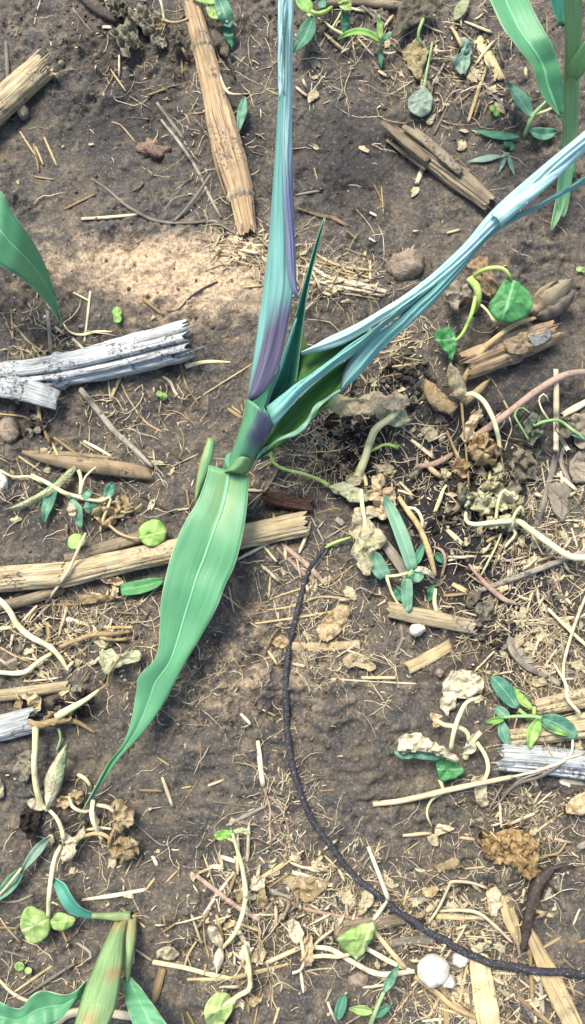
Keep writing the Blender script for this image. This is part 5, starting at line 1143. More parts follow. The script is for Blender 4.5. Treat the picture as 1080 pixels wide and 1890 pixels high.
# ================================================================ straws, roots and scraps lying about
LAND = [(60, 160, 'short tan stalk'), (285, 275, 'reddish stone'), (400, 200, 'split brown stalk'), (460, 420, 'split stalk tip'), (250, 60, 'shrivelled leaf cluster'), (60, 430, 'pointed maize leaf'), (216, 580, 'lime seed leaves'), (60, 690, 'torn bark slab'),
        (200, 670, 'bleached stalk'), (340, 640, 'bleached stalk end'), (300, 730, 'faded seed leaves'), (66, 790, 'black rotted tuft'), (170, 860, 'dried leaf sheath'), (430, 860, 'tall maize base'), (480, 650, 'purple rolled leaf'), (280, 985, 'round seed leaf'), (140, 1000, 'small seed leaf'),
        (110, 1060, 'stalk joint'), (500, 980, 'long stalk end'), (100, 920, 'withering grass'), (530, 925, 'rotten stalk fragment'), (260, 1080, 'short green leaf'), (60, 1180, 'branching dead vine'), (220, 1225, 'pale curled leaf'), (110, 1310, 'black slimy patch'), (30, 1340, 'blue-grey stalk'),
        (100, 1420, 'pale lance leaf'), (230, 1530, 'shrivelled tan leaves'), (90, 1710, 'lime seed-leaf pair'), (220, 1740, 'leaning seedling'), (80, 1860, 'seedling blade'), (270, 1850, 'right seedling leaf'), (430, 1540, 'drooping seed leaves'), (400, 1750, 'limp seedling'), (405, 1870, 'round green leaf'),
        (566, 1750, 'limp pale stem'), (660, 1735, 'curled lime leaf'), (797, 1784, 'large white bulb'), (848, 1767, 'small white bulb'), (890, 1830, 'broad blond strip'), (1020, 1810, 'long blond strip'), (940, 1690, 'orange-tan strip'), (985, 1680, 'dark decayed twig'), (945, 1570, 'crumpled leaf ball'),
        (830, 1595, 'wavy dead leaf'), (700, 1650, 'leaning white straw'), (1065, 1480, 'curled tan leaf'), (690, 1880, 'forked grass shoot'), (625, 1860, 'tiny grass shoot'), (800, 1470, 'thick white root'), (790, 1380, 'folded crinkled leaf'), (850, 1275, 'flat dried leaf'), (980, 1320, 'green weed seedling'),
        (1010, 1405, 'log-like stalk'), (1050, 1290, 'crushed stalk'), (795, 1212, 'yellowish chip'), (767, 1163, 'tiny white bulb'), (795, 1140, 'split stalk piece'), (590, 1192, 'flat stalk strip'), (545, 1140, 'black cable'), (535, 1350, 'cable bend'), (600, 1550, 'lower cable'), (560, 1050, 'pinkish root pair'), (760, 1050, 'grass clump'),
        (680, 1010, 'jagged dried leaf'), (680, 740, 'half-dried leaf'), (680, 820, 'pale leaf stalk'), (895, 830, 'vine leaf ball'), (840, 700, 'standing dried leaf'), (910, 930, 'crumpled pale leaves'), (1026, 750, 'upright stick'), (980, 790, 'curled grey weed'), (1010, 1005, 'thick vine stem'),
        (915, 1090, 'pinkish red root'), (905, 1165, 'dark crumbled scraps'), (970, 1225, 'grey pitted stick'), (1050, 1160, 'straight white straw'), (940, 640, 'broken stalk chunk'), (945, 555, 'heart-shaped leaf'), (1020, 560, 'curled grey husk'), (746, 492, 'pale grey clod'), (590, 430, 'pointed centre leaf'), (820, 560, 'right leaf bundle'),
        (640, 515, 'bright straw bundle'), (350, 520, 'pale crust'), (380, 540, 'crooked dark rootlet'), (810, 310, 'weathered split stalk'), (777, 187, 'spoon-shaped leaf'), (900, 110, 'split straw shard'), (1055, 150, 'upright maize'), (760, 30, 'large shrivelled leaf'), (703, 70, 'arched grass seedling'), (580, 50, 'bright weed seedling'),
        (530, 200, 'rolled blue leaf'), (320, 1150, 'drooping maize leaf'), (170, 1480, 'drooping leaf tip'), (480, 1410, 'upright pale splinter'), (300, 1780, 'yellowish tapering straw'), (505, 1500, 'rootlet tuft'), (960, 250, 'wilted crossed leaves'), (850, 100, 'limp grey leaf'), (1030, 920, 'grey papery husk')]
COLW = {'straw': 'tan', 'straw_pale': 'cream', 'straw_grey': 'grey', 'root_pink': 'pinkish', 'root_dark': 'dark', 'vine_pale': 'pale yellow', 'vine_tan': 'tan', 'stalk_brown': 'brown', 'bulb': 'white', 'leaf_tan': 'brown', 'sheath_dry': 'tan ribbed'}
USED = {}
def batch(label, group, items, mat='straw', cat='straw', name='straw'):
    """loose pieces: (path, width[, material]); each is told by its look and by what it lies beside"""
    for it in items:
        pa, w = it[0], it[1]; m_ = it[2] if len(it) > 2 else mat
        fl = .35 if w >= 8 else .6
        o = tube(name, pa, [w * .75, w, w * .8], m_, None, 6 if w < 8 else 9, fl, None, .18, 1.3)
        ln = sum(math.dist(pa[i][:2], pa[i + 1][:2]) for i in range(len(pa) - 1)); c = np.mean([p_[:2] for p_ in pa], 0)
        size = 'stubby' if ln < 26 else 'short' if ln < 50 else 'medium' if ln < 75 else 'long'
        thick = 'hair-thin ' if w < 3.4 else 'thin ' if w < 5.5 else '' if w < 8 else 'broad '
        near = sorted(LAND, key=lambda l: math.dist(l[:2], c))[:2]
        sh = 'curved ' if len(pa) > 2 else ''
        lab = '%s %s%s%s %s beside the %s towards the %s' % (size, thick, sh, COLW.get(m_, 'dry'), cat, near[0][2], near[1][2])
        if len(lab.replace('-', ' ').split()) > 16: lab = lab.replace('curved ', '').replace('medium ', '')
        if lab in USED: group_ = USED[lab]
        else: group_ = USED[lab] = group
        tag(o, lab, cat, group_)
def one(label, pa, w, mat='straw', cat='straw', name='straw', flat=.6, k=7):
    return tag(tube(name, pa, w, mat, None, k, flat, None, .12, 1.0), label, cat)

one('long grey-tan bent root on the soil left of the split brown stalk', [(168, 330), (195, 347), (240, 384), (290, 408), (345, 411), (395, 410), (425, 426), (452, 442)], [4, 6, 7, 7, 6, 6, 5, 4], 'straw_grey', 'root', 'root')
one('straight pale straw under the long bent grey-tan root', [(152, 404), (200, 401), (252, 396)], [6, 7, 5], 'straw_pale')
one('long curved grey twig beside the split brown stalk', [(298, 222), (330, 262), (362, 310), (386, 360), (408, 402)], [6, 7, 7, 6, 6], 'straw_grey', 'twig', 'twig')
one('short grey twig parallel to the curved grey twig', [(290, 190), (315, 224), (339, 257)], [6, 7, 6], 'straw_grey', 'twig', 'twig')
one('stiff grey stick propped between bent root and split stalk', [(322, 408, .002), (355, 372, .005), (389, 322, .010)], [6, 7, 6], 'straw_grey', 'twig', 'twig')
one('thin looping rootlet on the dark soil below the shrivelled leaves', [(226, 124), (246, 130), (248, 148), (238, 170), (220, 180), (206, 176), (207, 166)], 2.2, 'straw_grey', 'root', 'root')
one('stout grey splinter standing upright beside the short tan stalk', [(11, 78), (13, 115), (15, 152)], [7, 9, 8], 'straw_grey')
batch('short thin straw on bare soil between short tan stalk and pointed leaf', 'straws below the short tan stalk', [([(37, 243), (66, 288)], 4), ([(62, 266), (72, 316)], 5), ([(66, 271), (80, 304)], 5), ([(82, 254), (105, 306)], 5), ([(64, 326), (101, 332)], 4), ([(120, 386), (175, 358)], 6)], 'straw')
batch('short thin straw on dark soil below the shrivelled leaf cluster', 'straws below the shrivelled leaves', [([(204, 128), (232, 168)], 4), ([(220, 102), (220, 141)], 5, 'straw_pale'), ([(272, 176), (306, 164)], 6), ([(335, 108), (337, 136)], 5), ([(191, 50), (208, 50)], 8, 'straw_pale'), ([(306, 162), (350, 152)], 4, 'straw_grey'), ([(240, 178), (274, 198)], 2.5, 'straw_grey'), ([(262, 188), (262, 215), (278, 221)], 2.5, 'straw_grey'), ([(206, 225), (224, 232), (250, 262)], 3), ([(236, 216), (276, 220)], 3, 'straw_grey'), ([(323, 352), (356, 326)], 3, 'straw_grey'), ([(352, 210), (374, 208)], 3), ([(356, 200), (366, 180)], 4, 'straw_grey')])
# beyond the smooth soil
one('pair-laid grey stick below the large shrivelled leaf', [(664, 8), (690, 30), (722, 56)], [7, 8, 8], 'straw_grey', 'twig', 'twig')
batch('thin stick beside the shrivelled leaf and the spoon-shaped leaf', 'sticks near the spoon-shaped leaf', [([(678, 12), (718, 42)], 5, 'straw_grey'), ([(798, 158), (820, 118)], 6, 'straw_grey'), ([(800, 250), (822, 205), (843, 158)], 6, 'straw_grey'), ([(845, 232), (812, 222)], 3, 'straw_grey'), ([(600, 28), (613, 62)], 5, 'straw_grey')])
one('long tan straw leaning below the split straw shard', [(864, 227), (882, 170), (901, 116)], [7, 8, 6], 'straw')
one('grey-tan straw crossing behind the leaning tan straw', [(866, 126), (900, 162), (936, 202)], [7, 8, 7], 'straw_grey')
batch('short straw near the upright maize and straw shard', 'straws by the straw shard', [([(858, 40), (908, 60)], 7, 'straw_pale'), ([(925, 60), (905, 110)], 2), ([(918, 80), (930, 118)], 5, 'straw_grey'), ([(845, 192), (868, 172)], 4), ([(850, 180), (856, 215)], 3, 'straw_grey'), ([(812, 143), (858, 144)], 3), ([(958, 65), (1000, 52)], 4, 'straw_grey'), ([(940, 190), (952, 175)], 4)])
one('white chip sticking out under the weathered split stalk', [(770, 338), (776, 322), (781, 306)], [9, 11, 9], 'straw_pale', 'chip', 'chip')
one('rusty brown stick on the soil below the smooth dark hollow', [(548, 384), (590, 398), (612, 402), (645, 418)], [4, 6, 9, 7], 'stalk_brown', 'twig', 'twig')
batch('fine short straw on the smooth dark hollow', 'straws on the smooth dark hollow', [([(576, 152), (571, 206)], 3, 'straw_pale'), ([(574, 143), (590, 140), (604, 145)], 3, 'straw_pale'), ([(690, 340), (706, 372)], 3), ([(704, 345), (708, 395)], 3), ([(638, 425), (660, 442)], 4), ([(580, 310), (586, 332)], 3), ([(546, 360), (590, 352)], 6, 'straw_grey'), ([(683, 392), (694, 398)], 6, 'bulb'), ([(682, 440), (692, 446)], 5, 'bulb'), ([(826, 430), (848, 424)], 6, 'straw_pale')])
# mat of bleached fibre by the crust
one('bright frayed straw bundle on the crust between the two leaf bundles', [(568, 488), (600, 508), (650, 522), (712, 538)], [6, 11, 13, 8], 'straw_pale', flat=.4)
batch('pale frayed fibre in the straw mat between the leaf bundles', 'fibres of the straw mat between leaf bundles', [([(556, 476), (590, 484), (640, 492)], 6), ([(560, 506), (600, 523), (690, 541)], 7, 'straw_pale'), ([(600, 528), (650, 533), (704, 546)], 6, 'straw_pale'), ([(545, 490), (580, 496), (610, 512)], 5, 'straw_pale'), ([(585, 470), (625, 490), (690, 500)], 6), ([(620, 540), (660, 545), (700, 552)], 4), ([(640, 500), (690, 515)], 5), ([(570, 500), (565, 515), (600, 526)], 4, 'straw_grey'), ([(600, 492), (655, 512)], 5)])
batch('thin tangled straw on the crust left of the leaf bundle', 'straws on the crust left of the leaf bundle', [([(395, 452), (440, 455), (500, 466)], 5), ([(405, 463), (450, 470), (495, 478)], 5, 'straw_pale'), ([(400, 470), (440, 472)], 6), ([(420, 440), (470, 452), (500, 450)], 4, 'straw_pale'), ([(455, 440), (490, 425)], 4), ([(360, 440), (410, 448)], 4), ([(425, 480), (480, 492)], 4), ([(440, 478), (410, 500)], 3), ([(230, 462), (265, 440)], 3), ([(265, 553), (302, 582)], 6), ([(380, 500), (410, 488), (440, 490)], 4), ([(438, 430), (448, 448), (462, 458)], 4, 'straw_pale'), ([(452, 530), (488, 526)], 4)])
one('dark crooked rootlet on the pale crust', [(308, 574), (328, 572), (352, 548), (380, 530), (402, 520)], [2, 3, 4, 5, 4], 'root_dark', 'root', 'root')
# around the bleached stalk
one('thick grey-tan stem slanting down from the bleached grey stalk', [(150, 720, .006), (180, 757), (212, 796), (245, 826), (282, 862)], [11, 12, 12, 10, 7], 'straw_grey', 'stem', 'stick', k=9)
one('grey upright splinter standing above the bleached grey stalk', [(88, 574), (91, 610), (95, 655)], [7, 8, 8], 'straw_grey')
one('thin vertical straw poking up beside the round lime seed leaves', [(156, 630), (162, 582), (167, 538)], [4, 5, 5], 'straw_pale')
one('yellowish curved grass stalk above the bleached grey stalk', [(118, 598), (128, 612), (150, 618), (178, 612), (206, 612)], [3, 5, 6, 5, 3], 'vine_pale')
one('yellow straw at the broken end of the bleached stalk', [(344, 676), (380, 668), (426, 668)], [9, 8, 3], 'vine_pale', flat=.4)
one('short white wriggling root beside the tiny faded seed leaves', [(301, 695), (314, 704), (322, 722), (334, 737)], [4, 6, 6, 4], 'straw_pale', 'root', 'root')
batch('thin straw or rootlet on soil between bleached stalk and dried sheath', 'straws below the bleached stalk', [([(333, 667), (343, 708), (367, 748)], 4), ([(225, 710), (240, 740), (268, 778), (301, 798)], 4), ([(200, 702), (204, 738)], 4, 'straw_pale'), ([(205, 736), (213, 715), (221, 698)], 8), ([(186, 738), (200, 740)], 4, 'straw_pale'), ([(186, 722), (196, 742)], 4), ([(155, 814), (206, 842)], 7, 'straw_pale'), ([(148, 816), (176, 834)], 4), ([(100, 808), (152, 846)], 7), ([(70, 742), (75, 792)], 8), ([(80, 790), (92, 818)], 6), ([(96, 818), (110, 848)], 6), ([(272, 800), (335, 850)], 3, 'root_dark'), ([(328, 782), (340, 812), (332, 848)], 3), ([(258, 712), (294, 762)], 3, 'root_dark'), ([(148, 735), (158, 752)], 3), ([(200, 766), (216, 758)], 3), ([(362, 737), (465, 672)], 3), ([(315, 862), (366, 838)], 3), ([(0, 800), (30, 785), (36, 800)], 4), ([(0, 764), (40, 768), (55, 774)], 4), ([(200, 872), (262, 915), (320, 948)], 5, 'root_dark'), ([(215, 876), (262, 912)], 3, 'straw_grey'), ([(30, 845), (50, 900)], 3), ([(35, 842), (75, 870)], 4), ([(345, 905), (350, 940)], 5), ([(330, 942), (350, 938)], 4, 'straw_pale')])
batch('short straw tilted out of the dark gap above the bleached stalk', 'straws above the bleached stalk', [([(38, 640), (45, 665)], 5), ([(50, 645), (65, 662)], 4), ([(60, 640), (76, 662)], 5), ([(20, 570), (24, 625)], 3), ([(22, 595), (55, 632), (88, 655)], 4), ([(135, 626), (156, 646)], 6, 'straw_pale'), ([(100, 602), (118, 616)], 6, 'straw_pale'), ([(136, 540), (166, 556)], 4, 'straw_pale')])
batch('two-tone straw end beside the base of the tall maize', 'straws beside the tall maize base', [([(420, 754), (448, 772)], 8), ([(428, 750), (446, 764)], 4), ([(445, 742), (448, 760)], 4), ([(455, 905), (484, 906)], 7, 'straw_pale'), ([(464, 940), (500, 890), (516, 860)], 6, 'straw_grey'), ([(455, 935), (495, 900)], 4, 'straw'), ([(478, 866), (505, 850)], 3), ([(455, 868), (470, 880), (462, 900)], 3)])
# middle
one('pair of thick pinkish pale roots crossing under the black cable, upper one', [(520, 1003), (545, 1025), (568, 1044), (598, 1076)], [6, 10, 11, 8], 'root_pink', 'root', 'root', k=9)
one('pair of thick pinkish pale roots crossing under the black cable, lower one', [(532, 1030), (548, 1048), (566, 1062), (588, 1078)], [5, 9, 9, 6], 'root_pink', 'root', 'root', k=9)
one('white splinter lying along the upper end of the black cable', [(560, 1072), (580, 1045), (602, 1014)], [3, 6, 7], 'straw_pale')
one('long pale straw running under the black cable above the flat strip', [(464, 1152), (540, 1141), (638, 1125)], [4, 5, 5], 'straw')
batch('thin straw or root near the upper half of the black cable', 'straws near the upper black cable', [([(440, 1032), (500, 1000)], 7, 'straw_pale'), ([(495, 1126), (545, 1118), (590, 1102), (648, 1106)], 5), ([(498, 1106), (545, 1090), (606, 1076)], 4), ([(610, 1075), (655, 1042)], 4), ([(626, 1178), (652, 1118)], 4), ([(500, 1058), (496, 1106)], 5), ([(648, 1106), (662, 1085), (690, 1095)], 4, 'straw_grey'), ([(575, 950), (620, 938), (632, 944)], 3), ([(575, 955), (598, 1000)], 4, 'straw_grey'), ([(512, 1012), (540, 1042)], 5), ([(480, 1000), (510, 1036)], 6, 'straw_pale'), ([(600, 995), (640, 970)], 4, 'straw_grey'), ([(622, 958), (634, 968)], 12, 'straw_grey'), ([(604, 1025), (606, 1060)], 3), ([(455, 1110), (470, 1120), (500, 1128)], 3), ([(455, 1180), (490, 1225), (512, 1222)], 3, 'straw_grey'), ([(490, 1195), (512, 1226)], 5), ([(460, 1148), (480, 1160)], 3), ([(540, 1225), (562, 1230)], 7, 'straw_pale'), ([(640, 1200), (674, 1212)], 4, 'straw_pale'), ([(665, 1183), (676, 1165)], 3), ([(432, 1102), (470, 1152)], 3), ([(422, 1080), (432, 1130)], 3)])
one('hair-thin long straw lying below the flat stalk strip', [(612, 1253), (670, 1257), (770, 1262)], 3.5, 'straw_pale')
one('short bright straw on the hair-thin long straw', [(668, 1251), (730, 1251)], 6, 'straw_pale')
one('upright forked rootlet below the tiny white bulb', [(740, 1152), (742, 1180), (729, 1215), (736, 1270)], [6, 5, 5, 6], 'straw_grey', 'root', 'root')
batch('thin twig near the yellowish rectangular chip', 'twigs by the rectangular chip', [([(776, 1176), (788, 1202), (790, 1240)], 2.5, 'straw_grey'), ([(786, 1200), (796, 1186)], 2, 'straw_grey'), ([(832, 1200), (852, 1222)], 5), ([(680, 1248), (712, 1200)], 3, 'root_dark'), ([(700, 1122), (702, 1140)], 3), ([(697, 1118), (712, 1108)], 4, 'straw_pale'), ([(690, 1140), (712, 1170)], 2, 'straw_grey')])
for o, m_, l in [([(585, 1165), (600, 1140), (625, 1118), (645, 1122), (640, 1150), (622, 1172), (600, 1185)], 'leaf_tan', 'frayed tan leaf scrap beside the flat stalk strip'), ([(632, 1216), (655, 1206), (690, 1226), (686, 1238), (660, 1230), (640, 1232)], 'leaf_dry', 'torn brown leaf scrap below the flat stalk strip'), ([(503, 1178), (525, 1174), (534, 1188), (520, 1196), (506, 1190)], 'leaf_tan', 'orange-brown leaf scrap touching the black cable'),
               ([(895, 1110), (905, 1102), (912, 1140), (888, 1146), (876, 1120)], 'leaf_grey', 'pale grey leaf scrap below the pinkish red root'), ([(862, 1100), (880, 1085), (888, 1100), (868, 1122), (858, 1118)], 'leaf_grey', 'crinkled grey scrap at the end of the split grey stem'),
               ([(560, 1665), (590, 1650), (605, 1625), (540, 1615), (528, 1628)], 'leaf_dry', 'pale ragged leaf scrap above the straw heap'), ([(288, 1770), (295, 1750), (318, 1748), (330, 1760), (322, 1772), (300, 1768)], 'leaf_pale', 'small folded pale scrap left of the straw heap'),
               ([(1044, 1500), (1050, 1480), (1070, 1465), (1100, 1460), (1100, 1490), (1075, 1505)], 'leaf_tan', 'curled tan dead leaf on a straight stalk'), ([(800, 1600), (815, 1592), (838, 1583), (850, 1590), (856, 1600), (830, 1604), (812, 1610)], 'leaf_dry', 'wavy pale dead leaf with a thin tail'),
               ([(898, 1645), (912, 1636), (926, 1650), (924, 1680), (908, 1690), (900, 1668)], 'leaf_tan', 'brown crinkled leaf at the top of the orange-tan strip'), ([(912, 1618), (920, 1612), (936, 1632), (940, 1645), (922, 1648)], 'leaf_grey', 'grey pointed leaf above the orange-tan strip'),
               ([(780, 1640), (800, 1636), (812, 1642), (798, 1656), (782, 1652)], 'leaf_tan', 'small tan scrap under the bent white straw'), ([(790, 1545), (806, 1540), (812, 1556), (800, 1562)], 'leaf_pale', 'tiny pale flake above the wavy dead leaf'),
               ([(0, 1435), (8, 1470), (-10, 1470)], 'leaf_pale', 'pale leaf corner at the left soil edge'), ([(660, 1690), (672, 1640), (690, 1640), (690, 1665)], 'leaf_dry', 'dull scrap beside the white straw on the cable'),
               ([(868, 1752), (880, 1742), (905, 1734), (900, 1748), (884, 1758)], 'leaf_pale', 'pale torn flake on top of the broad blond strip'), ([(1010, 905), (1030, 890), (1050, 900), (1046, 950), (1030, 960)], 'husk_grey', 'grey papery husk among the fine pale roots'),
               ([(1052, 850), (1085, 830), (1100, 880), (1060, 890)], 'husk_grey', 'pale grey husk at the end of the fine pale roots'), ([(755, 880), (770, 858), (782, 862), (766, 884)], 'leaf_grey', 'small grey leaf flake near the reddish stem piece'),
               ([(980, 1260), (1000, 1250), (1010, 1262), (992, 1268)], 'leaf_pale', 'pale oval flake among the dark scraps'), ([(150, 1080 + 20), (176, 1098), (230, 1102), (150, 1116)], 'leaf_dry', 'dull flat leaf scrap below the thin grey stalk piece')]:
    tag(sheet('leaf_scrap', o, .004, m_, None, .003, .001, 130, 6, 32), l, 'leaf scrap')
db = thing('dead_leaf', 'brown crumpled dead leaf ball beside the dark decayed twig', 'dead leaf', PLT(950, 1570))
for o, c in [([(880, 1545), (905, 1538), (940, 1532), (965, 1530), (985, 1545), (1000, 1555), (995, 1580), (990, 1605), (970, 1622), (955, 1610), (930, 1590), (900, 1585)], .008), (ring(965, 1560, 28, 22), .009), (ring(975, 1595, 18, 18), .007), (ring(912, 1565, 22, 16), .006), (ring(935, 1550, 16, 12), .008)]:
    sheet('fold', o, .008, 'leaf_brown', db, c, .005, 130, 9, 46, jag=.2)
for pa in [[(905, 1535, .012), (930, 1560, .014), (960, 1580, .014), (980, 1600, .010)], [(995, 1548, .012), (985, 1570, .014), (990, 1585, .01)], [(1000, 1580, .008), (1030, 1575, .006), (1045, 1555, .003)]]:
    tube('leaf_vein', pa, [3, 5, 4], 'vine_tan', db, 6)
# lower left
one('pale stiff straw with a broken tip above the leaning seedling', [(152, 1661), (210, 1653), (270, 1642)], [5, 8, 7], 'straw_pale')
one('pale root stub running under the leaning seedling leaves', [(95, 1900), (128, 1872), (180, 1868), (245, 1876), (290, 1880)], [10, 14, 14, 14, 10], 'straw_pale', 'root', 'root', k=9)
one('curved pale straw at the tip of the left seedling leaf', [(-10, 1798), (15, 1826), (38, 1842), (64, 1852)], [5, 6, 7, 6], 'straw_pale')
batch('short straw on the bare soil around the leaning seedling', 'straws around the leaning seedling', [([(50, 1836), (138, 1778)], 6, 'straw_grey'), ([(28, 1830), (94, 1784)], 5), ([(270, 1642), (286, 1621)], 5), ([(0, 1664), (30, 1664), (60, 1652)], 5, 'straw_grey'), ([(142, 1740), (168, 1760), (162, 1775)], 6, 'straw_grey'), ([(250, 1752), (282, 1774)], 4), ([(255, 1700), (268, 1712)], 4), ([(0, 1712), (34, 1714)], 5), ([(115, 1718), (124, 1738)], 5), ([(0, 1694), (12, 1712), (40, 1742)], 3), ([(8, 1755), (60, 1770)], 5, 'straw_grey'), ([(210, 1848), (236, 1836)], 4), ([(150, 1780), (155, 1740)], 2)])
batch('short pale splinter on bare soil right of the drooping leaf tip', 'splinters right of the drooping leaf tip', [([(300, 1436), (318, 1488)], 7, 'straw_pale'), ([(258, 1459), (300, 1460)], 5), ([(330, 1494), (366, 1440)], 2.5), ([(394, 1480), (440, 1486), (484, 1490)], 4, 'straw_grey'), ([(282, 1581), (290, 1597)], 7, 'straw_pale'), ([(232, 1614), (245, 1588)], 2.5, 'straw_pale'), ([(252, 1600), (262, 1580)], 5), ([(385, 1450), (412, 1440)], 6, 'straw_pale'), ([(445, 1318), (462, 1336)], 7, 'straw_pale'), ([(335, 1455), (352, 1452)], 4), ([(370, 1372), (372, 1420)], 3), ([(290, 1398), (312, 1412)], 4), ([(250, 1520), (300, 1560), (330, 1542), (365, 1542)], 3, 'straw_grey'), ([(485, 1310), (510, 1322)], 4), ([(400, 1270), (420, 1268)], 4), ([(305, 1630), (330, 1605)], 3)])
one('upright pale splinter left of the black cable', [(476, 1368), (480, 1405), (486, 1452)], [8, 10, 9], 'straw_pale')
one('grey flat straw lying beside the drooping seed leaves', [(418, 1524), (455, 1505), (490, 1488)], [5, 8, 6], 'straw_grey')
batch('crooked rootlet in the tuft left of the black cable', 'rootlets left of the black cable', [([(484, 1445), (498, 1490), (500, 1530), (525, 1562)], 4, 'root_pink'), ([(498, 1470), (520, 1495), (532, 1530), (530, 1560)], 4, 'root_pink'), ([(500, 1500), (512, 1518), (520, 1535)], 3, 'root_pink'), ([(505, 1455), (545, 1470)], 3, 'root_dark'), ([(488, 1450), (480, 1480)], 2.5), ([(535, 1480), (524, 1520)], 3, 'root_dark')], cat='root', name='root')
# left tangle
batch('thin dry stem in the tangle below the long pale stalk', 'stems in the left tangle', [([(88, 1150), (90, 1186)], 8, 'vine_tan'), ([(118, 1160), (140, 1190), (158, 1210)], 6), ([(140, 1150), (200, 1158), (245, 1158)], 7, 'straw'), ([(165, 1122), (195, 1138), (220, 1155)], 5, 'straw_grey'), ([(40, 1148), (68, 1118)], 6, 'straw_pale'), ([(0, 1160), (22, 1158)], 8, 'vine_pale'), ([(0, 1195), (30, 1212), (52, 1220)], 5), ([(44, 1208), (62, 1198)], 9, 'straw_pale'), ([(14, 1224), (32, 1216)], 10, 'straw_grey'), ([(50, 1118), (140, 1116), (180, 1112)], 5), ([(20, 1102), (22, 1118)], 5, 'straw_pale'), ([(60, 1130), (35, 1170)], 3), ([(60, 1170), (80, 1156)], 4), ([(120, 1205), (138, 1230)], 6), ([(150, 1205), (165, 1190)], 5, 'leaf_tan'), ([(258, 1116), (298, 1078)], 3, 'straw_pale'), ([(215, 1130), (262, 1134)], 4), ([(148, 1258), (162, 1238)], 3), ([(118, 1300), (121, 1280), (108, 1278)], 3), ([(140, 1320), (146, 1360)], 2.5), ([(250, 1180), (268, 1140), (278, 1128)], 6, 'root_dark'), ([(262, 1112), (232, 1118)], 3), ([(150, 1150), (120, 1140)], 8, 'straw_pale')])
lump('seed', 126, 1144, 7, 6, .003, 'bulb', 'pale round seed in the tangle below the long stalk', 'seed', 0, .1)
# bottom middle heap
one('long straight grey-pink stem across the limp seedling heap', [(362, 1616), (400, 1645), (440, 1675), (478, 1698)], [8, 9, 9, 7], 'root_pink', 'stem', 'stick')
one('yellowish tapering straw running into the limp seedling heap', [(284, 1776), (340, 1786), (382, 1797), (425, 1806)], [9, 9, 9, 8], 'vine_pale', flat=.6)
one('long tan straw crossing the tip of the yellowish tapering straw', [(346, 1808), (420, 1806), (470, 1795), (532, 1779)], [6, 8, 8, 5], 'straw')
one('tan slat standing beside the right seedling leaf', [(284, 1850), (292, 1820), (300, 1790)], [12, 15, 12], 'straw', flat=.3, k=9)
batch('straw or chip in the heap around the limp seedlings', 'straws around the limp seedlings', [([(376, 1688), (402, 1650), (432, 1610)], 6, 'straw_pale'), ([(420, 1655), (436, 1612)], 6), ([(375, 1690), (378, 1735), (386, 1768)], 3), ([(354, 1690), (372, 1742)], 5), ([(338, 1792), (348, 1762), (362, 1738)], 5), ([(415, 1760), (432, 1795), (446, 1832)], 9, 'straw_grey'), ([(444, 1706), (478, 1718)], 7), ([(478, 1692), (480, 1770)], 4), ([(504, 1706), (562, 1658)], 7, 'straw_grey'), ([(486, 1780), (556, 1748)], 9, 'straw_pale'), ([(405, 1574), (412, 1604)], 5, 'straw_pale'), ([(410, 1582), (433, 1590)], 9, 'straw_pale'), ([(388, 1600), (410, 1600)], 9, 'straw_pale'), ([(480, 1622), (526, 1594)], 9), ([(454, 1590), (470, 1584)], 7), ([(440, 1580), (436, 1560)], 4), ([(366, 1612), (400, 1598)], 5), ([(442, 1720), (452, 1740)], 9, 'straw_pale'), ([(400, 1690), (412, 1735)], 7, 'straw'), ([(418, 1725), (425, 1695)], 5), ([(494, 1640), (536, 1610)], 5), ([(500, 1648), (552, 1658)], 6, 'straw_grey'), ([(390, 1790), (420, 1775)], 7, 'straw_grey'), ([(300, 1722), (328, 1702)], 4), ([(302, 1690), (304, 1706)], 4), ([(378, 1800), (380, 1780)], 6, 'straw'), ([(498, 1825), (520, 1812), (518, 1830)], 3, 'straw_pale'), ([(500, 1815), (502, 1865)], 3), ([(460, 1870), (456, 1838)], 5), ([(470, 1890), (480, 1830)], 4), ([(336, 1870), (342, 1900)], 4), ([(505, 1892), (515, 1860)], 6), ([(345, 1868), (360, 1895)], 5), ([(530, 1640), (560, 1625)], 8, 'straw_pale'), ([(540, 1610), (575, 1620)], 8, 'straw_pale'), ([(520, 1600), (560, 1570)], 4), ([(560, 1555), (572, 1600)], 3)])
# straw heap by the bulbs
one('white straw standing against the black cable', [(680, 1564, .006), (698, 1610, .010), (717, 1660, .010)], [6, 8, 8], 'straw_pale')
one('pale straw stub bending away under the black cable', [(718, 1658, .009), (704, 1678, .008), (690, 1698, .004)], [6, 7, 7], 'straw_pale')
one('long pinkish straw leading to the curled yellow-green leaf', [(516, 1656), (560, 1676), (620, 1690), (690, 1700)], [5, 7, 7, 6], 'root_pink')
one('thick white root curving under the curled yellow-green leaf', [(570, 1748, .004), (610, 1752, .006), (650, 1775, .006), (700, 1798, .005), (764, 1793, .003)], [8, 9, 9, 10, 7], 'straw_pale', 'root', 'root', k=9)
one('straight white root pointing at the large white bulb', [(672, 1748, .006), (715, 1772, .005), (762, 1794, .004)], [8, 9, 7], 'straw_pale', 'root', 'root', k=9)
one('tan straw dropping from the curled leaf to the white roots', [(692, 1720, .008), (718, 1752, .008), (748, 1786, .006)], [8, 9, 8], 'straw')
one('sharply bent white straw beside the orange-tan strip', [(788, 1708, .004), (812, 1672, .008), (831, 1630, .010), (834, 1627, .010), (868, 1629, .009), (902, 1640, .006)], [5, 5, 5, 5, 5, 5], 'straw_pale')
one('long bowed straw above the small round white bulb', [(812, 1682, .005), (850, 1680, .008), (884, 1686, .009), (915, 1710, .008), (948, 1742, .004)], [5, 6, 6, 6, 4], 'straw_pale')
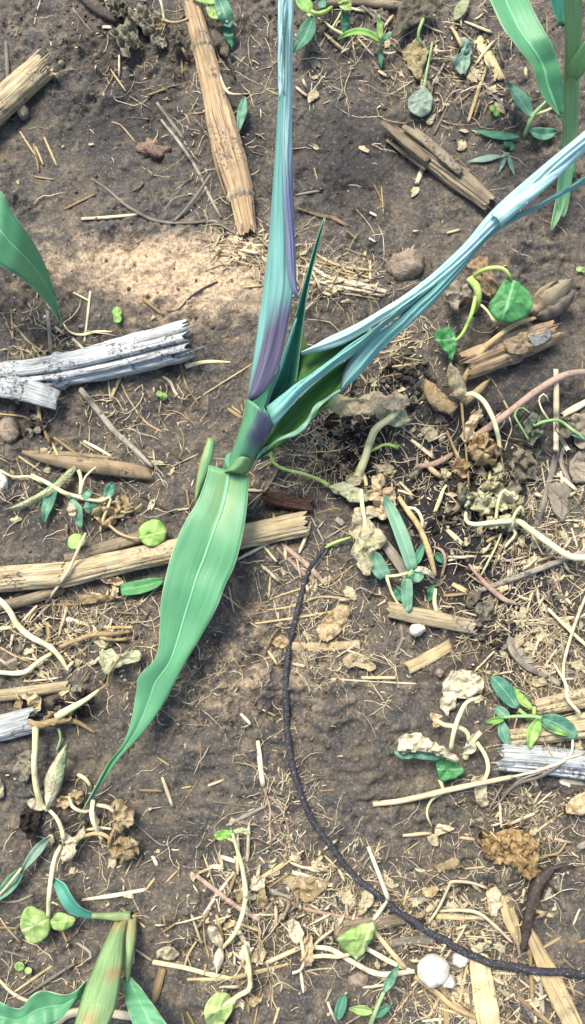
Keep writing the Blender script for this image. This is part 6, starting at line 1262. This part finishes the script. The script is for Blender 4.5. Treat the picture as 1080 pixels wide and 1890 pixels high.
one('thick tan straw curving away below the large white bulb', [(766, 1803, .004), (800, 1828, .006), (840, 1860, .006), (895, 1885, .005)], [8, 10, 10, 8], 'straw', k=9)
dt = thing('twig', 'dark decayed twig standing beside the orange-tan strip', 'twig', PLT(966, 1752))
tube('bark', [(1018, 1602, .008), (996, 1630, .013), (983, 1664, .011), (973, 1705, .008), (966, 1752, .003)], [16, 24, 20, 16, 9], 'root_dark', dt, 14, .6, 40, .55, 1.2)
for pa in ([(1010, 1606, .01), (1040, 1598, .008), (1062, 1600, .002)], [(1000, 1622, .012), (985, 1606, .010), (970, 1604, .004)], [(1005, 1612, .01), (1020, 1635, .008), (1028, 1650, .002)]):
    tube('shoot', pa, [8, 6, 3], 'root_dark', dt, 7, rough=.4)
batch('straw in the heap below the black cable beside the bulbs', 'straws of the heap below the cable', [([(780, 1824), (812, 1872)], 6), ([(955, 1838), (1022, 1895)], 9), ([(910, 1796), (952, 1798)], 5, 'straw_pale'), ([(978, 1752), (984, 1860)], 8), ([(994, 1768), (1003, 1872)], 8, 'straw_grey'), ([(946, 1798), (990, 1832), (1030, 1855)], 4, 'straw_pale'), ([(963, 1845), (990, 1890)], 8, 'straw_grey'), ([(818, 1812), (826, 1895)], 12, 'straw'), ([(862, 1782), (846, 1862)], 6), ([(866, 1800), (872, 1872)], 6, 'straw_grey'), ([(840, 1850), (892, 1892)], 5), ([(716, 1890), (772, 1814)], 4), ([(870, 1785), (876, 1850)], 5, 'root_pink'), ([(824, 1835), (862, 1842)], 7), ([(832, 1822), (868, 1830)], 8), ([(946, 1800), (944, 1850)], 9, 'straw_grey'), ([(955, 1805), (962, 1870)], 5, 'straw_grey'), ([(920, 1878), (950, 1888), (960, 1870)], 6), ([(790, 1880), (812, 1840)], 6), ([(850, 1880), (835, 1840)], 7, 'straw'), ([(1010, 1890), (1040, 1840)], 3), ([(1050, 1808), (1062, 1838)], 6), ([(1035, 1815), (1080, 1838)], 4), ([(776, 1868), (800, 1882)], 4), ([(780, 1885), (830, 1880)], 5, 'straw_pale'), ([(912, 1790), (916, 1822)], 4), ([(808, 1860), (850, 1872)], 6), ([(885, 1875), (868, 1890)], 6)])
batch('straw or root in the heap above the black cable', 'straws of the heap above the cable', [([(700, 1608), (728, 1648), (756, 1682)], 4), ([(712, 1632), (682, 1600)], 3), ([(755, 1660), (800, 1660)], 8, 'straw_grey'), ([(600, 1640), (650, 1648)], 3), ([(672, 1640), (660, 1690), (652, 1715)], 2.5, 'straw_grey'), ([(580, 1685), (578, 1705), (590, 1728), (615, 1730)], 4, 'vine_pale'), ([(580, 1700), (612, 1696)], 9, 'straw_grey'), ([(520, 1690), (560, 1660)], 7, 'straw_grey'), ([(825, 1655), (770, 1690), (752, 1682)], 4), ([(800, 1722), (850, 1724), (886, 1712)], 4), ([(825, 1655), (850, 1640)], 8, 'sheath_dry'), ([(760, 1720), (800, 1715), (830, 1705)], 4, 'straw_grey'), ([(540, 1660), (500, 1642)], 5, 'straw_grey'), ([(690, 1590), (700, 1560), (704, 1545)], 3), ([(720, 1560), (712, 1590)], 3), ([(600, 1580), (620, 1600)], 4), ([(640, 1612), (660, 1625)], 6, 'straw_pale'), ([(860, 1728), (910, 1732)], 4), ([(905, 1700), (915, 1740)], 6, 'straw_grey'), ([(890, 1720), (902, 1748)], 6, 'straw_pale'), ([(845, 1702), (868, 1696), (888, 1706)], 5), ([(612, 1655), (640, 1640), (655, 1620)], 3), ([(780, 1640), (742, 1662)], 3), ([(738, 1665), (766, 1640)], 5), ([(555, 1790), (560, 1830)], 6, 'straw_pale'), ([(612, 1825), (600, 1850)], 3)])
batch('short weathered splinter on bare soil right of the decayed twig', 'splinters right of the decayed twig', [([(1030, 1618), (1036, 1650), (1043, 1680)], 9, 'straw_grey'), ([(998, 1752), (1036, 1730)], 6), ([(1058, 1708), (1070, 1678)], 4, 'straw_pale'), ([(985, 1680), (1022, 1692)], 8), ([(1006, 1662), (1016, 1640)], 8, 'straw_grey'), ([(1008, 1722), (1020, 1730)], 4), ([(1068, 1740), (1085, 1735)], 6), ([(1040, 1770), (1062, 1790)], 3), ([(1068, 1565), (1085, 1555)], 14, 'straw_grey'), ([(1000, 1600), (1050, 1598), (1070, 1610)], 4, 'straw_grey'), ([(1010, 1580), (1040, 1575), (1058, 1560)], 4)])
# right side
one('thick smooth white root crossing below the folded leaf', [(690, 1484, .003), (740, 1478, .005), (790, 1467, .007), (860, 1451, .010), (945, 1434, .014)], [9, 10, 10, 9, 8], 'straw_pale', 'root', 'root', k=10, flat=1)
batch('frayed pale root strand over the bleached log-like stalk', 'root strands over the bleached log', [([(945, 1434, .016), (1000, 1420, .018), (1050, 1398, .018), (1058, 1360, .014)], 6, 'straw_pale'), ([(1050, 1400, .016), (1000, 1432, .016), (950, 1450, .010), (915, 1490, .002)], 6, 'straw_grey'), ([(1000, 1425, .016), (960, 1440, .012), (925, 1470, .004)], 4, 'straw_grey'), ([(1030, 1405, .018), (1080, 1390, .012)], 4, 'straw_pale'), ([(930, 1445, .006), (900, 1500, .002)], 4, 'straw_grey'), ([(955, 1445, .006), (966, 1490, .002)], 3, 'straw_grey'), ([(942, 1480), (940, 1510)], 3, 'straw_grey'), ([(1030, 1410, .014), (1010, 1380, .014), (1000, 1360, .01)], 3)], cat='root', name='root')
one('white straight straw lying across the fine pale roots', [(1012, 1124, .006), (1048, 1160, .007), (1090, 1198, .006)], [6, 7, 7], 'straw_pale')
one('split grey stem lying diagonally through the fine pale roots', [(880, 1092, .003), (930, 1074, .004), (1000, 1048, .006), (1085, 1016, .006)], [9, 11, 11, 9], 'straw_grey', 'stem', 'stick', k=9)
one('kinked white root curving over the crushed stalk', [(1022, 1224, .004), (1044, 1262, .010), (1048, 1290, .014), (1072, 1318, .012)], [4, 6, 7, 6], 'straw_pale', 'root', 'root')
one('tall white root arching between straight straw and crushed stalk', [(1086, 1090, .006), (1062, 1150, .008), (1044, 1210, .008), (1040, 1245, .006), (1052, 1280, .006)], [5, 6, 6, 6, 4], 'straw_pale', 'root', 'root')
one('grey pitted stick lying among dark scraps', [(936, 1170, .003), (944, 1200, .004), (968, 1228, .004), (1010, 1250, .002)], [10, 12, 12, 8], 'straw_grey', 'twig', 'twig', k=9)
batch('straw or root in the dense tangle right of the grass clump', 'straws of the right tangle', [([(826, 978), (852, 1002)], 10, 'straw_pale'), ([(828, 1035), (850, 1028)], 5, 'straw_pale'), ([(805, 1030), (845, 1030)], 4), ([(852, 1010), (868, 990), (905, 988)], 5, 'straw_grey'), ([(850, 1025), (852, 1000)], 6, 'root_dark'), ([(836, 1078), (862, 1092)], 11), ([(820, 1100), (858, 1096)], 7), ([(850, 1128), (905, 1142), (960, 1146), (1060, 1138)], 4, 'straw_pale'), ([(905, 1036), (945, 1034), (975, 1026)], 5, 'root_pink'), ([(920, 1030), (955, 1002), (1000, 970), (1040, 961), (1080, 961)], 4, 'straw_pale'), ([(902, 1000), (898, 1000), (925, 985)], 7), ([(930, 1060), (922, 1075)], 4), ([(972, 1130), (983, 1092)], 5, 'straw_pale'), ([(1004, 1055), (1020, 1020)], 6), ([(1015, 1045), (1030, 1085), (1048, 1118)], 6, 'root_pink'), ([(1028, 1085), (1035, 1066), (1065, 1062)], 4), ([(1000, 955), (985, 1005)], 8, 'straw_grey'), ([(1008, 960), (1012, 1025)], 6, 'straw_grey'), ([(1025, 960), (1028, 1000)], 3), ([(1055, 975), (1066, 1010)], 4, 'straw_pale'), ([(1020, 935), (1052, 1005)], 3, 'straw_pale'), ([(1035, 1000), (1080, 985)], 4, 'straw_grey'), ([(970, 1180), (1000, 1140)], 3), ([(990, 1150), (1010, 1180), (1030, 1195)], 5, 'straw_grey'), ([(1000, 1205), (1030, 1160)], 4), ([(1060, 1160), (1072, 1120)], 7, 'straw_pale'), ([(980, 1175), (1020, 1190)], 5), ([(1035, 1170), (1040, 1210)], 6, 'straw_grey'), ([(955, 1190), (965, 1175), (985, 1165)], 3, 'straw_pale'), ([(955, 895), (962, 940), (980, 945)], 3), ([(970, 885), (980, 920), (985, 960)], 3, 'straw_pale'), ([(940, 770), (945, 790), (938, 810), (932, 830)], 3, 'straw_pale'), ([(1000, 860), (1010, 920)], 3, 'straw_pale'), ([(1010, 850), (1016, 900), (1006, 950)], 4, 'straw_pale'), ([(1035, 870), (1042, 920)], 6, 'straw_pale'), ([(1030, 875), (1065, 905)], 8, 'straw_pale'), ([(1045, 820), (1035, 850), (1052, 890)], 9, 'straw_grey'), ([(1030, 800), (1048, 830)], 10, 'straw_pale'), ([(1040, 765), (1085, 740)], 14, 'straw_pale'), ([(930, 740), (938, 755)], 5), ([(760, 812), (790, 836), (802, 846)], 8, 'straw_pale'), ([(738, 890), (762, 914)], 6, 'straw_pale'), ([(735, 905), (765, 915)], 5, 'straw_pale'), ([(610, 764), (632, 772), (655, 782)], 9, 'straw_pale'), ([(664, 690), (678, 708)], 6), ([(880, 1200), (890, 1180)], 3), ([(905, 1290), (880, 1215), (860, 1170)], 3), ([(1040, 1500), (1010, 1520), (975, 1548)], 4, 'straw'), ([(985, 1490), (1018, 1462)], 4, 'straw_pale'), ([(938, 1522), (986, 1502)], 6, 'straw_pale'), ([(895, 1600), (855, 1604)], 4), ([(745, 1542), (795, 1538)], 7, 'straw_pale'), ([(850, 1546), (876, 1549)], 6), ([(745, 1575), (775, 1552)], 3), ([(590, 1460), (620, 1458)], 4), ([(700, 1555), (690, 1585)], 3), ([(1038, 1440), (1080, 1446)], 10, 'straw_pale'), ([(1034, 1442), (1052, 1450)], 8, 'bulb')])
batch('fine pale straw splayed under the rolled right leaf bundle', 'fine straws under the right leaf bundle', [([(690, 640), (760, 622)], 3), ([(700, 652), (765, 640)], 3, 'straw_pale'), ([(705, 662), (740, 652)], 3), ([(730, 615), (765, 612)], 3, 'straw_pale'), ([(745, 660), (790, 668)], 3), ([(700, 680), (760, 672)], 4), ([(680, 700), (740, 690)], 3), ([(750, 630), (720, 660)], 3)], 'straw')

# ================================================================ what nobody could count: hair roots, chaff and soil crumbs
nr_ = np.random.default_rng(5)
def dens_sample(n, spots, base):
    out = []
    tot = sum(s[4] for s in spots) + base
    for s in spots:
        k = int(n * s[4] / tot)
        out.append(np.stack([nr_.normal(s[0], s[2], k), nr_.normal(s[1], s[3], k)], 1))
    k = int(n * base / tot)
    out.append(np.stack([nr_.uniform(-120, 1200, k), nr_.uniform(-120, 2000, k)], 1))
    q = np.vstack(out)
    return q[(q[:, 0] > -150) & (q[:, 0] < 1230) & (q[:, 1] > -150) & (q[:, 1] < 2040)]
FSPOTS = [(1010, 1000, 60, 60, 6), (1000, 1180, 60, 60, 7), (900, 1110, 70, 60, 3), (880, 900, 70, 60, 3), (600, 810, 28, 42, 4), (560, 840, 40, 50, 2), (720, 640, 50, 30, 3), (470, 455, 50, 20, 3), (630, 515, 50, 20, 3),
          (450, 1700, 70, 90, 5), (640, 1660, 90, 50, 6), (830, 1720, 80, 50, 6), (880, 1840, 90, 40, 6), (100, 1180, 80, 50, 5), (180, 1150, 60, 30, 3), (960, 1490, 70, 40, 3), (520, 1500, 40, 60, 3), (580, 1110, 70, 60, 4),
          (640, 1220, 70, 40, 2), (150, 900, 90, 50, 3), (60, 620, 50, 40, 2), (250, 760, 100, 50, 2), (840, 120, 80, 80, 4), (640, 90, 80, 60, 2), (280, 80, 90, 60, 2), (400, 220, 60, 100, 2), (1000, 1300, 60, 60, 3), (990, 1560, 60, 50, 3), (160, 1540, 70, 60, 2), (90, 1800, 80, 50, 2), (760, 860, 60, 50, 3), (340, 1270, 70, 40, 2)]
def fibres(name, n, spots, base, lrange, wrange, label, curl=.8, hmax=.004, sd=1):
    q = dens_sample(n, spots, base); n = len(q); K = 6
    ang = nr_.uniform(0, 2 * np.pi, n); ln = nr_.uniform(0, 1, n) ** 2 * (lrange[1] - lrange[0]) + lrange[0]; cu = nr_.normal(0, curl, n)
    w = nr_.uniform(*wrange, n) * MPP / 2; lift = nr_.uniform(0, 1, n) ** 3 * hmax
    s = np.linspace(0, 1, K)
    a = ang[:, None] + cu[:, None] * (s[None] - .5) * 2 + 0.35 * nr_.normal(0, 1, (n, K)) * curl * 1.2
    step = ln[:, None] / (K - 1)
    px = q[:, :1] + np.cumsum(np.cos(a) * step, 1); py = q[:, 1:] + np.cumsum(np.sin(a) * step, 1)
    h = w[:, None] * .5 + lift[:, None] * np.sin(np.pi * (s[None] * .8 + .1))
    W = P(px.ravel(), py.ravel(), h.ravel()).reshape(n, K, 3)
    T = np.gradient(W, axis=1); T /= np.linalg.norm(T, axis=2)[..., None] + 1e-12
    S = np.cross(T, (0, 0, 1.0)); S /= np.linalg.norm(S, axis=2)[..., None] + 1e-12; N = np.cross(S, T)
    tp = np.interp(s, [0, .2, .8, 1], [.5, 1, .9, .3])
    V = []
    for th in (0.5, 0.5 + 2.094, 0.5 + 4.189):
        V.append(W + (S * math.cos(th) + N * math.sin(th) * .8) * (w[:, None] * tp[None])[..., None])
    V = np.stack(V, 2)   # n, K, 3, 3
    idx = np.arange(n * K * 3).reshape(n, K, 3)
    F = []
    for j in range(3):
        F.append(np.stack([idx[:, :-1, j], idx[:, :-1, (j + 1) % 3], idx[:, 1:, (j + 1) % 3], idx[:, 1:, j]], -1).reshape(-1, 4))
    F = np.vstack(F)[:, ::-1]
    t = np.repeat(nr_.uniform(-.35, .8, n), K * 3)
    uv = np.zeros((n * K * 3, 2)); uv[:, 1] = np.tile(np.repeat(s, 3), n) + np.repeat(nr_.uniform(0, 9, n), K * 3)
    o = mesh_obj(name, V.reshape(-1, 3), F, 'fibre_fine', None, uv, t)
    tag(o, label, 'root litter', kind='stuff')
fibres('hair_roots', 5600, FSPOTS, 5, (10, 90), (.7, 2.2), 'fine hair roots and fibres strewn over the soil', .5, .004)
fibres('chaff', 2600, FSPOTS, 12, (4, 18), (1.5, 4.5), 'short chaff and straw crumbs strewn over the soil', .3, .002)

HEAPS = [(450, 1700, 60, 80, 4), (640, 1680, 90, 45, 4), (840, 1700, 80, 50, 5), (870, 1840, 80, 40, 6), (1000, 1000, 60, 60, 4), (1000, 1170, 60, 60, 5), (900, 1080, 60, 60, 2), (100, 1190, 70, 50, 3), (840, 120, 70, 60, 3), (640, 60, 70, 50, 2), (590, 1110, 50, 60, 2), (620, 510, 50, 25, 2), (450, 455, 40, 16, 2), (970, 1490, 60, 30, 1), (1000, 1330, 60, 50, 2), (540, 1610, 60, 40, 3)]
fibres('straw_litter', 420, HEAPS, 2, (18, 75), (3, 8), 'broken straw bits strewn through the straw heaps', .12, .006)
def flakes(name, n, spots, base, rr, mat, label):
    q = dens_sample(n, spots, base); n = len(q); K = 4
    g = np.linspace(-1, 1, K); gx_, gy_ = np.meshgrid(g, g)
    r = nr_.uniform(0, 1, n) ** 2 * (rr[1] - rr[0]) + rr[0]; asp = nr_.uniform(.35, .9, n); a = nr_.uniform(0, 6.28, n)
    x = gx_[None] * (1 + .3 * nr_.normal(0, 1, (n, K, K))) * r[:, None, None]; y = gy_[None] * (1 - .3 * np.abs(gx_[None])) * (1 + .3 * nr_.normal(0, 1, (n, K, K))) * (r * asp)[:, None, None]
    ca, sa = np.cos(a)[:, None, None], np.sin(a)[:, None, None]
    px = q[:, 0, None, None] + x * ca - y * sa; py = q[:, 1, None, None] + x * sa + y * ca
    h = (.001 + np.abs(nr_.normal(0, .16, (n, K, K))) * r[:, None, None] * MPP + nr_.uniform(0, .4, n)[:, None, None] * (gx_[None] + 1) * r[:, None, None] * MPP * .5)
    V = P(px.ravel(), py.ravel(), h.ravel())
    idx = np.arange(n * K * K).reshape(n, K, K)
    F = np.stack([idx[:, :-1, :-1], idx[:, 1:, :-1], idx[:, 1:, 1:], idx[:, :-1, 1:]], -1).reshape(-1, 4)
    V2 = V.copy(); V2[:, 2] -= .0004
    F2 = np.vstack([F, F[:, ::-1] + len(V)])
    o = mesh_obj(name, np.vstack([V, V2]), F2, mat, None, np.zeros((2 * len(V), 2)), np.tile(np.repeat(nr_.uniform(0, .15, n), K * K), 2))
    tag(o, label, 'leaf flakes', kind='stuff')
flakes('leaf_flakes', 420, HEAPS + [(880, 910, 80, 60, 4), (180, 900, 80, 40, 2), (160, 1540, 60, 50, 2), (700, 780, 70, 60, 2)], 8, (3, 13), 'leaf_dry', 'small torn flakes of dead leaf strewn over the soil')
flakes('dark_flakes', 300, [(880, 910, 90, 70, 4), (960, 1140, 80, 80, 4), (650, 830, 60, 40, 3), (780, 720, 50, 40, 3), (140, 1180, 80, 40, 3), (760, 1700, 160, 50, 3), (250, 50, 80, 40, 2), (640, 60, 80, 50, 2)], 4, (3, 10), 'leaf_grey', 'small rotted grey flakes of dead leaf strewn over the soil')
def chips(name, n, spots, base, rr, mats, label, hmax=.6, seed=3, lumpy=True):
    q = dens_sample(n, spots, base); n = len(q)
    ph = (1 + 5 ** .5) / 2
    iv = np.array([(-1, ph, 0), (1, ph, 0), (-1, -ph, 0), (1, -ph, 0), (0, -1, ph), (0, 1, ph), (0, -1, -ph), (0, 1, -ph), (ph, 0, -1), (ph, 0, 1), (-ph, 0, -1), (-ph, 0, 1)], float) / math.sqrt(1 + ph * ph)
    jf = np.array([(0, 11, 5), (0, 5, 1), (0, 1, 7), (0, 7, 10), (0, 10, 11), (1, 5, 9), (5, 11, 4), (11, 10, 2), (10, 7, 6), (7, 1, 8), (3, 9, 4), (3, 4, 2), (3, 2, 6), (3, 6, 8), (3, 8, 9), (4, 9, 5), (2, 4, 11), (6, 2, 10), (8, 6, 7), (9, 8, 1)])
    r = (nr_.uniform(0, 1, n) ** 3 * (rr[1] - rr[0]) + rr[0]) * MPP
    sc3 = r[:, None] * np.stack([nr_.uniform(.7, 1.4, n), nr_.uniform(.7, 1.4, n), nr_.uniform(.4, hmax + .3, n)], 1)
    V = iv[None] * nr_.uniform(.7, 1.25, (n, 12, 1)) * sc3[:, None]
    a = nr_.uniform(0, 6.28, n); ca, sa = np.cos(a)[:, None], np.sin(a)[:, None]
    V = np.stack([V[..., 0] * ca - V[..., 1] * sa, V[..., 0] * sa + V[..., 1] * ca, V[..., 2]], -1)
    C = P(q[:, 0], q[:, 1], sc3[:, 2] * .3)
    V = (V + C[:, None]).reshape(-1, 3)
    F = (jf[None] + (np.arange(n) * 12)[:, None, None]).reshape(-1, 3)
    o = mesh_obj(name, V, F, mats, None, np.zeros((len(V), 2)), np.repeat(nr_.uniform(-.3, .8, n), 12))
    tag(o, label, 'soil crumbs', kind='stuff')
chips('soil_crumbs', 6000, [(650, 480, 120, 40, 1), (120, 60, 120, 60, 2), (430, 1200, 140, 140, 3), (700, 1200, 160, 120, 3), (860, 60, 120, 60, 2)], 20, (1.0, 4.5), 'crumb', 'loose soil crumbs scattered over the ground')
